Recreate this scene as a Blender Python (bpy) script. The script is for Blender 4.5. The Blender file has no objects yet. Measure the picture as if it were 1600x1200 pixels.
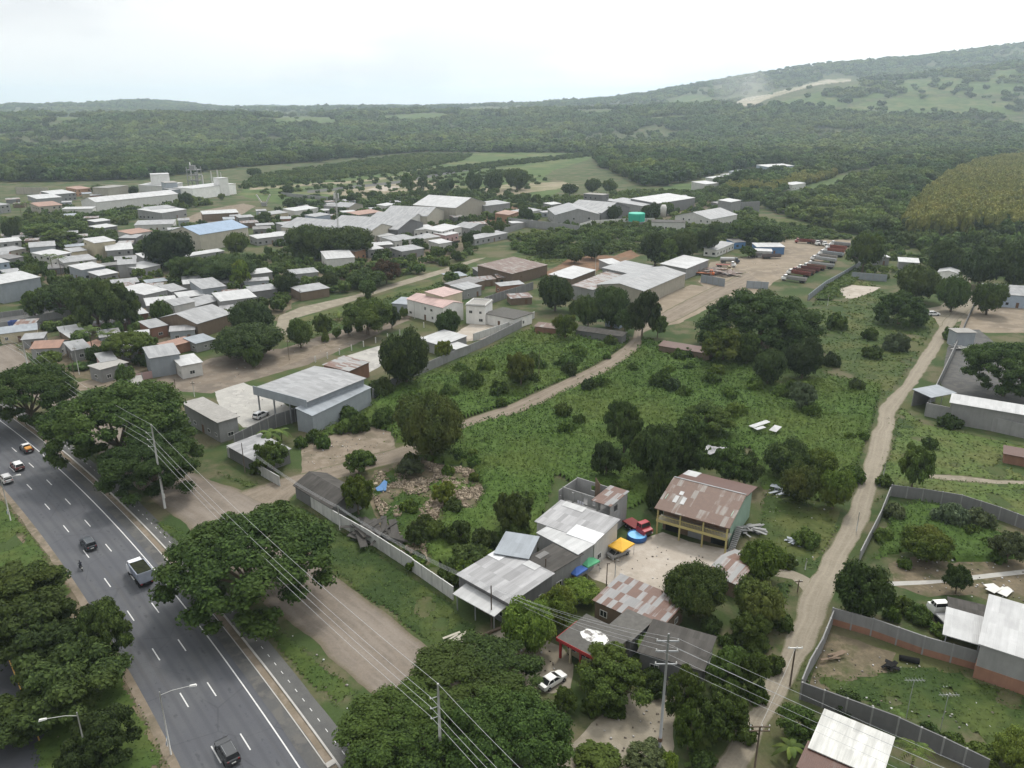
import bpy, math, random
import numpy as np
from mathutils import Vector, Matrix
from mathutils.geometry import tessellate_polygon
R=math.radians; rnd=random.Random(7); rng=np.random.default_rng(11)
sc=bpy.context.scene; COL=sc.collection
# ------------------------------------------------------------------ camera model
F=1220.0; HZ=165.0; H=75.0; TH=math.atan((600-HZ)/F); SN,CS=math.sin(TH),math.cos(TH)
def P(px,py,z=0.0):
    v=py-600;u=px-800;d=F*SN+v*CS;w=F*CS-v*SN;t=(H-z)/d
    return Vector((u*t,w*t,z))
def proj(x,y,z=0.0):
    dz=z-H; f=y*CS-dz*SN; up=y*SN+dz*CS
    f=np.maximum(f,.1) if isinstance(f,np.ndarray) else max(f,.1)
    return 800+F*x/f, 600-F*up/f
def pxm(py):            # metres per (full size) pixel across, at ground row py
    p=P(800,py); return math.hypot(p.y,H)/math.hypot(F,py-600)
def topz(bx,by,ty):     # height of something standing at ground pixel (bx,by) whose top is in row ty
    Y=P(bx,by).y; v=ty-600; return H-Y*(F*SN+v*CS)/(F*CS-v*SN)
cam=bpy.data.cameras.new('camera'); co=bpy.data.objects.new('camera',cam); COL.objects.link(co)
cam.sensor_width=36; cam.lens=F/1600*36; cam.clip_end=60000; cam.clip_start=.5
co.location=(0,0,H); co.rotation_euler=(R(90)-TH,0,0); sc.camera=co
# ------------------------------------------------------------------ noise / terrain
def hsh(i,j,s): 
    n=(i.astype(np.int64)*374761393+j.astype(np.int64)*668265263+s*974711)&0xffffffff
    n=((n^(n>>13))*1274126177)&0xffffffff; return ((n^(n>>16))&0xffff)/65535.0
def vn(x,y,s=0):
    x=np.asarray(x,float);y=np.asarray(y,float)
    i=np.floor(x);j=np.floor(y);a=x-i;b=y-j;a=a*a*(3-2*a);b=b*b*(3-2*b)
    return (hsh(i,j,s)*(1-a)+hsh(i+1,j,s)*a)*(1-b)+(hsh(i,j+1,s)*(1-a)+hsh(i+1,j+1,s)*a)*b
def fbm(x,y,o=4,s=0):
    r=0;a=.5
    for k in range(o): r=r+a*vn(x*2**k,y*2**k,s+k); a*=.5
    return r/(1-.5**o)
# skyline of the ridge at the right: pixel column -> crest row, put at a real distance
RX=np.array([-900,200,700,850,950,1000,1040,1100,1200,1260,1400,1500,1600,1750,2200],float)
RY=np.array([175,172,168,163,156,149,142,131,113,104,93,81,69,55,40],float)
SX=np.array([800,980,1060,1130,1170,1230,1290,1330,1400,1500,1600,2000],float)
SY=np.array([185,176,170,163,155,141,129,126,122,112,98,70],float)
def crest(px,xs,ys,Y):
    py=np.interp(px,xs,ys); v=py-600
    return H-Y*(F*SN+v*CS)/(F*CS-v*SN)
def terr(x,y):
    x=np.asarray(x,float);y=np.asarray(y,float); yy=np.maximum(y,50)
    px=800+x/yy*1300.0*.985
    z=np.zeros_like(yy)
    c=np.maximum(crest(px,RX,RY,4200.0),0)
    z=np.maximum(z,c*np.where(yy<4200,np.exp(-((yy-4200)/1150)**2),np.exp(-((yy-4200)/2500)**2)))
    c=np.maximum(crest(px,SX,SY,2900.0),0)
    z=np.maximum(z,c*np.where(yy<2900,np.exp(-((yy-2900)/720)**2),np.exp(-((yy-2900)/500)**2)))
    # low wooded swell on the left and mid-distance swells
    e=lambda cx,cy,wx,wy,h:h*np.exp(-((x-cx)/wx)**2-((yy-cy)/wy)**2)
    z=z+e(-760,1950,420,420,40)+e(-1500,2100,600,500,34)+e(-150,2700,500,420,26)+e(420,2300,420,380,22)+e(900,1800,300,350,16)
    z=z+e(-2500,4300,700,500,20)+e(-1950,4500,230,420,30)+e(-3300,4000,400,500,12)
    z=z+np.where(yy>6000,(38+52*fbm(px/90.,0*px,3,5))*np.clip((yy-6500)/2500,0,1),0)
    k=np.clip((yy-1300)/900,0,1)
    return (z+9*(fbm(x/260,yy/260,3,9)-.5))*k*k*(3-2*k)
def Pt(px,py):          # pixel -> point on the terrain
    v=py-600;u=px-800;d=F*SN+v*CS;w=F*CS-v*SN
    Y=400*1.009**np.arange(400); hit=np.where(terr(u*Y/w,Y)>=H-Y*d/w)[0]
    if len(hit):
        i=hit[0]; lo,hi=Y[max(i-1,0)],Y[i]; q=np.linspace(lo,hi,64); k=np.where(terr(u*q/w,q)>=H-q*d/w)[0]; hi=float(q[k[0]]) if len(k) else float(hi)
        return Vector((u*hi/w,hi,float(terr(u*hi/w,hi))))
    return Vector((u*14000/w,14000,float(terr(u*14000/w,14000))))
# ------------------------------------------------------------------ objects
USED=set()
def tag(o,label,cat,group=None):
    o['label']=label; o['category']=cat
    if group:o['group']=group
    USED.add(label); return o
def empty(name,loc,rz=0.0,sc_=None):
    o=bpy.data.objects.new(name,None); COL.objects.link(o); o.location=loc; o.rotation_euler=(0,0,rz); o.empty_display_size=.5
    if sc_:o.scale=sc_
    return o
class MB:
    def __init__(s): s.v=[];s.f=[];s.m=[]
    def add(s,vs,fs,m=0):
        n=len(s.v); s.v+= [tuple(q) for q in vs]; s.f+=[tuple(i+n for i in f) for f in fs]; s.m+=[m]*len(fs); return s
    def box(s,x0,y0,z0,x1,y1,z1,m=0):
        v=[(x0,y0,z0),(x1,y0,z0),(x1,y1,z0),(x0,y1,z0),(x0,y0,z1),(x1,y0,z1),(x1,y1,z1),(x0,y1,z1)]
        return s.add(v,[(0,3,2,1),(4,5,6,7),(0,1,5,4),(1,2,6,5),(2,3,7,6),(3,0,4,7)],m)
    def hexa(s,b,t,m=0):  # bottom 4, top 4 points
        return s.add(list(b)+list(t),[(0,3,2,1),(4,5,6,7),(0,1,5,4),(1,2,6,5),(2,3,7,6),(3,0,4,7)],m)
    def tube(s,pts,r,n=6,m=0,cap=True):
        pts=[Vector(p) for p in pts]; rs=r if isinstance(r,(list,tuple)) else [r]*len(pts); rings=[]
        for i,p in enumerate(pts):
            t=(pts[min(i+1,len(pts)-1)]-pts[max(i-1,0)]).normalized()
            a=Vector((0,0,1)) if abs(t.z)<.95 else Vector((1,0,0))
            u=t.cross(a).normalized(); w=t.cross(u)
            rings.append([p+(u*math.cos(k*2*math.pi/n)+w*math.sin(k*2*math.pi/n))*rs[i] for k in range(n)])
        fs=[]
        for i in range(len(pts)-1):
            for k in range(n): fs.append((i*n+k,i*n+(k+1)%n,(i+1)*n+(k+1)%n,(i+1)*n+k))
        if cap: fs+=[tuple(range(n)),tuple(range(len(pts)*n-1,len(pts)*n-n-1,-1))]
        return s.add([q for g in rings for q in g],fs,m)
    def lathe(s,prof,n=14,c=(0,0),m=0):
        vs=[(c[0]+r*math.cos(k*2*math.pi/n),c[1]+r*math.sin(k*2*math.pi/n),z) for r,z in prof for k in range(n)]
        fs=[(i*n+k,i*n+(k+1)%n,(i+1)*n+(k+1)%n,(i+1)*n+k) for i in range(len(prof)-1) for k in range(n)]
        fs+=[tuple(range(n-1,-1,-1)),tuple(range((len(prof)-1)*n,len(prof)*n))]
        return s.add(vs,fs,m)
    def extr(s,prof,x0,x1,m=0):   # closed profile in (y,z) pushed along x
        n=len(prof); vs=[(x0,y,z) for y,z in prof]+[(x1,y,z) for y,z in prof]
        fs=[tuple(range(n-1,-1,-1)),tuple(range(n,2*n))]+[(i,(i+1)%n,n+(i+1)%n,n+i) for i in range(n)]
        return s.add(vs,fs,m)
    def build(s,name,mats,parent=None,loc=None,rz=0,smooth=False):
        me=bpy.data.meshes.new(name); me.from_pydata(s.v,[],s.f)
        for q in (mats if isinstance(mats,(list,tuple)) else [mats]): me.materials.append(q)
        me.polygons.foreach_set('material_index',s.m)
        if smooth: me.polygons.foreach_set('use_smooth',[True]*len(s.f))
        me.update(); o=bpy.data.objects.new(name,me); COL.objects.link(o)
        if parent:o.parent=parent
        if loc is not None:o.location=loc
        if rz:o.rotation_euler=(0,0,rz)
        return o
def np_mesh(name,V,Q,mats,smooth=False,mi=None):
    V=np.asarray(V,np.float32).reshape(-1,3);Q=np.asarray(Q,np.int32).reshape(-1,4)
    me=bpy.data.meshes.new(name); me.vertices.add(len(V)); me.vertices.foreach_set('co',V.ravel())
    me.loops.add(Q.size); me.loops.foreach_set('vertex_index',Q.ravel())
    me.polygons.add(len(Q)); me.polygons.foreach_set('loop_start',np.arange(0,Q.size,4,dtype=np.int32))
    for q in (mats if isinstance(mats,(list,tuple)) else [mats]): me.materials.append(q)
    if mi is not None: me.polygons.foreach_set('material_index',np.asarray(mi,np.int32))
    if smooth: me.polygons.foreach_set('use_smooth',np.ones(len(Q),bool))
    me.update(calc_edges=True); me.validate(); return me
def link(name,me,parent=None,loc=None,kind=None):
    o=bpy.data.objects.new(name,me); COL.objects.link(o)
    if parent:o.parent=parent
    if loc is not None:o.location=loc
    if kind:o['kind']=kind
    return o
# ------------------------------------------------------------------ materials
class NT:
    def __init__(s,name):
        s.m=bpy.data.materials.new(name); s.m.use_nodes=True; s.t=s.m.node_tree; s.t.nodes.clear()
        s.out=s.n('ShaderNodeOutputMaterial'); s.geo=s.n('ShaderNodeNewGeometry'); s.tc=s.n('ShaderNodeTexCoord'); s.oi=s.n('ShaderNodeObjectInfo')
        s.pos=s.geo.outputs['Position']; s.obj=s.tc.outputs['Object']
    def n(s,t,**k):
        q=s.t.nodes.new(t)
        for a,b in k.items(): setattr(q,a,b)
        return q
    def l(s,a,b): s.t.links.new(a,b)
    def inp(s,sock,v):
        if isinstance(v,bpy.types.NodeSocket): s.l(v,sock)
        elif isinstance(v,(tuple,list)) and len(v)==3 and sock.type=='RGBA': sock.default_value=(*v,1)
        else: sock.default_value=v
    def math(s,op,a,b=0.0,c=None,clamp=False):
        q=s.n('ShaderNodeMath',operation=op,use_clamp=clamp); s.inp(q.inputs[0],a); s.inp(q.inputs[1],b)
        if c is not None:s.inp(q.inputs[2],c)
        return q.outputs[0]
    def noise(s,vec,scale,det=3,rough=.55,vscale=None):
        if vscale is not None:
            mp=s.n('ShaderNodeMapping'); s.l(vec,mp.inputs[0]); mp.inputs['Scale'].default_value=vscale; vec=mp.outputs[0]
        q=s.n('ShaderNodeTexNoise'); s.l(vec,q.inputs['Vector']); q.inputs['Scale'].default_value=scale; q.inputs['Detail'].default_value=det; q.inputs['Roughness'].default_value=rough
        return q.outputs['Fac']
    def ramp(s,f,a,b): 
        q=s.n('ShaderNodeMapRange'); s.inp(q.inputs[0],f); q.inputs[1].default_value=a;q.inputs[2].default_value=b; q.interpolation_type='SMOOTHSTEP'; return q.outputs[0]
    def mix(s,f,a,b,mode='MIX'):
        q=s.n('ShaderNodeMix',data_type='RGBA',blend_type=mode); s.inp(q.inputs[0],f); s.inp(q.inputs[6],a); s.inp(q.inputs[7],b); return q.outputs[2]
    def mul(s,col,f):  # colour times factor socket
        q=s.n('ShaderNodeVectorMath',operation='SCALE'); s.inp(q.inputs[0],col); s.inp(q.inputs['Scale'],f); return q.outputs[0]
    def rgb(s,c): q=s.n('ShaderNodeRGB'); q.outputs[0].default_value=(*c,1); return q.outputs[0]
    def done(s,col,rough=.85,spec=.2,bump=None,bs=.3,bd=.1,transl=0,metal=0,alpha=None):
        b=s.n('ShaderNodeBsdfPrincipled'); s.inp(b.inputs['Base Color'],col); s.inp(b.inputs['Roughness'],rough); b.inputs['Specular IOR Level'].default_value=spec; b.inputs['Metallic'].default_value=metal
        if bump is not None:
            q=s.n('ShaderNodeBump'); q.inputs['Strength'].default_value=bs; q.inputs['Distance'].default_value=bd; s.l(bump,q.inputs['Height']); s.l(q.outputs[0],b.inputs['Normal'])
        o=b.outputs[0]
        if transl:
            t=s.n('ShaderNodeBsdfTranslucent'); s.inp(t.inputs[0],col); mx=s.n('ShaderNodeMixShader'); mx.inputs[0].default_value=transl; s.l(o,mx.inputs[1]); s.l(t.outputs[0],mx.inputs[2]); o=mx.outputs[0]
        s.l(o,s.out.inputs[0]); return s.m
MAT={}
def plain(name,c,rough=.6,spec=.3,var=.12,sc_=1.5,metal=0,objvar=0.0):
    if name in MAT:return MAT[name]
    t=NT(name); f=t.noise(t.obj,sc_,4); g=t.math('MULTIPLY_ADD',f,2*var,1-var)
    if objvar: g=t.math('MULTIPLY',g,t.math('MULTIPLY_ADD',t.oi.outputs['Random'],2*objvar,1-objvar))
    MAT[name]=t.done(t.mul(t.rgb(c),g),rough,spec,metal=metal); return MAT[name]
def ground(name,cols,scales,fine=.35,fs=2.0,rough=.95,bs=.35,bd=.15):
    cols=[tuple(v*.74 for v in q) for q in cols]; t=NT(name); c=t.rgb(cols[0])
    for k,(q,s_) in enumerate(zip(cols[1:],scales)):
        c=t.mix(t.ramp(t.noise(t.pos,s_,5,.6),.46,.62),c,q)
    n=t.noise(t.pos,fs,5,.7); c=t.mul(c,t.math('MULTIPLY_ADD',n,2*fine,1-fine)); MAT[name]=t.done(c,rough,.1,n,bs,bd); return MAT[name]
def tin(name,base,sheet=.16,rust=0.0,rustc=(.17,.085,.055),dirt=.25,spec=.35,rough=.55,pw=.9,pl=3.0):
    base=tuple(v*.76 for v in base); t=NT(name); 
    off=t.n('ShaderNodeVectorMath',operation='ADD'); t.l(t.obj,off.inputs[0]); sc2=t.math('MULTIPLY',t.oi.outputs['Random'],137.0); cb=t.n('ShaderNodeCombineXYZ'); t.l(sc2,cb.inputs[0]); t.l(sc2,cb.inputs[1]); t.l(cb.outputs[0],off.inputs[1]); v=off.outputs[0]
    sx=t.n('ShaderNodeSeparateXYZ'); t.l(v,sx.inputs[0])
    fx=t.math('FLOOR',t.math('DIVIDE',sx.outputs[0],pw)); fy=t.math('FLOOR',t.math('DIVIDE',sx.outputs[1],pl)); c2=t.n('ShaderNodeCombineXYZ'); t.l(fx,c2.inputs[0]); t.l(fy,c2.inputs[1])
    wn=t.n('ShaderNodeTexWhiteNoise',noise_dimensions='3D'); t.l(c2.outputs[0],wn.inputs['Vector']); w=wn.outputs['Value']
    col=t.mul(t.rgb(base),t.math('MULTIPLY_ADD',w,2*sheet,1-sheet))
    st=t.noise(v,1.0,4,.6,(1.6,.12,1.0)); col=t.mul(col,t.math('MULTIPLY_ADD',st,dirt*1.6,1-dirt*.8))
    big=t.noise(v,.25,4,.6); col=t.mul(col,t.math('MULTIPLY_ADD',big,.5,.75))
    if rust:
        f=t.math('ADD',t.math('MULTIPLY',w,.46),t.math('ADD',t.math('MULTIPLY',st,.58),t.math('MULTIPLY',big,.25)))
        lo=1.02-.85*rust; rf=t.ramp(f,lo-.12,lo+.1)
        rc=t.mix(t.noise(v,1.3,4,.7),(rustc[0]*.65,rustc[1]*.6,rustc[2]*.6),(rustc[0]*1.2,rustc[1]*1.18,rustc[2]*1.1)); col=t.mix(rf,col,rc)
    wv=t.math('SINE',t.math('MULTIPLY',sx.outputs[0],2*math.pi/.22)); MAT[name]=t.done(col,rough,spec,wv,.35,.02); return MAT[name]
def wallm(name,c,stain=.35,rough=.9,sc_=.5):
    if name in MAT:return MAT[name]
    t=NT(name); a=t.noise(t.obj,1.0,4,.6,(1.5,1.5,.25)); b=t.noise(t.obj,sc_,4,.6)
    col=t.mul(t.rgb(tuple(v*.8 for v in c)),t.math('MULTIPLY_ADD',a,stain*1.3,1-stain*.65)); col=t.mul(col,t.math('MULTIPLY_ADD',b,.4,.8)); col=t.mul(col,t.math('MULTIPLY_ADD',t.oi.outputs['Random'],.3,.85))
    MAT[name]=t.done(col,rough,.15); return MAT[name]
def leaf(name,cs,tr=.22,hue=.35,ps=.08):
    cs=[(a*.80,b*.84,c_*.68) for a,b,c_ in cs]; t=NT(name); i=t.geo.outputs['Random Per Island']; o=t.oi.outputs['Random']
    c=t.mix(t.math('POWER',i,1.5),cs[0],tuple(q*1.25 for q in cs[1])); p=t.ramp(t.noise(t.pos,ps,3,.6),.42,.66); c=t.mix(t.math('MULTIPLY',p,.75),c,cs[2])
    o2=t.math('FRACT',t.math('MULTIPLY',o,7.31)); c=t.mix(t.math('MULTIPLY',o2,.5*min(1,hue*2.2)),c,t.mix(1.0,c,(1.5,1.12,.6),'MULTIPLY')); c=t.mul(c,t.math('MULTIPLY_ADD',o,2*hue,1-hue)); n=t.noise(t.pos,.9,3,.6); c=t.mul(c,t.math('MULTIPLY_ADD',n,1.0,.55))
    MAT[name]=t.done(c,.75,.12,transl=tr); return MAT[name]
# ------------------------------------------------------------------ sky, sun, haze
SUN_EL,SUN_AZ=58.0,20.0     # azimuth measured from straight ahead towards the right
w=bpy.data.worlds.new('World'); sc.world=w; w.use_nodes=True; nt=w.node_tree; nt.nodes.clear()
o_=nt.nodes.new('ShaderNodeOutputWorld'); bg=nt.nodes.new('ShaderNodeBackground'); bg.inputs[1].default_value=.085
sky=nt.nodes.new('ShaderNodeTexSky'); sky.sky_type='NISHITA'; sky.sun_disc=False; sky.sun_elevation=R(SUN_EL); sky.sun_rotation=R(SUN_AZ); sky.dust_density=3
tc=nt.nodes.new('ShaderNodeTexCoord'); mp=nt.nodes.new('ShaderNodeMapping'); mp.inputs['Scale'].default_value=(1.0,1.0,3.4); nt.links.new(tc.outputs['Generated'],mp.inputs[0])
nz=nt.nodes.new('ShaderNodeTexNoise'); nz.inputs['Scale'].default_value=2.6; nz.inputs['Detail'].default_value=7; nz.inputs['Roughness'].default_value=.56; nt.links.new(mp.outputs[0],nz.inputs[0])
mr=nt.nodes.new('ShaderNodeMapRange'); mr.interpolation_type='SMOOTHSTEP'; mr.inputs[1].default_value=.40; mr.inputs[2].default_value=.60; nt.links.new(nz.outputs['Fac'],mr.inputs[0])
cm=nt.nodes.new('ShaderNodeMix'); cm.data_type='RGBA'; nt.links.new(mr.outputs[0],cm.inputs[0]); cm.inputs[6].default_value=(13.4,13.6,13.8,1); cm.inputs[7].default_value=(16.5,16.4,16.1,1)
fm=nt.nodes.new('ShaderNodeMix'); fm.data_type='RGBA'; fm.inputs[0].default_value=.93; nt.links.new(sky.outputs[0],fm.inputs[6]); nt.links.new(cm.outputs[2],fm.inputs[7])
sv=nt.nodes.new('ShaderNodeVectorMath'); sv.operation='DOT_PRODUCT'; nt.links.new(tc.outputs['Generated'],sv.inputs[0]); sv.inputs[1].default_value=(math.sin(R(SUN_AZ))*math.cos(R(SUN_EL)),math.cos(R(SUN_AZ))*math.cos(R(SUN_EL)),math.sin(R(SUN_EL)))
gl=nt.nodes.new('ShaderNodeMapRange'); gl.interpolation_type='SMOOTHERSTEP'; nt.links.new(sv.outputs['Value'],gl.inputs[0]); gl.inputs[1].default_value=.35; gl.inputs[2].default_value=1.0; gl.inputs[3].default_value=1.0; gl.inputs[4].default_value=2.6
gm=nt.nodes.new('ShaderNodeVectorMath'); gm.operation='SCALE'; nt.links.new(fm.outputs[2],gm.inputs[0]); nt.links.new(gl.outputs[0],gm.inputs['Scale'])
nt.links.new(gm.outputs[0],bg.inputs[0]); nt.links.new(bg.outputs[0],o_.inputs[0])
sl=bpy.data.lights.new('sun','SUN'); sl.energy=3.0; sl.angle=R(8); sl.color=(1,.95,.87); so=bpy.data.objects.new('sun',sl); COL.objects.link(so)
dv=Vector((math.sin(R(SUN_AZ))*math.cos(R(SUN_EL)),math.cos(R(SUN_AZ))*math.cos(R(SUN_EL)),math.sin(R(SUN_EL)))); so.rotation_euler=dv.to_track_quat('Z','Y').to_euler(); so.location=(0,0,300)
sc.view_settings.view_transform='Standard'; sc.view_settings.look='None'; sc.view_settings.gamma=1; sc.view_settings.exposure=-.40
m=bpy.data.materials.new('haze_air'); m.use_nodes=True; m.node_tree.nodes.clear(); oo=m.node_tree.nodes.new('ShaderNodeOutputMaterial'); pv=m.node_tree.nodes.new('ShaderNodeVolumePrincipled')
pv.inputs['Color'].default_value=(.75,.89,1,1); pv.inputs['Density'].default_value=.0001; pv.inputs['Anisotropy'].default_value=.35; m.node_tree.links.new(pv.outputs[0],oo.inputs['Volume'])
ho=MB().box(-13000,-400,-12,13000,15500,372).build('haze',m); ho['kind']='stuff'
sc.cycles.volume_step_rate=4; sc.cycles.volume_bounces=1; sc.cycles.max_bounces=5; sc.cycles.diffuse_bounces=2; sc.cycles.transparent_max_bounces=8
# ------------------------------------------------------------------ ground materials
ground('soil_green',[(.06,.09,.03),(.10,.105,.045),(.045,.075,.024),(.13,.12,.07)],[.05,.021,.075])
ground('asphalt',[(.072,.075,.084),(.064,.067,.078),(.083,.085,.092)],[.06,.15],.12,6,.85,.15,.03)
ground('asphalt_worn',[(.12,.12,.117),(.10,.10,.10),(.145,.14,.13)],[.2,.5],.15,5)
ground('path_grey',[(.135,.135,.13),(.115,.115,.113)],[.3],.14,5)
ground('dirt_brown',[(.20,.165,.13),(.165,.14,.115),(.235,.20,.16)],[.09,.25],.22,1.6)
ground('dirt_track',[(.225,.185,.14),(.17,.145,.105),(.27,.225,.175)],[.12,.4],.25,1.8)
ground('lane_dirt',[(.27,.24,.185),(.23,.205,.155),(.32,.285,.225)],[.1,.35],.2,1.8)
ground('sand',[(.44,.39,.33),(.37,.33,.275),(.49,.44,.38)],[.08,.3],.16,1.4)
ground('yard_dirt',[(.265,.22,.165),(.21,.175,.135),(.31,.26,.20)],[.05,.2],.22,1.2)
ground('concrete_pad',[(.43,.42,.39),(.36,.35,.33),(.48,.465,.43)],[.1,.4],.14,1.2)
ground('mud_red',[(.20,.115,.07),(.16,.12,.08),(.24,.15,.095)],[.1,.3],.3,1.2)
ground('soil_dry',[(.15,.125,.085),(.09,.095,.045),(.19,.155,.105)],[.12,.3],.35,1.2)
ground('grass_dry',[(.095,.115,.04),(.13,.125,.055),(.06,.09,.028)],[.08,.2],.4,1.5)
ground('grass_field',[(.09,.135,.042),(.14,.15,.062),(.06,.10,.03)],[.012,.04],.35,.5)
ground('field_tan',[(.27,.235,.16),(.19,.19,.10),(.32,.28,.2)],[.02,.06],.25,.5)
ground('quarry_pale',[(.42,.37,.29),(.32,.29,.22),(.24,.24,.15)],[.01,.03],.25,.1)
plain('kerb',(.36,.35,.33),.9,.1,.2,.8); plain('paint',(.52,.52,.51),.8,.2,.3,2.5); plain('paint_y',(.55,.33,.08),.7,.2,.15,1.2)
S='structure'
def worn(name,cols,grass=None):   # dirt road: ruts along it, soft ragged margins
    cols=[tuple(v*.72 for v in q) for q in cols]; t=NT(name); uv=t.tc.outputs['UV']; sx=t.n('ShaderNodeSeparateXYZ'); t.l(uv,sx.inputs[0]); u=sx.outputs[0]
    n1=t.noise(t.pos,.35,5,.62); n2=t.noise(t.pos,2.2,5,.7); st=t.noise(uv,1.0,4,.6,(9,.06,1))
    c=t.mix(t.ramp(n1,.4,.62),cols[0],cols[1]); c=t.mix(t.math('MULTIPLY',t.ramp(st,.45,.62),.7),c,cols[2])
    w=t.math('ABSOLUTE',t.math('SUBTRACT',t.math('ABSOLUTE',t.math('SUBTRACT',u,.5)),.19)); rut=t.ramp(t.math('ADD',w,t.math('MULTIPLY',st,.06)),.115,.035); c=t.mix(t.math('MULTIPLY',rut,.22),c,tuple(v*1.25 for v in cols[2]))
    e=t.math('ADD',t.math('ABSOLUTE',t.math('SUBTRACT',u,.5)),t.math('MULTIPLY',t.math('SUBTRACT',n2,.5),.25)); c=t.mix(t.math('MULTIPLY',t.ramp(e,.40,.50),.75),c,grass or (.07,.075,.032))
    c=t.mul(c,t.math('MULTIPLY_ADD',n2,.6,.7)); MAT[name]=t.done(c,.95,.1,n2,.5,.12); return MAT[name]
worn('lane_worn',[(.29,.255,.20),(.26,.228,.178),(.32,.285,.225)]); worn('track_worn',[(.245,.205,.16),(.20,.168,.13),(.29,.245,.195)]); worn('frontage_worn',[(.235,.20,.165),(.20,.172,.143),(.27,.235,.20)],(.10,.085,.055))
t=NT('asphalt_lanes'); uv=t.tc.outputs['UV']; sx=t.n('ShaderNodeSeparateXYZ'); t.l(uv,sx.inputs[0]); u=t.math('MULTIPLY_ADD',sx.outputs[0],1/3.62,4.0); fr=t.math('ABSOLUTE',t.math('SUBTRACT',t.math('FRACT',u),.5)); tr=t.ramp(t.math('ABSOLUTE',t.math('SUBTRACT',fr,.24)),.13,.03)
st=t.noise(uv,1,5,.65,(1.3,.035,1)); n1=t.noise(t.pos,.12,5,.6); n2=t.noise(t.pos,5,4,.7); c=t.mix(t.ramp(n1,.38,.65),(.074,.077,.086),(.088,.091,.097)); c=t.mix(t.math('MULTIPLY',tr,t.math('MULTIPLY_ADD',st,.8,.1)),c,(.060,.062,.070)); c=t.mix(t.math('MULTIPLY',t.ramp(st,.52,.66),.5),c,(.085,.085,.086))
vo=t.n('ShaderNodeTexVoronoi',feature='DISTANCE_TO_EDGE'); t.l(t.pos,vo.inputs['Vector']); vo.inputs['Scale'].default_value=.11; cr=t.ramp(t.math('ADD',vo.outputs['Distance'],t.math('MULTIPLY',n1,.05)),.034,.024); c=t.mix(t.math('MULTIPLY',cr,.28),c,(.03,.03,.033))
oil=t.ramp(t.math('MULTIPLY',t.noise(t.pos,.9,3,.6),t.ramp(fr,.2,.02)),.52,.62); c=t.mix(t.math('MULTIPLY',oil,.35),c,(.025,.025,.028)); c=t.mul(c,t.math('MULTIPLY_ADD',n2,.35,.82)); MAT['asphalt_lanes']=t.done(c,.82,.2,n2,.2,.02)
# terrain: one sheet from behind the camera to the horizon
ys=np.concatenate([np.linspace(-60,500,60),500*1.0165**np.arange(1,210)]); ts=np.linspace(-1,1,261)
Yg=np.repeat(ys[:,None],len(ts),1); Xg=ts[None,:]*(np.maximum(Yg,0)*.95+170); Zg=terr(Xg,Yg)
n_=len(ts); ii=np.arange(len(ys)-1)[:,None]*n_+np.arange(n_-1)[None,:]
Q=np.stack([ii,ii+1,ii+n_+1,ii+n_],-1).reshape(-1,4)
link('ground',np_mesh('ground',np.stack([Xg,Yg,Zg],-1),Q,MAT['soil_green'],True),kind=S)
def wob_poly(pts,seg,wob,seed=0):
    out=[];n=len(pts)
    for i in range(n):
        a,b=pts[i],pts[(i+1)%n]; d=b-a; L=d.length; k=max(1,int(L/seg)); nn=Vector((-d.y,d.x,0)).normalized() if L>0 else Vector((0,0,0))
        for j in range(k):
            q=a+d*(j/k); h=float(fbm(q.x/6+seed,q.y/6,3,3)-.5)*2*wob+float(vn(q.x/1.1,q.y/1.1,8)-.5)*wob*.7
            out.append(q+nn*h)
    return out
def sheet(name,px,mat,z,wob=.6,seg=1.5,raw=False):
    pts=px if raw else [P(*p) for p in px]
    if wob: pts=wob_poly(pts,seg,wob,len(name))
    pts=[Vector((p.x,p.y,0)) for p in pts]; tr=tessellate_polygon([pts])
    me=bpy.data.meshes.new(name); vs=[(p.x,p.y,z) for p in pts]
    fs=[]
    for a,b,c in tr:
        cr=(pts[b]-pts[a]).cross(pts[c]-pts[a]).z
        fs.append((a,b,c) if cr>0 else (a,c,b))
    me.from_pydata(vs,[],fs); me.materials.append(MAT[mat]); me.update()
    return link(name,me,kind=S)
def set_uv(me,U):
    uv=me.uv_layers.new(name='lane'); li=np.zeros(len(me.loops),np.int32); me.loops.foreach_get('vertex_index',li); uv.data.foreach_set('uv',np.asarray(U,np.float32)[li].ravel())
def smooth_px(pts,step=4.0):   # world polyline, Catmull-Rom resampled
    w=[P(*p) for p in pts]; w=[w[0]*2-w[1]]+w+[w[-1]*2-w[-2]]; out=[]
    for i in range(1,len(w)-2):
        k=max(1,int((w[i+1]-w[i]).length/step))
        for j in range(k):
            t=j/k; a,b,c,d=w[i-1:i+3]
            out.append(.5*((2*b)+(c-a)*t+(2*a-5*b+4*c-d)*t*t+(3*b-a-3*c+d)*t**3))
    return out+[w[-2]]
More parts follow.
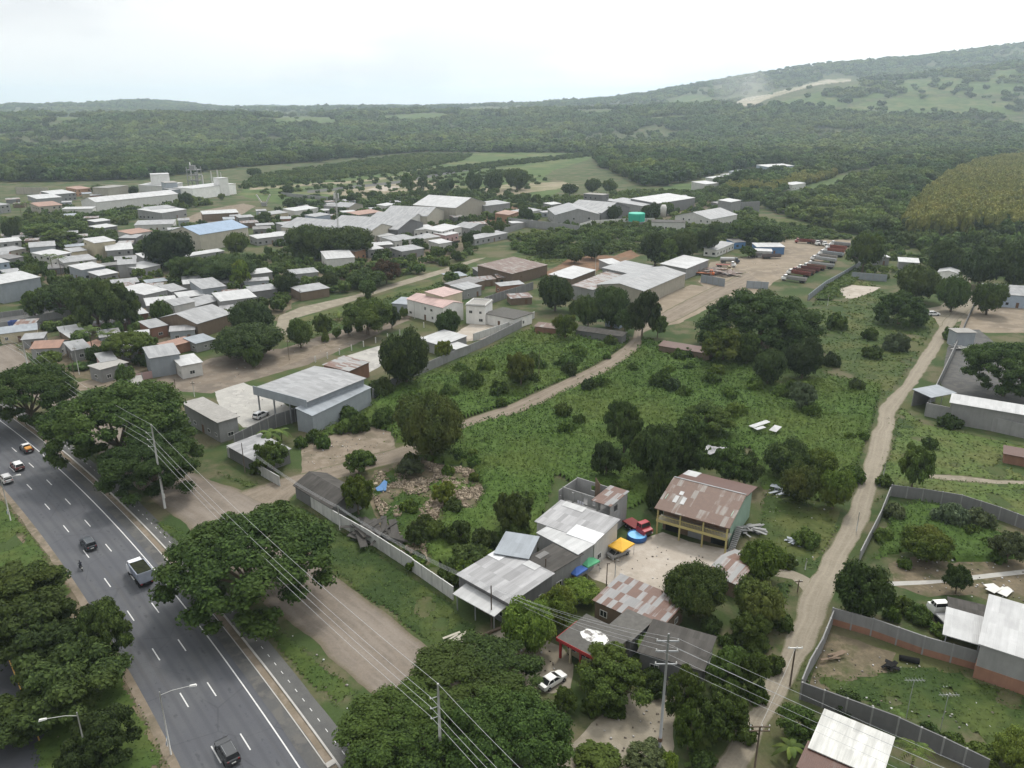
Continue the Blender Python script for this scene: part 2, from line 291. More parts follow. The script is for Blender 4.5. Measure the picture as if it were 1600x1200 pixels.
def road2(name,left,right,mat,z,wob=.5):   # road between two edges given as pixel polylines
    l=smooth_px(left,1.0);r=smooth_px(right,1.0); n=max(len(l),len(r)); K=9
    f=lambda a,t: a[min(int(t*(len(a)-1)),len(a)-2)].lerp(a[min(int(t*(len(a)-1)),len(a)-2)+1],t*(len(a)-1)-min(int(t*(len(a)-1)),len(a)-2))
    V=[];Q=[];U=[];s=0;pm=None
    for i in range(n):
        t=i/(n-1); a=f(l,t);b=f(r,t); m_=(a+b)/2; s+=(m_-pm).length if pm else 0; pm=m_; d=(b-a).normalized()
        a=a-d*wob*(float(fbm(s/5,.5,3,3))-.5)*2.4; b=b+d*wob*(float(fbm(s/5,9.5,3,5))-.5)*2.4
        for k in range(K): q=a.lerp(b,k/(K-1)); V.append((q.x,q.y,z)); U.append((k/(K-1),s))
        if i: 
            for k in range(K-1): o=(i-1)*K+k; Q.append((o,o+1,o+K+1,o+K))
    a,b,c=(Vector(V[q]) for q in Q[0][:3])
    if (b-a).cross(c-a).z<0: Q=[q[::-1] for q in Q]
    me=np_mesh(name,V,Q,MAT[mat]); set_uv(me,U); return link(name,me,kind=S)
# ------------------------------------------------------------------ highway, fitted to its lane dashes (12 m apart)
UD=Vector((-.6813094,.73199556,0)); ND=Vector((UD.y,-UD.x,0))
cW=np.polyfit([70.8,84.7,103.8,131.8,158.5,176.9,202.5,222.1],[30.92,32.16,33.1,33.85,33.75,33.05,31.47,29.82],2)
def wof(s):
    a,b=55,240; q=min(max(s,a),b); return float(np.polyval(cW,q)+(s-q)*(2*cW[0]*q+cW[1]))
def hw(s,off,z=0.0): 
    p=UD*s+ND*(wof(s)+off); return Vector((p.x,p.y,z))
def hdir(s): return (hw(s+1,0)-hw(s-1,0)).normalized()
def ribbon(name,o0,o1,mat,z,s0=15,s1=330,kind=S,z1=None,wob=0):
    ss=np.arange(s0,s1+.1,4 if not wob else 2.0); V=[];Q=[];U=[]
    for i,s in enumerate(ss):
        U+=[(o0,s),(o1,s)]
        j=wob*(float(vn(s/5,.5,4))-.5)*2+wob*.6*(float(vn(s/1.3,.5,5))-.5)
        V+=[hw(s,o0-j,z),hw(s,o1+j,z if z1 is None else z1)]
    for i in range(len(ss)-1): Q.append((2*i,2*i+1,2*i+3,2*i+2))
    Q=[(a,b,c,d) for a,b,c,d in Q]
    me=np_mesh(name,V,Q,MAT[mat]); set_uv(me,U); return link(name,me,kind=kind)
ribbon('road_verge',-14.2,-11.0,'soil_dry',.012,wob=.5)
ribbon('highway',-11.2,2.6,'asphalt_lanes',.03)
ribbon('road_shoulder',.9,2.75,'asphalt_worn',.036,wob=.12)
ribbon('drainage_channel',2.7,3.7,'dirt_track',.02,wob=.1)
ribbon('pavement',3.95,6.5,'path_grey',.06,wob=.1)
ribbon('road_edge_strip',-12.3,-11.1,'sand',.024,wob=.25).data.materials[0]=MAT['dirt_track']
kb=MB()
for s in np.arange(15,330,4): kb.hexa([hw(s,3.7,0),hw(s,3.95,0),hw(s+4,3.95,0),hw(s+4,3.7,0)],[hw(s,3.7,.18),hw(s,3.95,.18),hw(s+4,3.95,.18),hw(s+4,3.7,.18)])
kb.build('kerb',MAT['kerb'])['kind']=S
gt=MB()
for s in np.arange(15,330,4): gt.hexa([hw(s,2.58,0),hw(s,2.72,0),hw(s+4,2.72,0),hw(s+4,2.58,0)],[hw(s,2.58,.07),hw(s,2.72,.07),hw(s+4,2.72,.07),hw(s+4,2.58,.07)])
gt.build('gutter_edge',MAT['kerb'])['kind']=S
sb=MB(); sb.hexa([hw(68.3,2.6,0),hw(68.3,3.8,0),hw(69.1,3.8,0),hw(69.1,2.6,0)],[hw(68.3,2.6,.2),hw(68.3,3.8,.2),hw(69.1,3.8,.2),hw(69.1,2.6,.2)]); sb.build('channel_slab',MAT['kerb'])['kind']=S
mk=MB(); 
def dash(s,o,L,w_,z=.036): mk.add([hw(s-L/2,o-w_/2,z),hw(s-L/2,o+w_/2,z),hw(s+L/2,o+w_/2,z),hw(s+L/2,o-w_/2,z)],[(0,1,2,3)])
for k in range(-5,22):
    dash(79.1+12.02*k,-3.62,3.4,.16); dash(79.6+12.02*k,-7.2,3.4,.16)
for k in range(-30,120): dash(60+2.3*k,5.2,.7,.09,.066)
for s in np.arange(15,330,4): dash(s+2,0,4,.17)
mk.build('road_markings',MAT['paint'])['kind']=S
# second carriageway, bottom left
OB=hw(70,0); e0=P(2,1003);e1=P(75,1195)
def offs(p):
    s=p.dot(UD); return p.dot(ND)-wof(s)
O2=(offs(e0)+offs(e1))/2
ribbon('far_carriageway',O2-11,O2+1.2,'asphalt',.03); ribbon('carriageway_edge_strip',O2+1.0,O2+2.0,'dirt_track',.024,wob=.25)
mk=MB()
for s in np.arange(15,330,4): mk.add([hw(s,O2-.08,.038),hw(s,O2+.08,.038),hw(s+4,O2+.08,.038),hw(s+4,O2-.08,.038)],[(0,1,2,3)])
mk.build('yellow_edge_line',MAT['paint_y'])['kind']=S
# ------------------------------------------------------------------ dirt roads and yards
road2('frontage_road',[(-60,560),(20,600),(80,642),(190,742),(290,822),(400,932),(480,992),(560,1067),(600,1107),(680,1190)],[(20,535),(75,590),(105,607),(210,682),(300,737),(372,765),(440,800),(490,868),(528,902),(600,958),(677,1022),(780,1130)],'frontage_worn',.016)
road2('dirt_track',[(372,768),(440,748),(480,738),(560,716),(630,697),(735,653),(800,630),(868,600),(940,565),(985,532),(995,512),(1035,488),(1100,455),(1165,425)],[(440,800),(462,772),(500,757),(575,735),(650,712),(735,666),(810,645),(885,611),(955,577),(1000,543),(1006,520),(1060,500),(1120,468),(1190,440)],'track_worn',.022)
road2('lane',[(1500,474),(1476,500),(1442,550),(1409,600),(1377,632),(1372,650),(1356,700),(1339,760),(1318,815),(1291,860),(1272,895),(1252,925),(1240,965),(1220,1010),(1202,1050),(1179,1100),(1147,1150),(1112,1205)],[(1525,478),(1497,500),(1466,550),(1432,600),(1409,632),(1400,650),(1390,700),(1372,760),(1355,815),(1331,860),(1312,900),(1298,945),(1278,1000),(1262,1025),(1247,1050),(1222,1100),(1192,1150),(1165,1205)],'lane_worn',.02,.5)
sheet('lane_junction',[(1445,482),(1470,478),(1500,440),(1520,400),(1528,402),(1515,445),(1530,478),(1505,500),(1470,512)],'lane_dirt',.016)
sheet('side_track',[(1215,888),(1240,892),(1268,905),(1256,925),(1238,905),(1210,900)],'lane_dirt',.024,.3)
sheet('truck_yard',[(1028,512),(1040,492),(1105,452),(1092,440),(1110,410),(1165,402),(1200,388),(1225,376),(1330,374),(1322,396),(1250,420),(1210,440),(1195,455),(1120,475),(1062,505)],'yard_dirt',.014)
sheet('side_yard',[(1010,470),(1080,445),(1130,452),(1085,490),(1030,515)],'yard_dirt',.012)
sheet('sand_yard',[(905,890),(950,862),(985,850),(1035,832),(1090,850),(1150,862),(1175,850),(1170,870),(1115,905),(1105,930),(1060,945),(1000,930),(940,910),(925,905)],'sand',.014)
sheet('car_yard',[(740,1000),(800,975),(880,1010),(900,1040),(890,1085),(850,1085),(820,1075),(790,1040)],'sand',.012).data.materials[0]=MAT['lane_dirt']
sheet('lower_yard',[(870,1195),(885,1165),(950,1110),(990,1075),(1060,1060),(1050,1120),(1050,1200),(960,1215)],'lane_dirt',.012,.8)
sheet('warehouse_yard',[(335,612),(380,598),(420,615),(460,640),(440,665),(380,668),(345,640)],'concrete_pad',.014,.3)
sheet('trailer_pad',[(515,570),(545,555),(610,535),(660,525),(640,545),(590,575),(560,590)],'concrete_pad',.014,.3)
sheet('dirt_lot',[(230,600),(262,585),(330,560),(395,548),(440,545),(520,520),(620,490),(640,500),(560,535),(480,570),(380,598),(330,615),(280,612)],'soil_dry',.01).data.materials[0]=MAT['dirt_brown']
sheet('service_road',[(435,575),(520,545),(590,515),(640,497),(662,485),(640,488),(585,505),(510,535),(430,560)],'dirt_track',.018,.3)
sheet('street',[(430,515),(436,493),(470,480),(555,461),(600,447),(690,421),(740,405),(760,402),(700,425),(600,455),(560,468),(480,492),(452,500),(450,525)],'lane_dirt',.018,.3)
sheet('village_path',[(258,535),(275,518),(285,508),(292,510),(284,525),(272,545)],'lane_dirt',.018,.3)
sheet('village_road',[(0,495),(60,487),(150,478),(260,470),(255,478),(140,492),(40,512),(0,520)],'path_grey',.016,.4)
sheet('roadside_track',[(112,600),(160,588),(205,575),(225,585),(170,605),(118,612)],'dirt_track',.018,.3)
sheet('spoil_ground',[(470,700),(520,680),(580,668),(612,675),(618,700),(560,715),(500,735),(470,740)],'dirt_track',.013)
sheet('rubble_ground',[(585,735),(640,715),(680,725),(735,730),(755,770),(740,795),(690,800),(660,860),(672,880),(650,890),(620,850),(590,820),(575,770)],'dirt_track',.012).data.materials[0]=MAT['soil_dry']
sheet('garden_soil',[(1385,880),(1440,865),(1490,880),(1560,870),(1620,880),(1620,960),(1520,930),(1450,935),(1395,915)],'soil_dry',.012)
sheet('garden_path',[(1386,909),(1470,906),(1520,899),(1600,890),(1640,888),(1640,894),(1600,897),(1520,906),(1450,913),(1386,916)],'concrete_pad',.02,.05)
sheet('foot_trail',[(1448,741),(1500,744),(1560,751),(1640,752),(1640,756),(1560,756),(1500,751),(1450,747)],'lane_dirt',.018,.2)
sheet('compound_yard',[(1480,545),(1500,515),(1530,515),(1560,540),(1620,600),(1620,645),(1490,622),(1470,600)],'asphalt_worn',.014,.2)
sheet('depot_yard',[(1500,512),(1505,490),(1530,475),(1620,478),(1620,520),(1540,520)],'yard_dirt',.012,.3)
sheet('white_sand_patch',[(1310,452),(1330,445),(1352,447),(1375,449),(1365,456),(1340,466),(1322,466)],'sand',.018,.8)
sheet('worn_ground',[(1200,760),(1260,770),(1320,790),(1270,880),(1220,880),(1190,830)],'grass_dry',.01)
sheet('courtyard_soil',[(1290,985),(1340,1000),(1400,1020),(1380,1060),(1300,1080),(1265,1080)],'soil_dry',.012)
sheet('grey_lot',[(845,430),(880,410),(905,395),(960,400),(985,390),(1000,400),(940,420),(900,440)],'mud_red',.012)
sheet('mill_lot',[(745,345),(800,322),(822,325),(810,345),(765,352)],'mud_red',.012)
sheet('white_lot',[(705,525),(745,500),(800,495),(810,512),(760,530),(720,535)],'sand',.012)
sheet('lumber_yard',[(280,345),(320,328),(380,318),(400,322),(370,340),(330,350)],'dirt_track',.012)
# distant fields
sheet('meadow',[(370,305),(395,278),(500,262),(640,241),(800,238),(880,237),(932,238),(918,250),(890,258),(862,268),(846,279),(862,288),(885,290),(870,302),(850,310),(760,330),(600,345),(450,322)],'grass_field',.01,4,10)
sheet('bare_field',[(730,300),(790,288),(880,284),(905,290),(850,298),(770,308)],'field_tan',.05,3,8)
sheet('field_plot',[(500,302),(580,290),(660,280),(720,290),(690,300),(600,312)],'field_tan',.03,3,8)
sheet('field_sand',[(572,296),(600,290),(630,292),(600,299)],'sand',.06,1,6)
sheet('field_track',[(390,293),(560,282),(700,265),(850,248),(850,250.5),(700,268.5),(560,285.5),(390,297)],'field_tan',.07,.6,8)
sheet('field_road',[(480,298),(620,283),(760,258),(800,252),(800,255),(760,261.5),(620,287),(480,302)],'path_grey',.08,.4,8)
sheet('green_strip',[(1000,300),(1100,280),(1190,262),(1240,258),(1200,275),(1120,292),(1040,305)],'grass_field',.02,3,8)
sheet('hill_strip',[(1200,308),(1290,278),(1385,262),(1400,266),(1290,298),(1215,316)],'grass_field',.02,3,8)
sheet('grass_strip',[(445,505),(560,470),(660,445),(760,410),(850,390),(1000,372),(1180,345),(1300,335),(1300,350),(1080,380),(960,392),(860,415),(740,440),(640,470),(560,490),(520,520),(450,530)],'grass_dry',.008)

sheet('village_ground',[(0,372),(110,380),(210,372),(260,395),(250,425),(330,440),(420,430),(510,405),(620,395),(720,375),(740,395),(640,420),(540,440),(470,462),(440,500),(300,520),(280,560),(220,590),(120,590),(60,560),(30,540),(110,520),(200,500),(180,470),(60,440),(0,430)],'soil_dry',.006,2,4)
sheet('mill_ground',[(400,345),(470,330),(560,315),(640,318),(760,335),(830,345),(740,375),(640,395),(520,400),(420,385)],'soil_dry',.006,2,4)
sheet('depot_ground',[(860,350),(900,318),(1000,303),(1120,308),(1150,330),(1090,352),(960,356)],'soil_dry',.006,2,4)
# ------------------------------------------------------------------ building materials
tin('tin',(.30,.305,.31)); tin('tin_w',(.47,.475,.475),.1,dirt=.25); tin('tin_d',(.15,.145,.14),.2,dirt=.4); tin('tin_b',(.27,.30,.33),.12)
tin('tin_mix',(.30,.30,.305),.24,0,dirt=.5); tin('rust',(.33,.30,.27),.3,.60,(.105,.062,.045),pl=2.3); tin('rust2',(.28,.26,.24),.3,.82,(.085,.042,.032),pl=2.3); tin('rusty',(.34,.34,.335),.26,.38,(.13,.07,.05)); tin('patch',(.34,.34,.34),.35,.48,(.11,.06,.045),dirt=.45,pl=2.2)
tin('tin_w2',(.62,.63,.64),.05,dirt=.15); tin('blue_roof',(.24,.33,.45),.06,dirt=.12); tin('pink_roof',(.46,.32,.29),.12,.0,dirt=.3); tin('red_tile',(.30,.17,.12),.15,dirt=.3); tin('stained_w',(.56,.56,.53),.1,dirt=.75)
tin('eternit',(.085,.08,.074),.15,dirt=.55,spec=.1,rough=.95,pw=.9,pl=1.6)
wallm('conc',(.30,.30,.295)); wallm('conc_d',(.19,.19,.19)); wallm('white',(.62,.61,.58),.25); wallm('bright',(.86,.85,.82),.2); wallm('cream',(.56,.50,.36),.25); wallm('beige',(.45,.42,.35),.25); wallm('brick',(.30,.165,.115)); wallm('orange',(.42,.25,.16)); wallm('lblue',(.36,.42,.50),.2)
wallm('greenw',(.34,.47,.38),.3); wallm('pinkw',(.5,.34,.33)); wallm('white_wall',(.52,.52,.50),.55); wallm('slab_dark',(.11,.106,.098),.7,sc_=.25); wallm('slab',(.33,.32,.30),.45,sc_=.25); wallm('metal_grey',(.34,.37,.40),.2,.6); wallm('timber',(.20,.15,.11),.4); wallm('blue_paint',(.12,.24,.45),.2); wallm('yellow_paint',(.52,.45,.20),.2); wallm('red_paint',(.42,.05,.05),.2)
plain('glass_dark',(.018,.02,.022),.15,.5); plain('void',(.012,.012,.012),.9,.1); plain('frame_w',(.55,.55,.53),.7); plain('door_brown',(.13,.075,.045),.7); plain('steel',(.25,.26,.27),.5,.4); plain('pole_c',(.42,.42,.40),.85,.2,.2,.6); plain('pole_s',(.27,.275,.28),.7,.3,.2,.6); plain('wood_p',(.11,.085,.065),.9,.1,.3,.8); plain('cable',(.38,.39,.40),.5,.3)
LM=[]      # landmarks used when describing things nearby
def lm(phrase,x,y): LM.append((phrase,x,y))
def describe(look,px,py,cat=None,extra=()):
    ds=sorted(((( (px-x)**2+(1.7*(py-y))**2)**.5,p,x,y) for p,x,y in LM),key=lambda q:q[0]); ds=[q for q in ds if q[0]>6][:7]
    def rel(q):
        d,p,x,y=q; dx,dy=px-x,(py-y)*1.9
        if abs(dy)>abs(dx): r='behind' if dy<0 else 'in front of'
        else: r='left of' if dx<0 else 'right of'
        return ('just ' if d<42 else '')+r+' '+p
    c=[look+' '+rel(a) for a in ds[:2]]
    c+=[look+' '+rel(a)+', '+rel(b) for i,a in enumerate(ds[:5]) for b in ds[i+1:6]]
    for q in c:
        if q not in USED and 4<=len(q.split())<=16: return q
    for adj in ('smaller','taller','wider','second','third','fourth','paler'):
        for q in c:
            q=adj+' '+q
            if q not in USED and len(q.split())<=16: return q
    return c[0]
def wnd(mb,side,w,d,a,z,ww,hh,t=.05,m=0):
    """a box lying proud of one wall: a = place along the wall"""
    hx,hy=w/2,d/2
    if side==0: mb.box(a-ww/2,-hy-t,z,a+ww/2,-hy+.02,z+hh,m)
    elif side==1: mb.box(hx-.02,a-ww/2,z,hx+t,a+ww/2,z+hh,m)
    elif side==2: mb.box(a-ww/2,hy-.02,z,a+ww/2,hy+t,z+hh,m)
    else: mb.box(-hx-t,a-ww/2,z,-hx+.02,a+ww/2,z+hh,m)
def window(root,side,w,d,a,z,ww=1.2,hh=1.1,fr='frame_w',pane=True):
    f=MB()
    if pane:
        e=.09
        wnd(f,side,w,d,a-(ww-e)/2,z,e,hh,.07); wnd(f,side,w,d,a+(ww-e)/2,z,e,hh,.07); wnd(f,side,w,d,a,z,ww-2*e,e,.07); wnd(f,side,w,d,a,z+hh-e,ww-2*e,e,.07); wnd(f,side,w,d,a,z+e,.06,hh-2*e,.06)
        o=f.build('window',MAT[fr],root); p=MB(); wnd(p,side,w,d,a,z+e,ww-2*e,hh-2*e,.035); p.build('pane',MAT['glass_dark'],o)
    else: wnd(f,side,w,d,a,z,ww,hh,.05); o=f.build('window',MAT['glass_dark'],root)
    return o
def roof_parts(mb,w,d,h,kind,rise,o,t=.12):
    x0,x1=-w/2-o,w/2+o; hy=d/2
    if kind=='flat': mb.box(x0,-hy-o,h+.004,x1,hy+o,h+.004+max(t,.18))
    elif kind=='shed':
        k=rise/d; a=h-k*o+.01; b=h+rise+k*o+.01; mb.extr([(-hy-o,a),(hy+o,b),(hy+o,b+t),(-hy-o,a+t)],x0,x1)
    elif kind=='gable':
        k=rise/hy; a=h-k*o+.01; r=h+rise+.01
        mb.extr([(-hy-o,a),(0,r),(hy+o,a),(hy+o,a+t),(0,r+t),(-hy-o,a+t)],x0,x1)
    elif kind=='hip':
        i=min(hy,w/2)*.98; a=h+.01-.1; v=[(x0,-hy-o,a),(x1,-hy-o,a),(x1,hy+o,a),(x0,hy+o,a)]; rx=max(w/2-i,.05)
        v+=[(-rx,0,h+rise),(rx,0,h+rise)]
        mb.add(v,[(0,1,5,4),(1,2,5),(2,3,4,5),(3,0,4),(3,2,1,0)])
def walls(mb,w,d,h,kind,rise,m=0):
    hy=d/2
    if kind=='shed': pr=[(-hy,-.1),(hy,-.1),(hy,h+rise),(-hy,h)]
    elif kind=='gable': pr=[(-hy,-.1),(hy,-.1),(hy,h),(0,h+rise),(-hy,h)]
    else: pr=[(-hy,-.1),(hy,-.1),(hy,h),(-hy,h)]
    mb.extr(pr,-w/2,w/2,m)
def frame2(A,B,dep,h):
    a,b=P(*A,h),P(*B,h); u=(b-a); u.z=0; w=u.length; u.normalize(); v=Vector((-u.y,u.x,0))
    if v.dot(Vector((a.x,a.y,0)))<0: v=-v
    d=dep if not isinstance(dep,tuple) else abs((P(*dep,h)-b).dot(v))
    c=(a+b)/2+v*(d/2); c.z=0
    # local +y must point away from the viewer
    rz=math.atan2(u.y,u.x)
    if Vector((-math.sin(rz),math.cos(rz),0)).dot(v)<0: rz+=math.pi
    return c,rz,w,d
NB=[0]
def hs(look,x0,y0,x1,y1,dep,h,roof='shed',rm='tin',wm='conc',rise=None,o=.35,ridge='x',name='house',cat='house',win=1,door=1,label=None,group=None,lmk=None,pane=None,parapet=0,base=None,roofname='roof',openf=0):
    c,rz,w,d=frame2((x0,y0),(x1,y1),dep,h)
    if ridge=='y': rz+=math.pi/2; w,d=d,w
    root=empty(name,c,rz)
    if rise is None: rise={'flat':0,'shed':d*.07,'gable':d*.13,'hip':d*.18}[roof]
    px,py=proj(c.x,c.y,h); px=float(px);py=float(py)
    tag(root,label or describe(look,px,py),cat,group)
    if lmk: lm(lmk,px,py)
    dist=math.hypot(c.x,c.y); pane=dist<330 if pane is None else pane
    cd=Vector((-c.x,-c.y,0)).normalized(); R2=Matrix.Rotation(-rz,3,'Z')@cd
    fac=[s for s,n in enumerate(((0,-1),(1,0),(0,1),(-1,0))) if n[0]*R2.x+n[1]*R2.y>.12]
    mb=MB()
    if openf:   # open-fronted shelter: posts and a back wall
        mb.box(-w/2,d/2-.2,-.1,w/2,d/2,h)
        mb.build('wall',MAT[wm],root)
        n=max(2,int(w/4)+1)
        for k in range(n):
            for y in (-d/2+.15,):
                q=MB().tube([(-w/2+.15+(w-.3)*k/(n-1),y,0),(-w/2+.15+(w-.3)*k/(n-1),y,h)],.1,6); q.build('post',MAT['steel'],root)
    else:
        walls(mb,w,d,h,roof,rise); mb.build('wall',MAT[wm],root)
        if base: MB().box(-w/2-.06,-d/2-.06,-.1,w/2+.06,d/2+.06,base[1]).build('brick_base',MAT[base[0]],root)
    rb=MB(); roof_parts(rb,w,d,h,roof,rise,o)
    if parapet:
        z=h+.19; 
        for q in ((-w/2,-d/2,w/2,-d/2+.15),(-w/2,d/2-.15,w/2,d/2),(-w/2,-d/2+.15,-w/2+.15,d/2-.15),(w/2-.15,-d/2+.15,w/2,d/2-.15)): mb2=MB().box(q[0],q[1],z,q[2],q[3],z+parapet); mb2.build('parapet',MAT[wm],root)
    rb.build(roofname,MAT[rm],root)
    if win and not openf:
        st=max(1,int((h+.4)/2.9)); longest=max(fac,key=lambda s:(w if s%2==0 else d)) if fac else 0
        for s in fac:
            L=w if s%2==0 else d; n=min(6,int(L/3.4))
            if n<1: continue
            for k in range(st):
                for i in range(n):
                    a=-L/2+L*(i+.5)/n+rnd.uniform(-.3,.3)
                    if k==0 and s==longest and i==n//2 and door:
                        q=MB(); wnd(q,s,w,d,a,0,1.0,2.1,.06); q.build('door',MAT['door_brown'],root); continue
                    if rnd.random()>.74*win: continue
                    window(root,s,w,d,a,k*2.9+1.0,rnd.choice((1.0,1.3,1.5)),rnd.choice((1.0,1.15)),pane=pane)
    return root
def wall(label,pts,h,th,mat,name='boundary_wall',cat='wall',piers=3.0,cap=None,lower=None,px=True,group=None):
    w=[P(*p) for p in pts] if px else pts; o=w[0].copy(); root=empty(name,o); tag(root,label,cat,group)
    mb=MB(); pb=MB(); cb=MB(); lb=MB()
    for a,b in zip(w[:-1],w[1:]):
        a=a-o;b=b-o;u=(b-a);L=u.length; u.normalize(); n=Vector((-u.y,u.x,0))*(th/2); z=Vector((0,0,1))
        k=max(1,int(round(L/piers)))
        for i in range(k):
            p=a+u*(L*i/k);q=a+u*(L*(i+1)/k); hh=h*(1+.03*math.sin(i*12.9+L))
            z0=0.0
            if lower:
                z0=lower[1]; m2=n*1.08; lb.hexa([p-m2-z*.1,q-m2-z*.1,q+m2-z*.1,p+m2-z*.1],[p-m2+z*z0,q-m2+z*z0,q+m2+z*z0,p+m2+z*z0])
            mb.hexa([p-n+z*(z0-.1*(z0==0)),q-n+z*(z0-.1*(z0==0)),q+n+z*(z0-.1*(z0==0)),p+n+z*(z0-.1*(z0==0))],[p-n+z*hh,q-n+z*hh,q+n+z*hh,p+n+z*hh])
            m3=n*1.5; e=u*.11; pb.hexa([p-m3-e-z*.1,p-m3+e-z*.1,p+m3+e-z*.1,p+m3-e-z*.1],[p-m3-e+z*(hh+.04),p-m3+e+z*(hh+.04),p+m3+e+z*(hh+.04),p+m3-e+z*(hh+.04)])
    mb.build('wall_panels',MAT[mat],root); pb.build('piers',MAT['conc' if mat!='white_wall' else 'white_wall'],root)
    if lower: lb.build('brick_base',MAT[lower[0]],root)
    return root
def pole(label,px,py,ty,r0=.17,r1=.1,mat='pole_c',arms=(),name='utility_pole',cat='pole',h=None,sidez=None,az=0.0,world=None):
    b=world or P(px,py); h=h or topz(px,py,ty); root=empty(name,b,az); tag(root,label,cat)
    MB().tube([(0,0,-.2),(0,0,h*.5),(0,0,h)],[r0,(r0+r1)/2,r1],10).build('shaft',MAT[mat],root,smooth=True)
    for (z,L,m) in arms:
        a=MB().box(-L/2,-.06,z-.07,L/2,.06,z+.07).build('crossarm',MAT[m],root)
        for x in (-L/2+.12,0.22,L/2-.12): MB().lathe([(.03,z+.071),(.075,z+.13),(.03,z+.19),(.06,z+.25),(.02,z+.3)],8,(x,0)).build('insulator',MAT['frame_w'],a)
    return root,b,h
def cable(label,pts,sag=.8,r=.017,group=None):
    out=[]
    for a,b in zip(pts[:-1],pts[1:]):
        a=Vector(a);b=Vector(b); n=max(6,int((b-a).length/4))
        for i in range(n): 
            t=i/n; p=a.lerp(b,t); p.z-=4*sag*t*(1-t)*min(1,(b-a).length/50); out.append(p)
    out.append(Vector(pts[-1])); o=out[0].copy()
    q=MB().tube([p-o for p in out],r,5).build('power_cable',MAT['cable'],None,o); tag(q,label,'cable',group); return q
# ------------------------------------------------------------------ vehicles (local +x is forward)
plain('tyre',(.02,.02,.021),.9,.1); plain('rim',(.35,.35,.36),.4,.5); plain('lamp_red',(.35,.02,.02),.3,.5); plain('lamp_clear',(.7,.7,.68),.2,.5); plain('plate',(.7,.7,.66),.5); plain('black_plastic',(.03,.03,.032),.6)
def paint(name,c): return plain('car_'+name,c,.3,.5,.04)
def wheel(root,x,y,r,wd,rim='rim'):
    q=MB(); q.lathe([(r*.62,-wd/2),(r*.95,-wd/2),(r,-wd*.3),(r,wd*.3),(r*.95,wd/2),(r*.62,wd/2)],16); o=q.build('wheel',MAT['tyre'],root,(x,y,r)); o.rotation_euler=(R(90),0,0)
    MB().lathe([(r*.6,-wd/2+.02),(r*.6,wd/2-.02),(r*.25,wd/2+.005)],12).build('rim',MAT[rim],o); return o
def loft(mb,st,m=0):  # stations (x, half width, z0, z1): hull with a slight tumblehome
    vs=[];n=8
    for x,w,z0,z1 in st:
        zm=z0+(z1-z0)*.45
        vs+=[(x,-w*.9,z0),(x,-w,z0+.12),(x,-w,zm),(x,-w*.93,z1),(x,w*.93,z1),(x,w,zm),(x,w,z0+.12),(x,w*.9,z0)]
    fs=[(i*n+k,i*n+(k+1)%n,(i+1)*n+(k+1)%n,(i+1)*n+k) for i in range(len(st)-1) for k in range(n)]
    fs+=[tuple(range(n-1,-1,-1)),tuple(range((len(st)-1)*n,len(st)*n))]; fs=[f[::-1] for f in fs]
    mb.add(vs,fs,m); return mb
def greenhouse(root,b0,b1,t0,t1,zb,zt,wb,wt,pm,roofm=None):
    """glass cabin between belt line and roof, with pillars and roof skin"""
    g=MB(); g.hexa([(b0,-wb,zb),(b1,-wb,zb),(b1,wb,zb),(b0,wb,zb)],[(t0,-wt,zt),(t1,-wt,zt),(t1,wt,zt),(t0,wt,zt)]); g.build('windows',MAT['glass_dark'],root)
    r=MB(); e=.04; r.hexa([(t0-e,-wt-e,zt+.002),(t1+e,-wt-e,zt+.002),(t1+e,wt+e,zt+.002),(t0-e,wt+e,zt+.002)],[(t0+.1,-wt+.06,zt+.07),(t1-.1,-wt+.06,zt+.07),(t1-.1,wt-.06,zt+.07),(t0+.1,wt-.06,zt+.07)])
    for s in (-1,1):
        for (xb,xt) in ((b0,t0),(b1,t1),((b0+b1)/2-.05,(t0+t1)/2)): r.tube([(xb,s*(wb+.012),zb-.02),(xt,s*(wt+.012),zt+.01)],.05,5)
    r.build('roof',roofm or pm,root)
def lights(root,xf,xr,w,zf,zr,pm=None):
    for s in (-1,1):
        MB().box(xf-.06,s*(w-.28)-.17,zf-.08,xf+.03,s*(w-.28)+.17,zf+.08).build('headlight',MAT['lamp_clear'],root)
        MB().box(xr-.03,s*(w-.2)-.12,zr-.13,xr+.06,s*(w-.2)+.12,zr+.13).build('taillight',MAT['lamp_red'],root)
        MB().box(xf-1.75,s*(w+.02)-.03,1.0,xf-1.6,s*(w+.02)+.14*(s>0)+.03-.14*(s<0)*0,1.12).build('mirror',MAT['black_plastic'],root)
    MB().box(xr-.045,-.26,zr-.32,xr+.0,.26,zr-.16).build('licence_plate',MAT['plate'],root)
